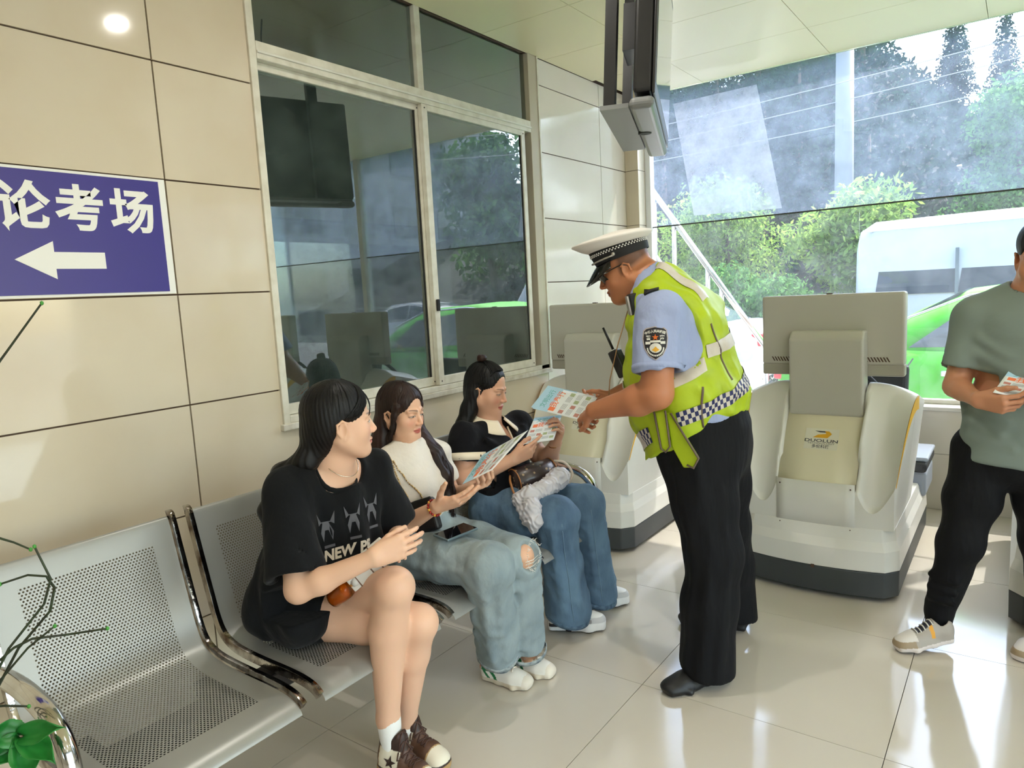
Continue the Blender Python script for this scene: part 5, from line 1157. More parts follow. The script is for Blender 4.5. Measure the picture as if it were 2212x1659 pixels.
# ================================================================== woman in white T-shirt
M_wtee = mat('tee_white_knit', S(220, 212, 202), 0.9, spec=0.2, sheen=0.05, bump=(14, 0.35, 0.02))
M_jlight = mat('denim_light', S(150, 164, 168), 0.9, noise=(9, 0.8, S(118, 134, 142)), bump=(12, 0.5, 0.03), stretch=(1, 1, 0.5)); M_jmid = mat('denim_mid', S(104, 132, 156), 0.9, noise=(8, 0.9, S(68, 92, 118)), bump=(12, 0.5, 0.03), stretch=(1, 1, 0.5))
M_hemd = mat('denim_hem', S(176, 184, 184), 0.9, noise=(60, 0.9, S(90, 104, 114))); M_hemm = mat('denim_hem_blue', S(92, 118, 140), 0.9, noise=(60, 0.9, S(60, 80, 104)))
def leg_cloth(T, hip, kn, an, r, cutz, k=0.03, folds=True):
    """trouser leg; r = (hip, mid thigh, knee, mid shin, hem)"""
    m1 = hip*0.5+kn*0.5; m2 = kn*0.5+an*0.5; T.chain([hip, m1, kn], [r[0], r[1], r[2]], k); T.ell(kn+np.array((0.010, 0, 0.0)), (r[2]*0.98, r[2]*0.97, r[2]*0.97), None, k); T.chain([kn, m2, an], [r[2]*0.98, r[3], r[4]], k)
    if folds:
        d = unit(an-kn); s_ = unit(np.cross(d, (1, 0, 0.2)))
        for q, sg in ((0.10, 1), (0.18, -1), (0.80, 1), (0.90, -1)):
            c = kn*(1-q)+an*q; T.rc(c+np.array((-r[2]*0.75, 0, 0))+s_*sg*r[2]*0.4, c+np.array((r[2]*0.3, 0, -0.03))+s_*sg*r[2]*0.85, 0.013, 0.008, 0.025)
def hem_ring(bv, an, dirv, r, m, parent, name='hem', hh=0.020):
    """turned hem: a band around the lower end of a trouser leg"""
    d = unit(dirv); u = unit(np.cross(d, (0.2, 1, 0.1))); v = np.cross(d, u); rings = []
    for h_, e in ((0.0, -0.001), (0.0, 0.0016), (hh, 0.0016), (hh, -0.001)):
        ring = []
        for k in range(36):
            a = 2*math.pi*k/36; n_ = u*math.cos(a)+v*math.sin(a); c = an-d*(h_+0.004); hit = bv.ray_cast(Vector(c+n_*(r+0.05)), Vector(-n_), r+0.05); p = (np.array(hit[0]) if hit[0] is not None else c+n_*r)+n_*e; ring.append(p)
        rings.append(ring)
    return build(name, MB().rings(rings, 0, False), m, parent)
OBJ = {}
def woman_white_tee():
    t = thing('person', (0.70, 1.90, 0), 'seated woman in a white T-shirt and light ripped jeans with an open hand held out', 'person')
    h = Head((0.543, 1.893, 1.042), (0.965, 0.10, -0.12), sc=0.89)
    neck = np.array((0.553, 1.895, 0.903)); chest = np.array((0.572, 1.895, 0.80)); waist = np.array((0.595, 1.895, 0.65)); pel = np.array((0.60, 1.895, 0.54))
    shR, shL = np.array((0.538, 1.752, 0.858)), np.array((0.560, 2.045, 0.855)); elR, wrR = np.array((0.590, 1.765, 0.625)), np.array((0.806, 1.765, 0.742)); elL, wrL = np.array((0.600, 2.085, 0.660)), np.array((0.790, 1.990, 0.752))
    hipR, hipL = np.array((0.61, 1.805, 0.525)), np.array((0.61, 1.985, 0.525)); knR, anR = np.array((0.995, 1.802, 0.545)), np.array((0.872, 1.978, 0.115)); knL, anL = np.array((1.020, 1.945, 0.535)), np.array((0.925, 2.090, 0.110))
    B = SDF(); head_prims(B, h, 0.002, neck=neck, nr=(0.046, 0.050))
    B.loft([(neck, (0, 1, 0), 0.055, 0.045), (chest, (0, 1, 0), 0.115, 0.075), (waist, (0, 1, 0), 0.10, 0.07), (pel, (0, 1, 0), 0.13, 0.085)], 0.04)
    for a, b_ in ((shR, elR), (shL, elL)): B.rc(neck*0.3+a*0.7, a, 0.04, 0.042, 0.03); B.rc(a, b_, 0.042, 0.035, 0.02)
    for a, b_ in ((elR, wrR), (elL, wrL)): B.chain([a, a*0.7+b_*0.3+np.array((0, 0, -0.003)), b_], [0.035, 0.036, 0.0225], 0.02)
    for a, b_, c in ((hipR, knR, anR), (hipL, knL, anL)): B.chain([a, b_], [0.078, 0.052], 0.02); B.chain([b_, c, c+np.array((0.01, 0, -0.05))], [0.050, 0.034, 0.03], 0.02)
    hr_ = hand(B, wrR, unit(np.array((0.947, 1.82, 0.785))-wrR), np.array((-0.30, 0.55, 0.75)), -1, 0.95, curl=((10, 12, 8), (12, 14, 8), (16, 16, 10), (20, 18, 10)), spread=(3, 1, -2, -5), thumb=(0, 8, 5), tdir=(0.55, 0.72, 0.25))
    hl_ = hand(B, wrL, unit(np.array((0.930, 1.945, 0.800))-wrL), np.array((-0.45, -0.10, 0.88)), 1, 0.90, curl=((22, 40, 25), (28, 44, 25), (34, 46, 28), (38, 48, 28)), spread=(3, 1, -1, -4), thumb=(0, 15, 15), tdir=(0.80, 0.30, 0.50))
    def paint(V, C): face_paint(h, V, C, S(188, 84, 78), S(54, 38, 32), 'down', S(226, 150, 126))
    skin_body('body', B, M_skin, t, [h.box()]+[nbox(np.concatenate([np.array(q) for q in H_.values()]+[[w]]), 0.022) for H_, w in ((hr_, wrR), (hl_, wrL))], 0.0065, S(222, 174, 144), paint)
    # T-shirt
    T = SDF(); ax = (0, 1, 0)
    T.loft([(neck+(0.0, 0, 0.010), ax, 0.056, 0.054), (neck+(0.0, 0, -0.030), ax, 0.115, 0.062), ((0.566, 1.895, 0.84), ax, 0.145, 0.080), ((0.585, 1.895, 0.765), ax, 0.138, 0.098), ((0.598, 1.895, 0.69), ax, 0.122, 0.088), ((0.605, 1.895, 0.615), ax, 0.124, 0.090)], 0.04)
    for y in (-0.055, 0.055): T.ell((0.640, 1.895+y, 0.775), (0.055, 0.058, 0.055), None, 0.03)
    for sh, el in ((shR, elR), (shL, elL)):
        q = sh*0.42+el*0.58; T.rc(neck*0.35+sh*0.65+(0, 0, 0.0), sh, 0.046, 0.052, 0.03); T.rc(sh, q, 0.054, 0.053, 0.02); d_ = unit(el-sh); T.cutbox(q-0.075, q+0.075, q+d_*0.004, d_, 0.004); T.rc(q-d_*0.02, q+d_*0.1, 0.046, 0.050, 0.003, True)
    for a, b_ in (((0.66, 1.81, 0.73), (0.63, 1.93, 0.66)), ((0.665, 1.84, 0.70), (0.655, 1.99, 0.65)), ((0.60, 1.80, 0.84), (0.66, 1.84, 0.78)), ((0.61, 1.98, 0.84), (0.66, 1.95, 0.78))): T.rc(a, b_, 0.009, 0.006, 0.02)
    w_ = wob(0.0040, 48, 8); T.post = lambda D_, X, Y, Z: D_+w_(X, Y, Z)
    T.rc(neck+(0.004, 0, 0.012), neck+(0.010, 0, 0.08), 0.0515, 0.060, 0.004, True); T.plane((0, 0, 0.598), (0, 0, -1), 0.01)
    tee = cloth('t_shirt', T, 0.0050, M_wtee, t); OBJ['white_tee'] = tee
    b = MB(); b.tube([neck+np.array((0.004+0.056*math.cos(a), 0.060*math.sin(a), 0.006-0.014*math.cos(a))) for a in np.linspace(0, 2*math.pi, 25)], (0.010, 0.0055), 8, cap=False); build('ribbed_collar', b, mat('rib_white', S(238, 230, 218), 0.9, bump=(300, 0.6, 0.003)), tee)
    # jeans
    J = SDF(); J.loft([((0.602, 1.895, 0.630), ax, 0.130, 0.094), ((0.605, 1.895, 0.56), ax, 0.165, 0.115), ((0.61, 1.895, 0.515), ax, 0.165, 0.10)], 0.04)
    leg_cloth(J, hipR+(0.01, 0, 0.01), knR, anR, (0.098, 0.088, 0.079, 0.078, 0.086), 0.10); leg_cloth(J, hipL+(0.01, 0, 0.01), knL, anL, (0.096, 0.086, 0.074, 0.074, 0.080), 0.10, 0.016)
    ring_fold(J, knR, anR, 0.079, 0.086, ((-1.2, 0.05, 0.9, 0.012), (-0.5, 0.15, 0.95, 0.012), (0.2, 0.1, 0.8, 0.010), (-2.0, 0.0, 0.7, 0.014))); ring_fold(J, knL, anL, 0.074, 0.080, ((-1.0, 0.2, 0.9, 0.012), (0.1, 0.2, 0.9, 0.012))); ring_fold(J, hipR+(0.05, 0, 0), knR, 0.095, 0.080, ((-1.57, 0.0, 0.5, 0.014), (-1.4, 0.3, 0.9, 0.010)))
    w2_ = wob(0.0030, 36, 11); w3_ = wob(0.0018, 85, 12); J.post = lambda D_, X, Y, Z: D_+w2_(X, Y, Z*0.7)+w3_(X, Y, Z)
    for an, kn, zc in ((anR, knR, 0.105), (anL, knL, 0.085)):
        d_ = unit(an-kn); q = an+np.array((0, 0, zc-0.115)); J.cutbox(q-0.13, q+0.13, q, d_, 0.004); J.rc(q-d_*0.02, q+d_*0.12, 0.058, 0.068, 0.003, True)
    J.cutbox((0.40, 1.6, 0.30), (0.86, 2.2, 0.50), (0.6, 1.9, 0.442), (0, 0, -1), 0.01); J.ell(knL+(0.066, -0.006, 0.022), (0.042, 0.042, 0.058), None, 0.004, True)
    jn = cloth('jeans', J, 0.0062, M_jlight, t); bv = bvh_of(jn)
    hem_ring(bv, anR+(0, 0, -0.006), anR-knR, 0.08, M_hemd, jn); hem_ring(bv, anL+(0, 0, -0.020), anL-knL, 0.08, M_hemd, jn)
    b = MB(); rs_ = random.Random(4)
    for k in range(44):
        a = 2*math.pi*k/44; c = knL+np.array((0.066, -0.006, 0.022)); p = c+np.array((-0.004+0.006*math.cos(a)**2, 0.038*math.cos(a), 0.054*math.sin(a))); b.tube([p, p+np.array((0.008, rs_.uniform(-.012, .012), rs_.uniform(-.012, .010)))], [0.0012, 0.0005], 4)
    for z in (-0.030, -0.008, -0.018): c = knL+np.array((0.062, -0.006, 0.016+z)); b.tube([c+np.array((0, -0.040, 0)), c+np.array((0.004, 0, -0.004)), c+np.array((0, 0.040, 0))], 0.0012, 5)
    fr = build('frayed_threads', b, mat('thread_white', S(232, 230, 224), 0.9), jn); fr['kind'] = 'stuff'
    # hair: long, parted, one lock in front of the left shoulder
    Hh = SDF(); Rh = h.R; s = h.s
    Hh.ell(h.p(0, -0.020, 0.046), np.array((0.085, 0.104, 0.090))*s, Rh, 0.02); Hh.ell(h.p(0, -0.052, -0.01), np.array((0.082, 0.064, 0.085))*s, Rh, 0.03)
    Hh.ell(h.p(0.002, 0.104, -0.028), np.array((0.064, 0.066, 0.108))*s, Rh, 0.014, True); Hh.rc(h.p(-0.12, 0.040, -0.045), h.p(0.12, 0.040, -0.045), 0.036*s, 0.036*s, 0.014, True); Hh.ell(h.p(0.090, -0.004, -0.014), np.array((0.026, 0.020, 0.028))*s, Rh, 0.008, True)
    Hh.chain([h.p(-0.076, 0.030, 0.030), h.p(-0.082, 0.020, -0.04), h.p(-0.075, 0.030, -0.10), np.array((0.625, 1.975, 0.865)), np.array((0.668, 1.965, 0.79)), np.array((0.680, 1.968, 0.70)), np.array((0.672, 1.975, 0.655))], [0.018, 0.020, 0.024, 0.030, 0.030, 0.022, 0.008], 0.018)
    Hh.chain([h.p(-0.078, 0.010, -0.06), np.array((0.600, 2.000, 0.87)), np.array((0.655, 1.995, 0.80)), np.array((0.675, 1.990, 0.72)), np.array((0.672, 1.985, 0.68))], [0.020, 0.026, 0.026, 0.018, 0.006], 0.018); Hh.chain([h.p(-0.070, 0.035, -0.08), np.array((0.640, 1.950, 0.86)), np.array((0.684, 1.945, 0.79)), np.array((0.690, 1.950, 0.71))], [0.014, 0.020, 0.020, 0.006], 0.018)
    Hh.chain([h.p(0.050, -0.060, -0.05), h.p(0.062, -0.060, -0.12), np.array((0.475, 1.80, 0.86)), np.array((0.455, 1.81, 0.76)), np.array((0.46, 1.83, 0.66))], [0.040, 0.036, 0.034, 0.030, 0.012], 0.02); Hh.chain([h.p(-0.02, -0.075, -0.05), np.array((0.455, 1.90, 0.86)), np.array((0.445, 1.91, 0.70))], [0.045, 0.045, 0.02], 0.02)
    Hh.chain([h.p(0.078, 0.030, 0.040), h.p(0.083, 0.022, 0.0), h.p(0.080, 0.014, -0.05), h.p(0.070, -0.01, -0.11)], [0.014, 0.010, 0.008, 0.010], 0.014)
    Hh.post = hair_post(h.p(0, -0.02, 0.05), 0.0010, 44); hb = cloth('hair', Hh, 0.0034, M_hairbr, t, 1)
    gd = [([hpt(0.010, 0.136), hpt(0.030+0.012*q, 0.112), hpt(0.054+0.014*q, 0.080), hpt(0.068+0.010*q, 0.045), hpt(0.076+0.006*q, 0.010, 0.0), (0.078, 0.026-0.02*q, -0.035), (0.072, 0.012-0.02*q, -0.085)], 0.0024) for q in np.linspace(-0.2, 1, 18)]+[([hpt(0.006, 0.136), hpt(-0.028-0.012*q, 0.112), hpt(-0.052-0.014*q, 0.080), hpt(-0.068-0.010*q, 0.042), hpt(-0.077-0.006*q, 0.0), (-0.080, 0.034-0.015*q, -0.05), (-0.074, 0.040, -0.12-0.03*q)], 0.0024) for q in np.linspace(-0.2, 1, 18)]
    strands(h, hb, M_hairbr, gd, 0.003, 5, 40)
    b = MB(); rs_ = random.Random(8)
    for k in range(26):
        j = lambda q, a: np.array(q)+np.array([rs_.uniform(-a, a) for _ in range(3)]); pts = smooth3([j(h.p(-0.075, 0.032, -0.09), 0.010), j((0.632, 1.975, 0.865), 0.020), j((0.685, 1.962, 0.79), 0.020), j((0.695, 1.966, 0.70), 0.016), j((0.690, 1.975, 0.63-0.04*rs_.random()), 0.014)], 4); b.tube(pts, [0.0022*(1-0.7*(i/(len(pts)-1))**2) for i in range(len(pts))], 4)
    so = build('long_locks', b, M_hairbr, hb); so['kind'] = 'stuff'
    # bracelet of red and amber beads on the right wrist
    fw = unit(wrR-elR); u = unit(np.cross(fw, (0, 0, 1))); v = np.cross(fw, u); c = wrR-fw*0.012
    for k in range(18):
        a = 2*math.pi*k/18; build('bracelet_bead', MB().sphere(c+(u*math.cos(a)+v*math.sin(a))*0.0285, 0.0050, 8), mat('bead_red', S(150, 36, 30), 0.2) if k % 3 else mat('bead_amber', S(216, 156, 62), 0.2), t)
    # shoes: white with green side stripes
    wht, crm, grn = S(238, 234, 226), S(216, 204, 184), S(14, 110, 60)
    pt = colz((ALL, wht), (lambda a, b_, c: c < 0.024, crm), (lambda a, b_, c: (a > 0.86) & (c < 0.05), S(226, 216, 200)), (lambda a, b_, c: (a < 0.06) & (c > 0.05), S(206, 106, 60)), (lambda a, b_, c: (np.abs(b_) > 0.45) & (np.abs(a-0.22-(c-0.024)*-3.0) < 0.03) & (c > 0.024) & (c < 0.066), grn), (lambda a, b_, c: (np.abs(b_) > 0.45) & (np.abs(a-0.36-(c-0.024)*-3.0) < 0.034) & (c > 0.024) & (c < 0.072), grn), (lambda a, b_, c: (np.abs(b_) > 0.45) & (np.abs(c-0.058) < 0.007) & (a > 0.08) & (a < 0.34), grn), (lambda a, b_, c: c < 0.004, S(150, 120, 90)))
    M_lw = mat('lace_cream', S(230, 216, 200), 0.9)
    shoe(t, (0.795, 1.970, 0.0), (1.015, 2.000, 0.0), (0, 0, 1), 0.040, 0.082, 0.022, pt, lace=(M_lw, 4, 'x', True)); shoe(t, (0.850, 2.085, 0.0), (1.045, 2.108, 0.0), (0, 0, 1), 0.040, 0.080, 0.022, pt, lace=(M_lw, 4, 'x', True))
woman_white_tee()
# ================================================================== woman in black polo shirt
M_polo = mat('polo_black', S(13, 13, 17), 0.9, spec=0.2, sheen=0.05, bump=(10, 0.5, 0.03)); M_trim = mat('polo_cream_trim', S(240, 226, 202), 0.85, bump=(200, 0.2, 0.002))
def woman_black_polo():
    t = thing('person', (0.70, 2.45, 0), 'seated woman in a black polo with cream collar and blue flared jeans, reading a leaflet', 'person')
    h = Head((0.533, 2.440, 1.052), (0.95, 0.17, -0.24), sc=0.92)
    neck = np.array((0.533, 2.44, 0.918)); chest = np.array((0.550, 2.44, 0.82)); waist = np.array((0.575, 2.44, 0.66)); pel = np.array((0.585, 2.45, 0.545))
    shR, shL = np.array((0.520, 2.272, 0.880)), np.array((0.560, 2.615, 0.875)); elR, wrR = np.array((0.545, 2.235, 0.700)), np.array((0.722, 2.345, 0.772)); elL, wrL = np.array((0.690, 2.640, 0.685)), np.array((0.795, 2.575, 0.805))
    hipR, hipL = np.array((0.60, 2.345, 0.53)), np.array((0.60, 2.555, 0.53)); knR, anR = np.array((0.925, 2.350, 0.550)), np.array((0.915, 2.425, 0.14)); knL, anL = np.array((0.945, 2.555, 0.550)), np.array((0.925, 2.655, 0.135))
    B = SDF(); head_prims(B, h, 0.007, neck=neck, nr=(0.050, 0.055))
    B.loft([(neck+(0, 0, -0.04), (0, 1, 0), 0.055, 0.045), (chest+(0, 0, -0.02), (0, 1, 0), 0.12, 0.078), (waist, (0, 1, 0), 0.13, 0.09), (pel, (0, 1, 0), 0.15, 0.10)], 0.04)
    for a, b_ in ((shR, elR), (shL, elL)): B.rc(neck*0.3+a*0.7+(0, 0, -0.03), a+(0, 0, -0.022), 0.038, 0.044, 0.02); B.rc(a+(0, 0, -0.022), b_, 0.047, 0.045, 0.02)
    for a, b_ in ((elR, wrR), (elL, wrL)): B.chain([a, a*0.7+b_*0.3+np.array((0, 0, -0.003)), b_], [0.045, 0.044, 0.0260], 0.02)
    for a, b_, c in ((hipR, knR, anR), (hipL, knL, anL)): B.chain([a, b_], [0.085, 0.058], 0.02); B.chain([b_, c, c+np.array((0.01, 0, -0.05))], [0.055, 0.036, 0.03], 0.02)
    hr_ = hand(B, wrR, unit(np.array((0.815, 2.405, 0.822))-wrR), np.array((-0.55, 0.55, 0.35)), -1, 0.93, curl=((12, 10, 8), (40, 50, 25), (48, 55, 30), (50, 55, 30)), spread=(2, 0, -1, -3), thumb=(0, 10, 10), tdir=(0.85, 0.38, 0.25))
    hl_ = hand(B, wrL, unit(np.array((0.838, 2.565, 0.880))-wrL), np.array((-0.60, -0.65, 0.1)), 1, 0.90, curl=((45, 55, 30), (48, 55, 30), (50, 55, 30), (52, 55, 30)), spread=(2, 1, -1, -3), thumb=(0, 20, 15), tdir=(0.75, 0.35, 0.50))
    def paint(V, C): face_paint(h, V, C, S(196, 96, 92), S(66, 44, 36), 'shut', S(214, 132, 108))
    skin_body('body', B, M_skin, t, [h.box()]+[nbox(np.concatenate([np.array(q) for q in H_.values()]+[[w]]), 0.022) for H_, w in ((hr_, wrR), (hl_, wrL))], 0.0065, S(216, 166, 138), paint)
    T = SDF(); ax = (0, 1, 0)
    T.loft([(neck+(0.0, 0, -0.072), ax, 0.110, 0.062), (neck+(0.002, 0, -0.092), ax, 0.160, 0.088), ((0.548, 2.44, 0.80), ax, 0.176, 0.110), ((0.570, 2.44, 0.73), ax, 0.172, 0.124), ((0.585, 2.44, 0.64), ax, 0.165, 0.122), ((0.590, 2.445, 0.575), ax, 0.172, 0.120)], 0.035)
    for y in (-0.07, 0.07): T.ell((0.620, 2.44+y, 0.760), (0.060, 0.070, 0.062), None, 0.03)
    qs = []
    for sh, el in ((shR, elR), (shL, elL)):
        q = sh*0.38+el*0.62; qs.append((q, unit(el-sh))); T.rc(neck*0.52+sh*0.48+(0, 0, -0.030), sh+(0, 0, -0.008), 0.050, 0.062, 0.025); T.rc(sh+(0, 0, -0.008), q, 0.064, 0.068, 0.02); T.cutbox(q-0.10, q+0.10, q, qs[-1][1], 0.004); T.rc(q-qs[-1][1]*0.02, q+qs[-1][1]*0.1, 0.057, 0.060, 0.003, True)
    for a, b_ in (((0.62, 2.30, 0.86), (0.69, 2.38, 0.76)), ((0.63, 2.56, 0.86), (0.69, 2.48, 0.74)), ((0.66, 2.33, 0.70), (0.68, 2.50, 0.65)), ((0.61, 2.28, 0.72), (0.66, 2.36, 0.62)), ((0.60, 2.29, 0.80), (0.64, 2.30, 0.66))): T.rc(a, b_, 0.012, 0.008, 0.025)
    w_ = wob(0.0045, 40, 21); T.post = lambda D_, X, Y, Z: D_+w_(X, Y, Z)
    T.rc(neck+(0.006, 0, -0.03), neck+(0.016, 0, 0.08), 0.060, 0.068, 0.004, True); T.chain([neck+(0.050, 0.004, -0.015), neck+(0.120, 0.012, -0.105)], [0.046, 0.020], 0.004, True); T.cutbox((0.40, 2.2, 0.3), (0.85, 2.7, 0.53), (0.6, 2.4, 0.505), (0, 0, -1), 0.01)
    tee = cloth('polo_shirt', T, 0.0056, M_polo, t); bv = bvh_of(tee)
    for q, d_ in qs: hem_ring(bv, q, d_, 0.072, M_trim, tee, 'sleeve_cuff', 0.032)
    # cream collar: two flaps and an edged V opening
    for sg in (-1, 1):
        b = MB()
        def fn(u, v, sg=sg):
            a = 2.7-2.35*u; rr_ = 0.060+0.040*v+0.020*v*max(0, math.cos(a)); return tuple(neck+np.array((0.006+rr_*math.cos(a)*1.04, sg*rr_*math.sin(a)*1.05, 0.014-0.036*v-0.014*math.cos(a)-0.022*v*max(0, math.cos(a)))))
        b.grid(fn, 14, 4); build('collar_flap', b, M_trim, tee, solid=0.004)
    b = MB(); pts = [(0.062, -0.050, -0.045), (0.085, -0.038, -0.078), (0.102, -0.018, -0.110), (0.108, 0.010, -0.124), (0.104, 0.036, -0.110), (0.088, 0.054, -0.078), (0.064, 0.062, -0.044)]; out = []
    for q in smooth3([neck+np.array(p) for p in pts], 4):
        hit = bv.find_nearest(Vector(q)); out.append(np.array(hit[0])+np.array((0.003, 0, 0.001)))
    b.tube(out, (0.0055, 0.003), 8); build('neck_edging', b, M_trim, tee)
    b = MB(); o = np.array((0.69, 2.425, 0.770)); put2d(b, text_mesh('California', 0.034, 0.0006, sub=1, shear=0.3), o, unit((0.10, 1, 0.02)), unit((-0.15, 0, 1)), 0, [bv], 0.002); build('chest_lettering', b, mat('print_pink', S(232, 84, 156), 0.8), tee)
    b = MB(); put2d(b, rect2d(0.12, 0.022, 12, 2, 0, -0.075), o, unit((0.10, 1, 0.02)), unit((-0.15, 0, 1)), 0, [bv], 0.002); build('chest_patch', b, mat('print_sand', S(206, 186, 150), 0.8), tee)
    J = SDF(); J.loft([((0.588, 2.445, 0.600), ax, 0.165, 0.112), ((0.60, 2.45, 0.54), ax, 0.195, 0.130), ((0.61, 2.45, 0.52), ax, 0.190, 0.10)], 0.04)
    leg_cloth(J, hipR+(0.0, 0, 0.01), knR, anR+(0, 0, -0.02), (0.108, 0.098, 0.082, 0.083, 0.098), 0.1); leg_cloth(J, hipL+(0.0, 0, 0.01), knL, anL+(0, 0, -0.02), (0.108, 0.096, 0.080, 0.082, 0.096), 0.1, 0.016)
    ring_fold(J, knR, anR, 0.082, 0.096, ((-1.2, 0.05, 0.9, 0.012), (-0.4, 0.15, 0.95, 0.012), (-2.0, 0.0, 0.7, 0.014))); ring_fold(J, knL, anL, 0.080, 0.094, ((-1.0, 0.1, 0.9, 0.012), (0.0, 0.2, 0.9, 0.012)))
    w2_ = wob(0.0030, 38, 31); w3_ = wob(0.0018, 85, 32); J.post = lambda D_, X, Y, Z: D_+w2_(X, Y, Z*0.7)+w3_(X, Y, Z); J.cutbox((0.40, 2.1, 0.30), (0.84, 2.8, 0.50), (0.6, 2.4, 0.443), (0, 0, -1), 0.01)
    for an, kn in ((anR, knR), (anL, knL)): q = an+np.array((0, 0, -0.055)); d_ = unit((-0.25, 0.05, -1)); J.cutbox(q-0.14, q+0.14, q, d_, 0.004); J.rc(q-d_*0.02, q+d_*0.12, 0.070, 0.080, 0.003, True)
    jn = cloth('jeans', J, 0.0062, M_jmid, t); bvj = bvh_of(jn)
    for an in (anR, anL): hem_ring(bvj, an+np.array((0, 0, -0.062)), unit((-0.25, 0.05, -1)), 0.09, M_hemm, jn)
    for kn, an, dy in ((knR, anR, -0.02), (knL, anL, -0.02)):
        b = MB(); pts = []
        for q in np.linspace(0, 1, 12):
            c = kn*(1-q)+an*q+np.array((0.02, dy, -0.03*q)); hit = bvj.ray_cast(Vector(c+np.array((0.3, -0.3, 0))), Vector((-0.707, 0.707, 0)), 0.6)
            if hit[0] is not None: pts.append(np.array(hit[0])+np.array((0.001, -0.001, 0)))
        b.tube(pts, 0.0014, 5); build('side_seam', b, mat('seam_pale', S(120, 146, 166), 0.9), jn)
    # hair: half-up with a small bun
    Hh = SDF(); Rh = h.R; s = h.s
    Hh.ell(h.p(0, -0.022, 0.045), np.array((0.083, 0.103, 0.088))*s, Rh, 0.02); Hh.ell(h.p(0, -0.055, -0.015), np.array((0.084, 0.062, 0.09))*s, Rh, 0.03)
    Hh.ell(h.p(0, 0.110, -0.018), np.array((0.082, 0.074, 0.112))*s, Rh, 0.014, True); Hh.rc(h.p(-0.12, 0.044, -0.045), h.p(0.12, 0.044, -0.045), 0.042*s, 0.042*s, 0.014, True)
    Hh.chain([h.p(0.066, -0.035, -0.02), h.p(0.072, -0.045, -0.10), np.array((0.470, 2.335, 0.905)), np.array((0.440, 2.31, 0.82)), np.array((0.445, 2.31, 0.74))], [0.034, 0.036, 0.034, 0.026, 0.010], 0.02); Hh.chain([h.p(-0.03, -0.07, -0.05), np.array((0.445, 2.46, 0.88)), np.array((0.432, 2.47, 0.74))], [0.05, 0.05, 0.02], 0.02)
    Hh.post = hair_post(h.p(0, -0.02, 0.05), 0.0010, 44); hb = cloth('hair', Hh, 0.0034, M_hairb, t, 1)
    bn = SDF(); c = h.p(0.004, -0.055, 0.138)
    for k in range(7): a = 2*math.pi*k/7; bn.rc(c+Rh @ np.array((0.013*math.cos(a), 0.013*math.sin(a), 0.004*math.sin(3*a))), c+Rh @ np.array((0.013*math.cos(a+0.9), 0.013*math.sin(a+0.9), 0.010)), 0.0095, 0.0095, 0.006)
    cloth('hair_bun', bn, 0.003, M_hairbr, hb, 1)
    zt = lambda x, y, e=0.001: (x, y, 0.046+0.090*math.sqrt(max(1-(x/0.086)**2-((y+0.021)/0.104)**2, 0))+e)
    gd = [([zt(x*0.85, 0.058-abs(x)*0.3), zt(x*0.75, 0.030), zt(x*0.5, -0.010), zt(x*0.2, -0.045)], 0.0022) for x in np.linspace(-0.075, 0.075, 30)]+[([(0.070, 0.030, 0.050), (0.084, -0.005, 0.03), (0.086, -0.035, -0.01), (0.074, -0.05, -0.08)], 0.0022) for _ in range(10)]
    strands(h, hb, M_hairb, gd, 0.003, 9, 40)
    b = MB(); b.tube([wrL-unit(wrL-elL)*0.012+np.array((0.030*math.cos(a), 0.030*math.sin(a)*0.9, 0.012*math.sin(a))) for a in np.linspace(0, 2*math.pi, 20)], 0.0022, 6, cap=False); build('bracelet', b, mat('gold_thin', S(214, 160, 92), 0.25, metal=1.0), t)
    wht, gry, dk, slv = S(240, 240, 240), S(150, 146, 150), S(26, 22, 28), S(206, 206, 208)
    pt = colz((ALL, slv), (lambda a, b_, c: c < 0.046, wht), (lambda a, b_, c: (c > 0.046) & (c < 0.060) & (a < 0.75), gry), (lambda a, b_, c: (np.abs(a-0.62-(c-0.05)*1.5) < 0.025) & (c > 0.046), gry), (lambda a, b_, c: (a > 0.74) & (c > 0.066), wht), (lambda a, b_, c: c < 0.010, dk), (lambda a, b_, c: (c < 0.040) & (np.abs(a-0.36) < 0.055-(0.040-c)*0.2), dk), (lambda a, b_, c: (np.abs(c-0.034) < 0.006) & (a > 0.03) & (a < 0.24) & (np.abs(b_) > 0.5), dk))
    shoe(t, (0.805, 2.425, 0.0), (1.030, 2.550, 0.0), (0, 0, 1), 0.042, 0.082, 0.046, pt, chunky=0.006, lace=(mat('lace_white', S(244, 244, 244), 0.9), 4, 'x', False)); shoe(t, (0.805, 2.690, 0.0), (1.000, 2.830, 0.0), (0, 0, 1), 0.042, 0.082, 0.046, pt, chunky=0.006, lace=(mat('lace_white'), 4, 'x', False))
woman_black_polo()
# ================================================================== police officer
M_shirt = mat('uniform_shirt_blue', S(158, 170, 206), 0.85, spec=0.3, bump=(10, 0.6, 0.04), stretch=(1, 1, 0.6), noise=(6, 0.3, S(146, 158, 196))); M_vest = mat('vest_fluorescent', S(176, 198, 26), 0.5, noise=(7, 0.6, S(156, 178, 20)), bump=(30, 0.25, 0.006))
M_trou = mat('trousers_black', S(12, 13, 17), 0.8, spec=0.25, bump=(7, 0.6, 0.05), stretch=(1, 1, 0.25)); M_refl = mat('reflective_silver', S(206, 198, 186), 0.35, noise=(30, 0.5, S(188, 176, 160)), bump=(25, 0.3, 0.004)); M_navy = mat('check_navy', S(22, 30, 84), 0.5); M_pipe = mat('vest_piping', S(110, 96, 84), 0.8)
M_capw = mat('cap_white', S(232, 226, 220), 0.7); M_capb = mat('cap_black', S(20, 20, 24), 0.7); M_visor = mat('visor_gloss', S(16, 16, 18), 0.15); M_silver = mat('braid_silver', S(190, 184, 178), 0.4, metal=0.5)
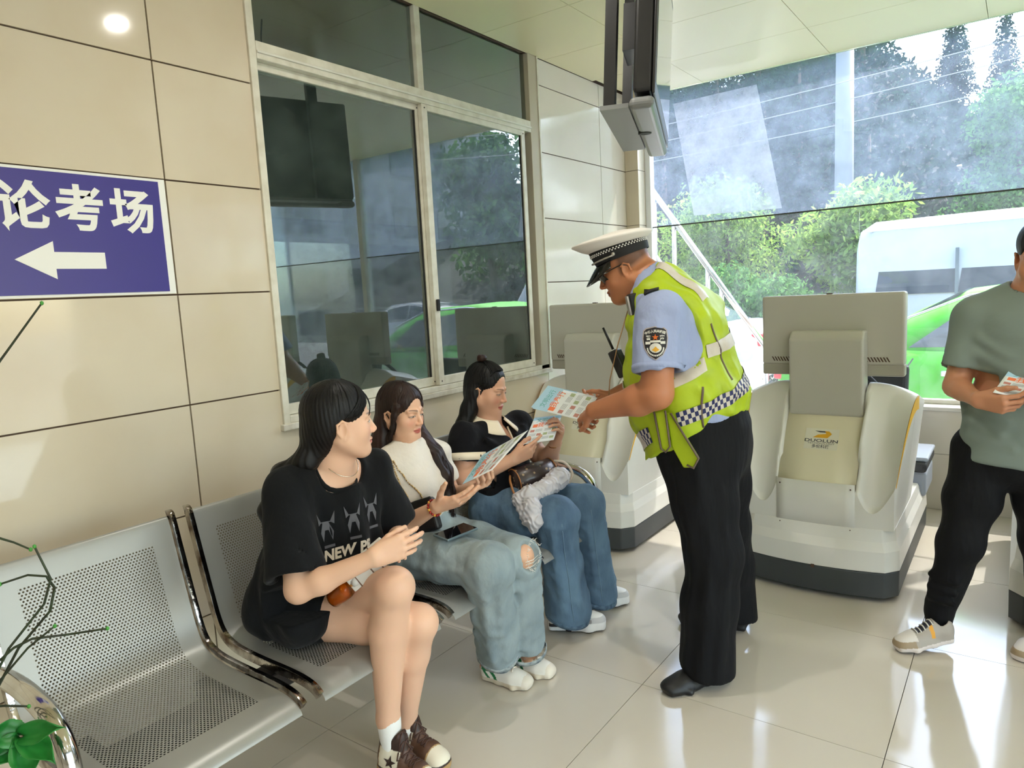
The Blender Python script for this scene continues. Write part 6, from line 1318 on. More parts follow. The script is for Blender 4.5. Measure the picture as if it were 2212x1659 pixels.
def wrapband(bv, cfun, nfun, us, vs_, mats_fn=None, off=0.003, back=0.45):
    """grid laid on a surface: cfun(u,v)=start point outside, nfun=ray direction"""
    b = MB(); P_ = []; ok = []
    for u in us:
        for v in vs_:
            c, d = cfun(u, v), unit(nfun(u, v)); hit = bv.ray_cast(Vector(c), Vector(d), back); ok.append(hit[0] is not None)
            P_.append((np.array(hit[0])-d*off) if hit[0] is not None else c)
    n = len(vs_)
    for i in range(len(us)-1):
        for j in range(n-1):
            q = (i*n+j, (i+1)*n+j, (i+1)*n+j+1, i*n+j+1)
            if all(ok[k] for k in q): b.f.append(q); b.m.append(mats_fn(i, j) if mats_fn else 0); b.sm.append(True)
    b.v = [tuple(p) for p in P_]; return b
def officer():
    t = thing('person', (1.50, 2.50, 0), 'standing police officer in white cap, sunglasses and fluorescent vest, bending over with leaflets', 'person')
    h = Head((1.222, 2.440, 1.540), (-0.86, -0.36, -0.36), sc=1.0)
    neck = np.array((1.335, 2.470, 1.462)); chest = np.array((1.405, 2.490, 1.27)); waist = np.array((1.450, 2.50, 1.05)); pel = np.array((1.505, 2.505, 0.90))
    shL, shR = np.array((1.430, 2.285, 1.375)), np.array((1.335, 2.665, 1.365)); elL, wrL = np.array((1.445, 2.215, 1.105)), np.array((1.172, 2.262, 1.022)); elR, wrR = np.array((1.255, 2.735, 1.115)), np.array((1.035, 2.700, 1.010))
    hipL, hipR = np.array((1.505, 2.405, 0.87)), np.array((1.505, 2.605, 0.87)); knL, anL = np.array((1.570, 2.385, 0.50)), np.array((1.540, 2.375, 0.10)); knR, anR = np.array((1.500, 2.715, 0.50)), np.array((1.495, 2.822, 0.10))
    B = SDF(); head_prims(B, h, 0.008, True, neck=neck, nr=(0.060, 0.068)); B.rc(h.p(0, -0.06, -0.02), neck+(0.03, 0, 0.01), 0.045, 0.055, 0.03); B.rc(h.p(0, 0.03, -0.085), neck+(-0.035, -0.01, -0.01), 0.034, 0.04, 0.03)
    B.loft([(neck, (0.2, 1, 0), 0.08, 0.07), (chest, (0.2, 1, 0), 0.16, 0.12), (waist, (0, 1, 0), 0.16, 0.15), (pel, (0, 1, 0), 0.15, 0.14)], 0.05)
    for a, b_ in ((shL, elL), (shR, elR)): B.rc(neck*0.3+a*0.7, a, 0.055, 0.06, 0.03); B.rc(a, b_, 0.062, 0.054, 0.03)
    for a, b_ in ((elL, wrL), (elR, wrR)): B.chain([a, a*0.72+b_*0.28+np.array((0, 0, -0.006)), b_], [0.053, 0.054, 0.033], 0.025)
    for a, b_, c in ((hipL, knL, anL), (hipR, knR, anR)): B.chain([a, b_, c, c+np.array((-0.02, 0, -0.04))], [0.09, 0.06, 0.04, 0.035], 0.02)
    hl_ = hand(B, wrL, unit((-0.62, 0.42, -0.26)), np.array((0.10, 0.55, -0.80)), -1, 1.02, curl=((34, 62, 40), (56, 78, 45), (62, 82, 45), (64, 84, 45)), spread=(2, 1, -1, -3), thumb=(0, 16, 14), tdir=(0.82, 0.34, 0.40), k=0.003)
    hr_ = hand(B, wrR, unit((-0.75, 0.05, -0.20)), np.array((0.1, 0.2, 1.0)), 1, 1.0, curl=((20, 30, 20),)*4, thumb=(0, 15, 10), tdir=(0.8, 0.4, 0.4))
    def paint(V, C):
        face_paint(h, V, C, S(150, 78, 70), S(30, 24, 22), None, S(196, 120, 92))
        L = h.loc(V); m = np.clip((L[:, 2]-(-0.012-0.30*(L[:, 1]+0.05)))/0.02, 0, 1)*(L[:, 1] < 0.022)*np.clip((-L[:, 1]+0.022)/0.02, 0, 1)*(np.abs(L[:, 0]) < 0.079); m = m*np.clip((L[:, 2]+0.045)/0.03, 0, 1)
        C[:, :3] = C[:, :3]*(1-0.72*m[:, None])+np.array(S(52, 42, 36)[:3])*0.72*m[:, None]
    skin_body('body', B, M_skin, t, [h.box()]+[nbox(np.concatenate([np.array(q) for q in H_.values()]+[[w]]), 0.024) for H_, w in ((hl_, wrL), (hr_, wrR))], 0.0075, S(188, 124, 88), paint)
    # shirt
    T = SDF(); ax = unit((-0.10, 1, 0)); ax2 = unit((0.22, 1, 0)); sx = unit((shR-shL)*(1, 1, 0))
    T.loft([(neck+(0, 0, 0.02), sx, 0.082, 0.074), (neck+(0.01, 0, -0.03), sx, 0.150, 0.100), (chest+(0, 0, 0.04), sx, 0.205, 0.150), (chest+(0.01, 0, -0.10), sx, 0.206, 0.178), (waist+(-0.015, 0, 0), ax, 0.203, 0.186), (pel+(0, 0, 0.0), (0, 1, 0), 0.185, 0.165)], 0.05)
    qs = []
    for sh, el in ((shL, elL), (shR, elR)):
        q = sh*0.26+el*0.74; qs.append((q, unit(el-sh+np.array((0.02, 0, 0))))); T.rc(neck*0.35+sh*0.65, sh, 0.070, 0.078, 0.04); T.rc(sh+(0, 0, -0.005), q, 0.080, 0.086, 0.03); T.cutbox(q-0.12, q+0.12, q, qs[-1][1], 0.004); T.rc(q-qs[-1][1]*0.03, q+qs[-1][1]*0.12, 0.070, 0.074, 0.003, True)
    ring_fold(T, shL, elL, 0.080, 0.086, ((-1.9, 0.15, 0.6, 0.010), (-1.1, 0.1, 0.65, 0.011), (-0.4, 0.0, 0.6, 0.012)))
    w_ = wob(0.0045, 36, 41); T.post = lambda D_, X, Y, Z: D_+w_(X, Y, Z)
    T.rc(neck+(-0.006, -0.004, 0.01), h.p(0, -0.03, -0.05)+(0, 0, 0.02), 0.071, 0.078, 0.004, True); T.plane((1.45, 2.5, 0.975), (0.12, 0, -1), 0.004)
    sh_ = cloth('uniform_shirt', T, 0.0062, M_shirt, t); bvs = bvh_of(sh_)
    hem_ring(bvs, qs[0][0], qs[0][1], 0.08, M_shirt, sh_, 'sleeve_hem')
    b = MB(); ring = []
    nu = unit(h.p(0, -0.03, -0.05)-neck); r1 = unit(np.cross(nu, (0, 1, 0))); r2 = np.cross(nu, r1)
    rings = [[neck+nu*hh+(r1*math.cos(a)*1.04+r2*math.sin(a))*rr for a in np.linspace(0, 2*math.pi, 28, endpoint=False)] for hh, rr in ((-0.010, 0.096), (0.044, 0.078), (0.046, 0.073), (0.0, 0.078))]
    b.rings(rings, 0, False); build('shirt_collar', b, M_shirt, sh_)
    # epaulette
    o = np.array((1.392, 2.325, 1.44)); dn_ = unit((-0.05, 0.55, -0.83)); rr = unit((0.35, -0.78, -0.40)); ss = unit(np.cross(rr, dn_))
    eb = wrapband(bvs, lambda u, v: o-dn_*0.2+rr*(u-0.5)*0.105+ss*(v-0.5)*0.052, lambda u, v: dn_, np.linspace(0, 1, 8), np.linspace(0, 1, 5), None, 0.006, 0.5); ep = build('epaulette', eb, M_capb, sh_, solid=0.005)
    build('epaulette_pip', wrapband(bvs, lambda u, v: o-dn_*0.2+rr*(u-0.5)*0.012-rr*0.012+ss*(v-0.5)*0.012, lambda u, v: dn_, np.linspace(0, 1, 3), np.linspace(0, 1, 3), None, 0.011, 0.5), M_silver, ep)
    # vest
    W_ = SDF(); g = 0.016
    W_.loft([(neck+(0.015, 0, -0.025), sx, 0.150+g, 0.102+g), (chest+(0, 0, 0.04), sx, 0.200+g, 0.152+g), (chest+(0.01, 0, -0.10), sx, 0.208+g, 0.182+g), (waist+(-0.015, 0, 0), ax, 0.210+g, 0.190+g), (pel+(-0.035, 0, -0.03), (0, 1, 0), 0.190+g, 0.172+g)], 0.05)
    W_.rc(neck*0.5+shL*0.5+(0.01, 0, 0.0), shL+(-0.01, 0.04, 0.01), 0.075+g*0.5, 0.06+g, 0.04); W_.rc(neck*0.5+shR*0.5, shR+(0, -0.04, 0.01), 0.075, 0.06+g, 0.04)
    ring_fold(W_, chest, waist, 0.200, 0.215, ((-2.2, 0.3, 1.2, 0.018), (-1.8, 0.5, 1.3, 0.016), (-1.0, 0.4, 1.2, 0.016), (-0.5, 0.2, 1.1, 0.018)))
    w2_ = wob(0.0085, 28, 51); w3_ = wob(0.0040, 65, 52); W_.post = lambda D_, X, Y, Z: D_+w2_(X, Y, Z)+w3_(X, Y, Z)
    W_.ell(shL+(0.055, -0.07, -0.070), (0.150, 0.150, 0.170), None, 0.006, True); W_.ell(shR+(0.0, 0.05, -0.07), (0.10, 0.11, 0.14), None, 0.006, True)
    W_.rc(neck+(-0.01, -0.005, -0.012), h.p(0, -0.03, -0.05)+(0, 0, 0.03), 0.096, 0.115, 0.006, True); W_.rc(neck+(-0.05, -0.015, -0.05), neck+(-0.17, -0.02, -0.10), 0.030, 0.040, 0.006, True)
    W_.plane((1.30, 2.45, 0.822), unit((0.52, 0, -1)), 0.006)
    vest = cloth('safety_vest', W_, 0.0062, M_vest, t); bvv = bvh_of(vest)
    tor = lambda z: np.array((1.405+(1.27-z)*0.21, 2.495, z))
    def ang(a, z, r=0.5): return tor(z)+np.array((math.cos(a), math.sin(a), 0))*r
    # angle 0 = back (+x), -pi/2 = his left side (towards the camera), pi = front
    def band(name, a0, a1, z0, z1, dz, nu_, nv_, mats_, mf=None, off=0.004, slope=0.0):
        us = np.linspace(0, 1, nu_); vs2 = np.linspace(0, 1, nv_); cf = lambda u, v: ang(a0+(a1-a0)*u, z0+(z1-z0)*u+(v-0.5)*dz); nf = lambda u, v: np.array((-math.cos(a0+(a1-a0)*u), -math.sin(a0+(a1-a0)*u), 0))
        return build(name, wrapband(bvv, cf, nf, us, vs2, mf, off, 0.5), mats_, vest)
    chk = lambda i, j: 1 if (i+j) % 2 == 0 else 0
    band('reflective_band', 0.75, -1.42, 1.165, 1.005, 0.050, 40, 4, [M_refl, M_navy], chk)                      # band with checks round side and back
    band('reflective_band', -2.00, -2.75, 0.940, 0.868, 0.056, 16, 4, [M_refl, M_navy], lambda i, j: 1 if (i+j) % 2 == 0 and i < 6 else 0)
    band('reflective_band', 0.6, -0.72, 1.290, 1.235, 0.046, 20, 3, [M_refl])
    band('side_strap', -0.80, -1.62, 1.195, 1.115, 0.046, 16, 3, [M_refl], off=0.007)
    band('reflective_band', -2.45, -2.95, 1.105, 1.085, 0.046, 10, 3, [M_refl])
    # band over the shoulder
    us = np.linspace(0.30, 1, 16); vv = np.linspace(-0.5, 0.5, 4); sc_ = neck*0.62+shL*0.38
    cf = lambda u, v: sc_+np.array((-0.16+0.34*u, 0.01-0.0*u, 0.40))+np.array((0.1, 1, 0))*v*0.050; build('shoulder_band', wrapband(bvv, cf, lambda u, v: np.array((0, 0, -1.0)), us, vv, None, 0.004, 0.8), M_refl, vest)
    # piping along the arm hole, side slit and hem
    def pipe(pts3, dirs, r=0.004):
        out = []
        for p, d in zip(pts3, dirs):
            hit = bvv.ray_cast(Vector(np.asarray(p)-unit(d)*0.3), Vector(unit(d)), 0.6)
            if hit[0] is not None: out.append(np.array(hit[0])-unit(d)*0.002)
        if len(out) > 3: build('piping', MB().tube(out, (r, r*0.7), 6), M_pipe, vest)
    pts = [ang(-0.95-0.10*math.sin(q*3), 1.12-0.25*q) for q in np.linspace(0, 1, 20)]; pipe(pts, [tor(p[2])-p for p in pts])
    pts = [ang(-1.72-0.1*math.sin(q*3), 1.08-0.20*q) for q in np.linspace(0, 1, 18)]; pipe(pts, [tor(p[2])-p for p in pts])
    pts = [ang(-0.55+0.2*q, 1.33-0.20*q) for q in np.linspace(0, 1, 16)]; pipe(pts, [tor(p[2])-p for p in pts])
    # hanging loop pocket at the side
    b = MB(); o = np.array((1.455, 2.262, 1.03)); 
    b.prism([o+np.array(q) for q in ((-0.035, -0.012, 0.0), (0.004, -0.012, 0.01), (0.020, -0.014, -0.115), (0.004, -0.014, -0.135), (-0.012, -0.014, -0.125))], (0, 0.006, 0)); build('pocket_tab', b, M_vest, vest, bevel=0.003)
    b = MB(); b.prism([o+np.array(q) for q in ((0.0, 0.000, 0.0), (0.02, 0.0, 0.0), (0.118, -0.004, -0.150), (0.100, -0.006, -0.185), (0.062, -0.006, -0.190), (0.02, -0.004, -0.12))], (0, 0.012, 0)); build('side_pocket', b, M_vest, vest, bevel=0.005)
    b = MB(); b.tube([o+np.array(q) for q in ((0.02, -0.004, 0.0), (0.07, -0.008, -0.075), (0.119, -0.008, -0.150), (0.101, -0.01, -0.186), (0.078, -0.012, -0.176))], 0.0038, 6); b.tube([o+np.array(q) for q in ((0.005, -0.016, 0.01), (0.021, -0.018, -0.115), (0.004, -0.018, -0.137), (-0.013, -0.018, -0.126), (-0.036, -0.016, 0.0))], 0.0035, 6); build('pocket_piping', b, M_pipe, vest)
    # shield badge on the sleeve
    q0 = shL*0.62+elL*0.38; nd = unit((0.42, -0.90, 0.10)); o = q0+nd*0.10+np.array((-0.012, 0, 0)); rr = unit(np.cross((0, 0, 1), nd)); uu = np.cross(nd, rr)
    shield = [(-0.036, 0.040), (-0.028, 0.047), (0, 0.052), (0.028, 0.047), (0.036, 0.040), (0.039, 0.015), (0.035, -0.015), (0.022, -0.040), (0, -0.055), (-0.022, -0.040), (-0.035, -0.015), (-0.039, 0.015)]
    def dec(shape, m, off, name, par): b = MB(); put2d(b, shape, o, rr, uu, 0, [bvs], off, 0.12); return build(name, b, m, par)
    def sub(poly, k): 
        c = np.mean(poly, 0); V = [tuple(c)]; F = []; n = len(poly)
        for r_ in range(1, k+1): V += [tuple(c+(np.array(p)-c)*r_/k) for p in poly]
        for i in range(n): F.append((0, 1+i, 1+(i+1) % n))
        for r_ in range(k-1):
            for i in range(n): F.append((1+r_*n+i, 1+(r_+1)*n+i, 1+(r_+1)*n+(i+1) % n, 1+r_*n+(i+1) % n))
        return V, F
    M_bw = mat('badge_silver', S(214, 212, 204), 0.6); bdg = dec(sub([(x*1.09, y*1.07) for x, y in shield], 4), mat('badge_rim', S(170, 160, 160), 0.6), 0.0022, 'sleeve_badge', sh_); dec(sub(shield, 4), mat('badge_black', S(24, 20, 28), 0.6), 0.0034, 'badge_field', bdg)
    dec(star2d(0.0115, 0, 0.018), mat('badge_orange', S(214, 104, 30), 0.6), 0.0046, 'badge_star', bdg)
    b = MB()
    for k, ch in enumerate('中华人民共和国'):
        a = math.radians(58-58*k/3.0); a2 = (k-3)*0.0098; put2d(b, text_mesh(ch, 0.0105, 0.0003), o+rr*a2+uu*(0.0385-abs(k-3)**1.6*0.0010), rr*math.cos(-(k-3)*0.13)+uu*math.sin(-(k-3)*0.13), uu*math.cos((k-3)*0.13)+rr*math.sin((k-3)*0.13), 0, [bvs], 0.0046, 0.12)
    for ch, x in (('警', -0.0225), ('察', 0.0225)): put2d(b, text_mesh(ch, 0.0165, 0.0005), o+rr*x+uu*0.016, rr, uu, 0, [bvs], 0.0046, 0.12)
    put2d(b, rect2d(0.016, 0.009, 3, 1, -0.0245, 0.0), o, rr, uu, 0, [bvs], 0.0046, 0.12); put2d(b, rect2d(0.016, 0.009, 3, 1, 0.0245, 0.0), o, rr, uu, 0, [bvs], 0.0046, 0.12); put2d(b, rect2d(0.034, 0.007, 6, 1, 0, 0.0045), o, rr, uu, 0, [bvs], 0.0046, 0.12)
    for k in range(15):
        a = math.pi+math.pi*(k+0.5)/15; put2d(b, rect2d(0.0042, 0.0055, 1, 1, 0.0265*math.cos(a), -0.016+0.027*math.sin(a)), o, rr, uu, 0, [bvs], 0.0046, 0.12)
    build('badge_lettering', b, M_bw, bdg)['kind'] = 'stuff'
    dec(sub([(0.020*math.cos(a), -0.0175+0.0165*math.sin(a)) for a in np.linspace(0, 2*math.pi, 18, endpoint=False)], 3), M_bw, 0.0048, 'badge_disc', bdg); dec(fan2d([(-0.013, -0.024), (-0.005, -0.018), (0.0, -0.012), (0.005, -0.018), (0.013, -0.024), (0.0, -0.031)]), mat('badge_gold', S(222, 166, 52), 0.5), 0.0058, 'badge_emblem', bdg)
    # body camera, radio, lanyard
    bc = np.array((1.318, 2.330, 1.408)); rot = Matrix.Translation(bc) @ Matrix.Rotation(math.radians(35), 4, 'Z') @ Matrix.Rotation(math.radians(-10), 4, 'Y')
    cmb = MB().box((-0.022, -0.030, -0.040), (0.022, 0.030, 0.040), 0, rot); bcm = build('body_camera', cmb, M_blackpl, t, bevel=0.006); build('camera_face', MB().box((-0.028, -0.024, -0.034), (-0.022, 0.024, 0.034), 0, rot), M_silver, bcm)
    rp = np.array((1.195, 2.43, 1.185)); b = MB(); b.box((-0.02, -0.025, -0.06), (0.02, 0.025, 0.05), 0, Matrix.Translation(rp) @ Matrix.Rotation(math.radians(-25), 4, 'Y')); rad_ = build('radio', b, M_blackpl, t, bevel=0.006); build('antenna', MB().tube([rp+np.array((-0.02, -0.01, 0.05)), rp+np.array((-0.055, -0.02, 0.135))], [0.0055, 0.0045], 8), M_blackpl, rad_)
    b = MB(); b.tube([neck+np.array((-0.085, -0.05, -0.06)), np.array((1.205, 2.40, 1.25)), np.array((1.175, 2.385, 1.12)), np.array((1.170, 2.38, 1.05))], 0.0022, 5); ly = build('lanyard', b, mat('cord_tan', S(170, 130, 90), 0.8), t); build('whistle', MB().tube([(1.170, 2.38, 1.05), (1.168, 2.378, 1.005)], [0.010, 0.010], 10).tube([(1.168, 2.378, 1.000), (1.162, 2.375, 0.975)], [0.007, 0.007], 10), mat('whistle_metal', S(120, 112, 100), 0.35, metal=0.8), ly)
    # trousers
    P_ = SDF(); P_.loft([(pel+(-0.045, 0, 0.125), (0, 1, 0), 0.203, 0.186), (pel+(-0.015, 0, 0.03), (0, 1, 0), 0.196, 0.164), (pel+(0.0, 0, -0.07), (0, 1, 0), 0.182, 0.142)], 0.05); P_.ell(pel+(0.04, 0, -0.05), (0.085, 0.16, 0.10), None, 0.05)
    for hp, kn, an, k in ((hipL, knL, anL, 0.05), (hipR, knR, anR, 0.04)): P_.chain([hp+(0, 0, -0.02), hp*0.5+kn*0.5, kn, kn*0.5+an*0.5+np.array((-0.005, 0, 0)), an+(0, 0, -0.045)], [0.128, 0.108, 0.094, 0.094, 0.102], k)
    ring_fold(P_, hipL, knL, 0.128, 0.094, ((-1.9, 0.1, 1.0, 0.013), (-1.2, 0.0, 1.0, 0.012), (-0.6, 0.3, 1.0, 0.012))); ring_fold(P_, knL, anL, 0.094, 0.102, ((-2.0, 0.0, 1.0, 0.012), (-1.35, 0.0, 1.1, 0.013), (-0.7, 0.1, 1.1, 0.013)))
    w4_ = wob(0.0055, 30, 61); P_.post = lambda D_, X, Y, Z: D_+w4_(X, Y, Z*0.35)
    for an, zc in ((anL, 0.058), (anR, 0.075)): q = np.array((an[0], an[1], zc)); P_.cutbox(q-0.16, q+0.16, q, (-0.20, 0, -1), 0.004); P_.rc(q+(0, 0, 0.05), q+(0, 0, -0.1), 0.085, 0.092, 0.003, True)
    P_.plane((1.30, 2.5, 0.985), (-0.12, 0, 1), 0.006); tr_ = cloth('trousers', P_, 0.0066, M_trou, t)
    build('pocket_button', MB().sphere((1.600, 2.340, 0.905), 0.008, 8), mat('button_pearl', S(214, 206, 196), 0.3), tr_)
    blk = S(20, 20, 22); pt = colz((ALL, blk))
    for hl, to in (((1.590, 2.470, 0.0), (1.440, 2.195, 0.0)), ((1.560, 2.846, 0.0), (1.262, 2.762, 0.0))): shoe(t, hl, to, (0, 0, 1), 0.046, 0.078, 0.024, pt, lace=None)
    # cap
    Rm = h.R; s = h.s
    def er(a, b_, z, yo, tilt=0.0, n=40): return [h.p(a*math.sin(q), yo+b_*math.cos(q), z+tilt*(b_*math.cos(q))) for q in np.linspace(0, 2*math.pi, n, endpoint=False)]
    cp = build('cap_band', MB().rings([er(0.083, 0.104, 0.040, -0.012, 0.05), er(0.086, 0.108, 0.060, -0.012, 0.06), er(0.088, 0.111, 0.091, -0.010, 0.13), er(0.07, 0.09, 0.091, -0.010, 0.13)], 0, False), M_capb, t)
    build('cap_crown', MB().rings([er(0.086, 0.109, 0.088, -0.010, 0.13), er(0.104, 0.128, 0.098, -0.006, 0.16), er(0.122, 0.146, 0.113, -0.002, 0.19), er(0.128, 0.152, 0.119, 0.0, 0.20), er(0.125, 0.149, 0.125, 0.0, 0.20), er(0.10, 0.12, 0.133, 0.0, 0.18), er(0.05, 0.06, 0.143, 0.01, 0.10), er(0.004, 0.005, 0.146, 0.015, 0.10)], 0, True), M_capw, cp)
    def vz(u, v): a = (u-0.5)*2.35; r0 = 1+0.0*v; ex = 0.062*v*math.cos((u-0.5)*2.6)**0.8; return tuple(h.p((0.085+ex*0.55)*math.sin(a), -0.012+(0.106+ex)*math.cos(a), 0.046-0.046*v*math.cos((u-0.5)*2.2)-0.006*v*v))
    build('visor', MB().grid(vz, 20, 6), M_visor, cp, solid=0.003)
    cb = MB()
    for row, zz in ((0, 0.081), (1, 0.075)):
        for k in range(56):
            q = 2*math.pi*(k+0.5*row)/56; p0 = h.p(0.0885*math.sin(q), -0.011+0.1115*math.cos(q), zz+0.09*0.111*math.cos(q)); tg = unit(h.R @ np.array((math.cos(q), -math.sin(q)*1.1, 0))); put2d(cb, rect2d(0.0050, 0.0045), p0, tg, h.R[:, 2])
    ck = build('band_checks', cb, mat('check_white', S(228, 226, 222), 0.6), cp, solid=0.002); ck['kind'] = 'stuff'
    build('cap_braid', MB().tube([h.p(0.091*math.sin(q), -0.012+0.113*math.cos(q), 0.056+0.06*0.106*math.cos(q)) for q in np.linspace(-1.35, 1.35, 24)], (0.0055, 0.0035), 8), M_silver, cp)
    for sg in (1, -1): build('cap_button', MB().sphere(h.p(sg*0.0895, 0.010, 0.061), 0.0075, 8), M_silver, cp)
    # sunglasses
    M_lens = mat('lens_dark', S(20, 10, 16), 0.08, spec=0.6)
    sgs = build('sunglasses', MB().tube([h.p(-0.060, 0.082, 0.008), h.p(-0.02, 0.094, 0.011), h.p(0.0, 0.098, 0.009), h.p(0.02, 0.094, 0.011), h.p(0.060, 0.082, 0.008)], 0.0030, 6), M_blackpl, t)
    for sg in (-1, 1):
        def ln(u, v, sg=sg): a = (u-0.5)*0.060; return tuple(h.p(sg*(0.036+a), 0.1000-max(a+0.012, 0)*0.55-0.014*v, 0.012-0.044*v*(1-0.30*abs(u-0.5)*2)))
        build('lens', MB().grid(ln, 8, 6), M_lens, sgs, solid=0.002); build('temple_arm', MB().tube([h.p(sg*0.066, 0.080, 0.008), h.p(sg*0.080, 0.045, 0.012), h.p(sg*0.084, 0.0, 0.014), h.p(sg*0.085, -0.02, 0.004)], [(0.0045, 0.002), (0.0045, 0.002), (0.004, 0.002), (0.003, 0.002)], 6), M_blackpl, sgs); build('temple_mark', MB().box((-0.001, -0.008, -0.002), (0.001, 0.008, 0.002), 0, Matrix.Translation(h.p(sg*0.0760, 0.062, 0.0105)) @ Matrix(h.R.tolist()).to_4x4()), M_silver, sgs)
officer()
# ================================================================== man in grey T-shirt at the right edge
M_gtee = mat('tee_grey_green', S(124, 136, 130), 0.85, spec=0.3, bump=(7, 0.3, 0.03), stretch=(0.6, 1, 1), noise=(5, 0.2, S(112, 124, 118)))
def man_grey():
    t = thing('person', (2.42, 3.1, 0), 'standing man in a grey T-shirt and black trousers holding a leaflet at the right edge', 'person')
    h = Head((2.505, 3.060, 1.500), (-0.10, -0.94, -0.30), sc=0.98)
    neck = np.array((2.485, 3.110, 1.375)); chest = np.array((2.470, 3.115, 1.20)); waist = np.array((2.445, 3.125, 0.98)); pel = np.array((2.435, 3.13, 0.82))
    shR, shL = np.array((2.315, 3.110, 1.300)), np.array((2.650, 3.110, 1.305)); elR, wrR = np.array((2.258, 3.065, 1.040)), np.array((2.335, 2.915, 1.015)); elL, wrL = np.array((2.715, 3.06, 1.05)), np.array((2.620, 2.90, 1.03))
    hipR, hipL = np.array((2.350, 3.13, 0.79)), np.array((2.525, 3.135, 0.79)); knR, anR = np.array((2.287, 3.050, 0.44)), np.array((2.228, 3.085, 0.115)); knL, anL = np.array((2.545, 3.18, 0.44)), np.array((2.555, 3.23, 0.10))
    B = SDF(); head_prims(B, h, 0.002, True, neck=neck, nr=(0.054, 0.062)); B.loft([(neck, (1, 0, 0), 0.07, 0.06), (chest, (1, 0, 0), 0.14, 0.10), (waist, (1, 0, 0), 0.13, 0.10), (pel, (1, 0, 0), 0.13, 0.10)], 0.05)
    for a, b_ in ((shR, elR), (shL, elL)): B.rc(neck*0.3+a*0.7, a, 0.05, 0.055, 0.03); B.rc(a, b_, 0.052, 0.041, 0.03)
    for a, b_ in ((elR, wrR), (elL, wrL)): B.chain([a, a*0.7+b_*0.3, b_], [0.037, 0.036, 0.026], 0.02)
    for a, b_, c in ((hipR, knR, anR), (hipL, knL, anL)): B.chain([a, b_, c, c+np.array((-0.02, -0.01, -0.04))], [0.08, 0.055, 0.036, 0.032], 0.02)
    hr_ = hand(B, wrR, unit(np.array((2.425, 2.865, 1.005))-wrR), np.array((0.35, 0.75, 0.35)), -1, 1.0, curl=((35, 40, 25), (40, 45, 25), (45, 48, 25), (48, 48, 25)), spread=(2, 1, -1, -3), thumb=(0, 8, 8), tdir=(0.82, 0.40, 0.30))
    hl_ = hand(B, wrL, unit((-0.3, -0.5, 0.2)), np.array((-0.7, 0.5, 0.2)), 1, 1.0, curl=((35, 40, 25),)*4)
    def paint(V, C):
        face_paint(h, V, C, S(160, 90, 80), S(34, 28, 26), 'down', S(200, 130, 100))
    skin_body('body', B, M_skin, t, [h.box()]+[nbox(np.concatenate([np.array(q) for q in H_.values()]+[[w]]), 0.024) for H_, w in ((hr_, wrR), (hl_, wrL))], 0.008, S(196, 138, 106), paint, 0.0023)
    T = SDF(); ax = (1, 0, 0)
    T.loft([(neck+(0, 0, -0.01), ax, 0.080, 0.072), (neck+(0, 0, -0.06), ax, 0.150, 0.100), (chest+(0, 0, 0.03), ax, 0.178, 0.130), (chest+(0, 0, -0.10), ax, 0.165, 0.130), (waist, ax, 0.158, 0.125), (pel+(0, 0, -0.06), ax, 0.176, 0.138)], 0.05); qs = []
    for sh, el in ((shR, elR), (shL, elL)):
        q = sh*0.25+el*0.75; d_ = unit(el-sh); qs.append((q, d_)); T.rc(neck*0.3+sh*0.7, sh, 0.062, 0.068, 0.04); T.rc(sh, q, 0.072, 0.072, 0.03); T.cutbox(q-0.10, q+0.10, q, d_, 0.004); T.rc(q-d_*0.03, q+d_*0.1, 0.058, 0.062, 0.003, True)
    for a, b_ in (((2.33, 3.02, 1.22), (2.42, 2.99, 1.16)), ((2.32, 3.03, 1.17), (2.44, 2.98, 1.10)), ((2.31, 3.04, 0.98), (2.42, 3.00, 0.92)), ((2.30, 3.06, 0.92), (2.40, 3.00, 0.88)), ((2.31, 3.05, 0.86), (2.44, 3.00, 0.83))): T.rc(a, b_, 0.013, 0.008, 0.025)
    w_ = wob(0.0035, 34, 71); T.post = lambda D_, X, Y, Z: D_+w_(X*0.6, Y, Z); T.rc(neck+(0, 0, 0.0), neck+(0, -0.02, 0.08), 0.068, 0.080, 0.004, True); T.plane((2.42, 3.1, 0.755), (-0.12, 0, -1), 0.01); cloth('t_shirt', T, 0.0070, M_gtee, t)
    P_ = SDF(); P_.loft([(pel+(0, 0, 0.05), ax, 0.150, 0.115), (pel+(0, 0, -0.05), ax, 0.160, 0.120)], 0.04)
    for hp, kn, an in ((hipR, knR, anR), (hipL, knL, anL)): P_.chain([hp, hp*0.5+kn*0.5, kn, an+(0, 0, 0.03)], [0.108, 0.092, 0.074, 0.054], 0.03); P_.chain([an+(0.0, 0, 0.06), an+(0, 0, -0.02)], [0.056, 0.046], 0.01)
    for z in (0.30, 0.25, 0.21): P_.rc((2.20, 3.03, z+0.01), (2.28, 3.00, z), 0.014, 0.010, 0.02)
    w2_ = wob(0.004, 36, 81); P_.post = lambda D_, X, Y, Z: D_+w2_(X, Y, Z*0.8); cloth('trousers', P_, 0.0075, M_trou, t)
    Hh = SDF(); Hh.ell(h.p(0, -0.018, 0.048), np.array((0.080, 0.099, 0.086)), h.R, 0.02); Hh.ell(h.p(0, 0.10, -0.025), (0.09, 0.07, 0.10), h.R, 0.01, True); Hh.rc(h.p(-0.12, 0.02, -0.06), h.p(0.12, 0.02, -0.06), 0.070, 0.070, 0.01, True); Hh.ell(h.p(0, -0.06, -0.10), (0.10, 0.09, 0.055), h.R, 0.01, True); cloth('hair', Hh, 0.004, M_hairb, t, 1)
    wht, gry, snd = S(226, 220, 214), S(176, 168, 158), S(166, 146, 118)
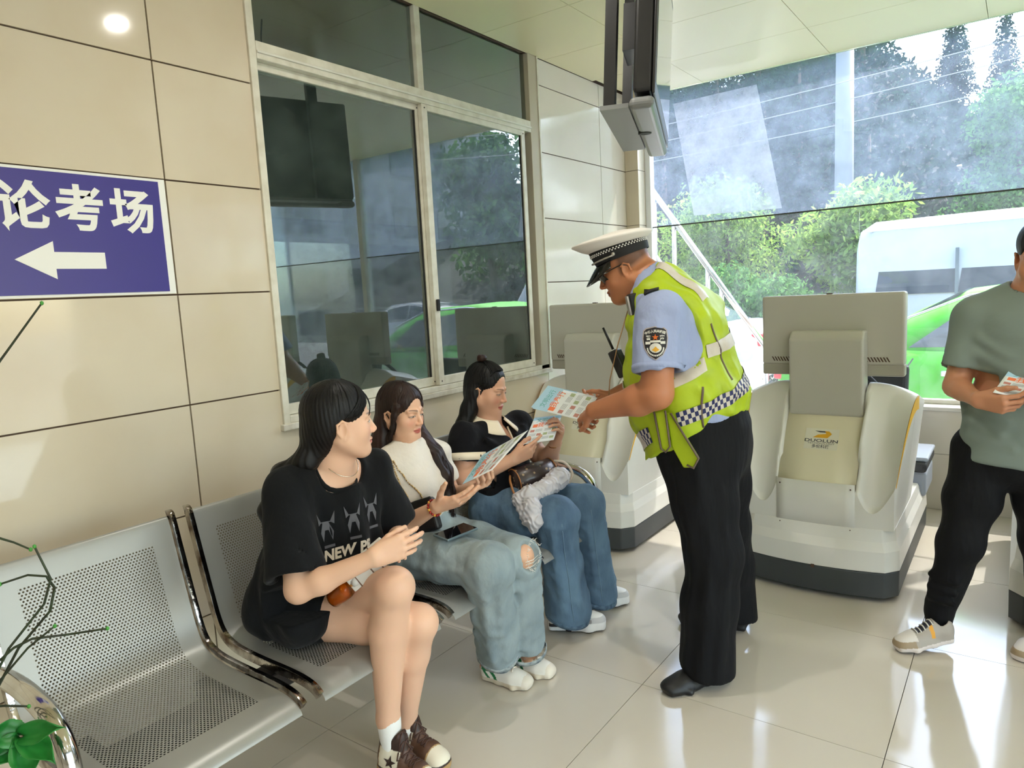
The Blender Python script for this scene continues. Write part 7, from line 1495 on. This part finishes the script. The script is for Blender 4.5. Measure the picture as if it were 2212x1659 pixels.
    pt = colz((ALL, gry), (lambda a, b_, c: c < 0.024, S(232, 222, 218)), (lambda a, b_, c: (a > 0.70) & (c > 0.024) & (c < 0.046), snd), (lambda a, b_, c: (a > 0.66) & (c >= 0.046), wht), (lambda a, b_, c: (a > 0.34) & (a < 0.64) & (np.abs(b_) < 0.42) & (c > 0.05), S(34, 34, 52)), (lambda a, b_, c: (np.abs(a-0.40) < 0.03) & (c > 0.045) & (np.abs(b_) > 0.42), S(236, 170, 60)), (lambda a, b_, c: c < 0.005, S(120, 96, 84)))
    lw = mat('lace_pale', S(232, 228, 222), 0.8)
    shoe(t, (2.275, 3.085, 0.032), (2.085, 2.945, 0.0), (0.12, 0.08, 1), 0.043, 0.090, 0.026, pt, lace=(lw, 5, 'bar', False)); shoe(t, (2.575, 3.30, 0.0), (2.480, 3.070, 0.0), (0, 0, 1), 0.043, 0.090, 0.026, pt, lace=(lw, 5, 'bar', False))
man_grey()
# ================================================================== things held and carried
M_paper = mat('leaflet_paper', S(236, 240, 242), 0.5); M_pblue = mat('leaflet_blue', S(178, 214, 236), 0.5); M_teal = mat('print_teal', S(110, 178, 180), 0.6); M_or = mat('print_orange', S(244, 128, 82), 0.6); M_txt = mat('print_text_grey', S(170, 172, 176), 0.6); M_pic = mat('print_brown', S(196, 134, 124), 0.6); M_pic2 = mat('print_green', S(170, 182, 140), 0.6)
def leaflet(label, BL, TL, TR, BR, blue=0.35, cols=1, group='leaflets', curve=0.0, rot=False):
    BL, TL, TR, BR = [np.asarray(q, float) for q in (BL, TL, TR, BR)]
    n0 = unit(np.cross(TR-TL, TL-BL)); n0 = n0 if n0 @ np.array((0.6, -0.8, 0.35)) > 0 else -n0      # printed side
    def P(u, v, e=0.0):
        if rot: u, v = 1-v, u
        return (BL*(1-u)+BR*u)*(1-v)+(TL*(1-u)+TR*u)*v+n0*(e+curve*math.sin(math.pi*u))
    b = MB(); b.grid(lambda u, v: tuple(P(u, v)), 10, 8); o = build('leaflet', b, M_paper, None, solid=0.0008); o.location = (0, 0, 0); tag(o, label, 'leaflet', group)
    def R(u0, u1, v0, v1, m, nm, e=0.0009, nx=6): bb = MB(); bb.grid(lambda u, v: tuple(P(u0+(u1-u0)*u, v0+(v1-v0)*v, e)), nx, 2); return build(nm, bb, m, o)
    def TX(s, u, v, size, m, nm, e=0.0013):
        w = np.linalg.norm(P(1, .5)-P(0, .5)); hh = np.linalg.norm(P(.5, 1)-P(.5, 0)); V, F = text_mesh(s, size, size*0.012, sub=1); bb = MB(); bb.add([P(u+x/w, v+y/hh, e) for x, y in V], F); return build(nm, bb, m, o)
    w = np.linalg.norm(P(1, .5)-P(0, .5))
    R(0.0, 1.0, 1-blue, 1.0, M_pblue, 'blue_header')
    TX('文明出行', 0.52, 0.86, w*0.19, M_teal, 'heading'); TX('我奉行', 0.58, 0.67, w*0.23, M_or, 'heading'); R(0.08, 0.24, 0.60, 0.72, M_or, 'picture', 0.0012, 2)
    for k, v in enumerate((0.46, 0.30, 0.14)):
        for j in range(2):
            u0 = 0.06+0.48*j; R(u0+(0.26 if (k+j) % 2 else 0.0), u0+(0.26 if (k+j) % 2 else 0.0)+0.14, v-0.04, v+0.05, M_pic if j == 0 else M_pic2, 'picture', 0.0012, 2)
            tb = MB(); a0 = u0+(0.0 if (k+j) % 2 else 0.17)
            for q in range(4): tb.grid(lambda u, vv, a0=a0, q=q, v=v: tuple(P(a0+0.23*u, v+0.045-q*0.026+0.010*vv, 0.0012)), 2, 1)
            tt = build('text_lines', tb, M_txt, o); tt['kind'] = 'stuff'
    return o
leaflet('leaflet held up by the seated woman in white, seen at a slant', (0.842, 1.870, 0.800), (0.814, 2.030, 0.870), (1.008, 2.060, 0.974), (0.957, 1.900, 0.858), rot=True)
leaflet('leaflet passed from the officer to the woman in the black polo', (0.769, 2.360, 0.839), (0.736, 2.500, 0.925), (0.804, 2.620, 0.922), (0.845, 2.480, 0.840), blue=0.12)
q = [np.array(p) for p in [[0.73, 2.488, 0.974], [0.74, 2.616, 1.052], [0.955, 2.662, 1.006], [0.945, 2.533, 0.928]]]; o2 = [p-np.array((0, 0, 0.004))+np.array((0.012, -0.006, 0)) for p in q]
leaflet('pale blue leaflet on top of the stack in the officer\'s hands', *q, blue=0.62, rot=True)
leaflet('leaflet under the pale blue one in the officer\'s hands', *o2, blue=0.3, rot=True)
leaflet('leaflet in the hand of the man in grey', (2.379, 2.860, 1.051), (2.420, 2.980, 1.113), (2.563, 3.020, 1.077), (2.519, 2.900, 1.016), blue=0.25)
# phones
M_case = mat('phone_case_white', S(234, 230, 224), 0.3); M_pscr = mat('phone_screen', S(12, 13, 16), 0.05, spec=0.8); M_pedge = mat('phone_edge_grey', S(120, 140, 150), 0.3, metal=0.5)
def phone(label, c, f, n, L_, Wd, body, T_=0.009, group=None, cam_=False):
    c = np.asarray(c, float); f = unit(f); n = unit(np.asarray(n, float)-f*np.dot(n, f)); s = np.cross(f, n); t = thing('phone', tuple(c), label, 'phone', group)
    M_ = Matrix(((f[0], s[0], n[0], c[0]), (f[1], s[1], n[1], c[1]), (f[2], s[2], n[2], c[2]), (0, 0, 0, 1)))
    build('case', MB().box((-L_/2, -Wd/2, -T_/2), (L_/2, Wd/2, T_/2), 0, M_), body, t, bevel=0.004, seg=3); build('screen', MB().box((-L_/2+0.004, -Wd/2+0.004, T_/2), (L_/2-0.004, Wd/2-0.004, T_/2+0.0006), 0, M_), M_pscr, t)
    if cam_:
        cb_ = build('camera_bump', MB().box((L_/2-0.040, -Wd/2+0.006, -T_/2-0.002), (L_/2-0.008, -Wd/2+0.040, -T_/2), 0, M_), mat('case_grey', S(150, 144, 138), 0.3), t, bevel=0.003)
        for x in (-0.05, 0.0, 0.03): build('case_band', MB().box((x-0.002, -Wd/2-0.0006, -T_/2-0.0006), (x+0.002, Wd/2+0.0006, -T_/2), 0, M_), mat('case_brown', S(120, 92, 76), 0.5), t)
phone('phone in a white printed case held by the woman in the black T-shirt', (0.936, 1.318, 0.714), (0.046, 0.045, 0.048), (-0.70, 0.60, -0.30), 0.155, 0.076, M_case, cam_=True)
phone('black phone lying on the thigh of the woman in white', (0.840, 1.820, 0.638), (0.05, 0.88, -0.02), (0.10, 0.0, 1.0), 0.158, 0.074, M_pedge)
# drink pouch in the lap of the woman in black
bt = thing('drink_bottle', (0.83, 1.335, 0.60), 'amber drink bottle lying in the lap of the woman in the black T-shirt', 'bottle')
ax_ = unit((0.35, 0.12, 0.28)); Mx = Matrix.Translation((0.855, 1.272, 0.622)) @ Vector(ax_).to_track_quat('Z', 'Y').to_matrix().to_4x4()
am = glass_mat('amber_plastic', (0.92, 0.62, 0.16, 1), 1.0, dust=0.2, dustcol=(0.75, 0.32, 0.05, 1), dscale=30)
build('bottle_body', MB().lathe([(0.0, -0.03), (0.020, -0.030), (0.027, -0.024), (0.028, 0.03), (0.024, 0.045), (0.012, 0.058), (0.012, 0.07)], n=18, M=Mx), am, bt); build('cap', MB().lathe([(0.0135, 0.066), (0.0135, 0.082), (0.0, 0.083)], n=16, M=Mx), mat('cap_clear_white', S(226, 224, 220), 0.4), bt); build('drink', MB().lathe([(0.0, -0.027), (0.018, -0.027), (0.0245, -0.022), (0.0255, 0.026), (0.0, 0.026)], n=18, M=Mx), mat('amber_drink', S(222, 140, 34), 0.1), bt)
# black chain bag of the woman in white
hb_ = thing('handbag', (0.735, 1.815, 0.60), 'small black shoulder bag with a gold chain beside the woman in white', 'handbag'); M_bag = mat('bag_black_leather', S(20, 20, 22), 0.45, bump=(60, 0.2, 0.002))
c = np.array((0.668, 1.795, 0.668)); f = unit((0.62, 0.20, 0.22)); n = unit((0.45, -0.80, 0.25)); n = unit(n-f*(n @ f)); s = np.cross(n, f); Mb = Matrix(((f[0], s[0], n[0], c[0]), (f[1], s[1], n[1], c[1]), (f[2], s[2], n[2], c[2]), (0, 0, 0, 1)))
build('bag_body', MB().box((-0.095, -0.060, -0.020), (0.095, 0.060, 0.020), 0, Mb), M_bag, hb_, bevel=0.012, seg=3); fl_ = build('flap', MB().box((-0.098, -0.005, 0.018), (0.098, 0.062, 0.026), 0, Mb), M_bag, hb_, bevel=0.005, seg=2); build('clasp', MB().box((-0.006, -0.018, 0.026), (0.006, 0.004, 0.030), 0, Mb), mat('gold_clasp', S(206, 170, 96), 0.25, metal=1.0), fl_)
M_ch = mat('chain_gold', S(206, 178, 130), 0.3, metal=1.0); ch = MB()
bvt = bvh_of(OBJ['white_tee'])
def onto(P_):
    out = []
    for p in P_:
        hit = bvt.find_nearest(Vector(p)); q = np.array(hit[0]); n_ = np.array(hit[1]); out.append(q+n_*0.004 if np.linalg.norm(p-q) < 0.05 else p)
    return out
for path in (onto(smooth3([(0.500, 1.765, 0.915), (0.538, 1.770, 0.915), (0.575, 1.775, 0.870), (0.620, 1.785, 0.80), (0.650, 1.790, 0.750), (0.655, 1.795, 0.725)], 12)), onto(smooth3([(0.580, 1.785, 0.860), (0.640, 1.805, 0.80), (0.680, 1.815, 0.755), (0.690, 1.815, 0.725)], 12))):
    for i in range(len(path)-1):
        d = path[i+1]-path[i]; L_ = np.linalg.norm(d); k = max(1, int(L_/0.0065))
        for j in range(k):
            p = path[i]+d*j/k; ch.sphere(p, (0.0040, 0.0032, 0.0040) if (i+j) % 2 else (0.0028, 0.0044, 0.0030), 6)
cho = build('chain_strap', ch, M_ch, hb_); cho['kind'] = 'stuff'
# brown monogram bag and grey cloth on the lap of the woman in black polo
def mono():
    m = mat('monogram_brown', S(62, 50, 48), 0.35, coat=0.3); nt = m.node_tree; p = nt.nodes['Principled BSDF']; tc = nt.nodes.new('ShaderNodeTexCoord'); v = nt.nodes.new('ShaderNodeTexVoronoi'); v.inputs['Scale'].default_value = 42; v.feature = 'F1'; r = nt.nodes.new('ShaderNodeMath'); r.operation = 'LESS_THAN'; r.inputs[1].default_value = 0.24
    mx = nt.nodes.new('ShaderNodeMix'); mx.data_type = 'RGBA'; mx.inputs[6].default_value = S(58, 48, 48); mx.inputs[7].default_value = S(150, 128, 100); L = nt.links.new; L(tc.outputs['Object'], v.inputs['Vector']); L(v.outputs['Distance'], r.inputs[0]); L(r.outputs[0], mx.inputs['Factor']); L(mx.outputs[2], p.inputs['Base Color']); return m
mg = thing('barrel_handbag', (0.74, 2.44, 0.62), 'brown monogram barrel handbag on the lap of the woman in the black polo', 'handbag'); M_tan = mat('leather_tan', S(160, 106, 60), 0.5)
a_, b__ = np.array((0.720, 2.345, 0.672)), np.array((0.800, 2.520, 0.690)); ax_ = unit(b__-a_); Mx = Matrix.Translation(a_) @ Vector(ax_).to_track_quat('Z', 'Y').to_matrix().to_4x4(); L_ = np.linalg.norm(b__-a_)
build('bag_body', MB().lathe([(0.0, 0.0), (0.050, 0.0), (0.058, 0.006), (0.059, L_*0.5), (0.058, L_-0.006), (0.050, L_), (0.0, L_)], n=28, M=Mx), mono(), mg)
for zz in (0.003, L_-0.003): build('edge_piping', MB().tube([Mx @ Vector((0.058*math.cos(a), 0.058*math.sin(a), zz)) for a in np.linspace(0, 2*math.pi, 29)], 0.003, 6, cap=False), M_tan, mg)
build('handle', MB().tube(smooth3([a_+np.array((-0.01, -0.01, 0.03)), a_+np.array((0.02, -0.05, 0.015)), a_+np.array((0.06, -0.075, -0.03)), a_+np.array((0.10, -0.06, -0.075))], 6), 0.0050, 8), M_tan, mg); build('handle', MB().tube(smooth3([b__+np.array((0.01, 0.005, 0.045)), b__+np.array((0.05, 0.03, 0.035)), b__+np.array((0.085, 0.035, -0.01)), b__+np.array((0.08, 0.01, -0.05))], 6), 0.0055, 8), mat('leather_pale', S(206, 190, 172), 0.4), mg)
G = SDF(); rs_ = random.Random(12)
sp = [np.array(q) for q in ((0.800, 2.270, 0.635), (0.835, 2.300, 0.645), (0.865, 2.350, 0.655), (0.870, 2.410, 0.668), (0.872, 2.465, 0.680), (0.868, 2.51, 0.680))]
G.chain(sp, [0.028, 0.036, 0.036, 0.038, 0.042, 0.030], 0.02); G.chain([(0.835, 2.285, 0.645), (0.875, 2.250, 0.610), (0.895, 2.232, 0.560), (0.890, 2.230, 0.530)], [0.030, 0.034, 0.030, 0.018], 0.02); G.rc((0.81, 2.26, 0.63), (0.86, 2.225, 0.56), 0.028, 0.018, 0.02)
def pleats(D_, X, Y, Z):
    a = X*60+Y*95+Z*70+1.6*np.sin(Y*70+Z*40)+1.2*np.sin(X*90-Z*55); b_ = X*110-Y*40+Z*120+1.5*np.sin(Y*60)
    return D_+0.0050*(np.abs(np.sin(a))-0.6)+0.0030*(np.abs(np.sin(b_))-0.6)
G.post = pleats
oc = cloth('folded_jacket', G, 0.0030, mat('cloth_grey_satin', S(196, 192, 196), 0.4, sheen=0.3), None, 1); tag(oc, 'crumpled light grey jacket on the lap of the woman in the black polo', 'jacket')
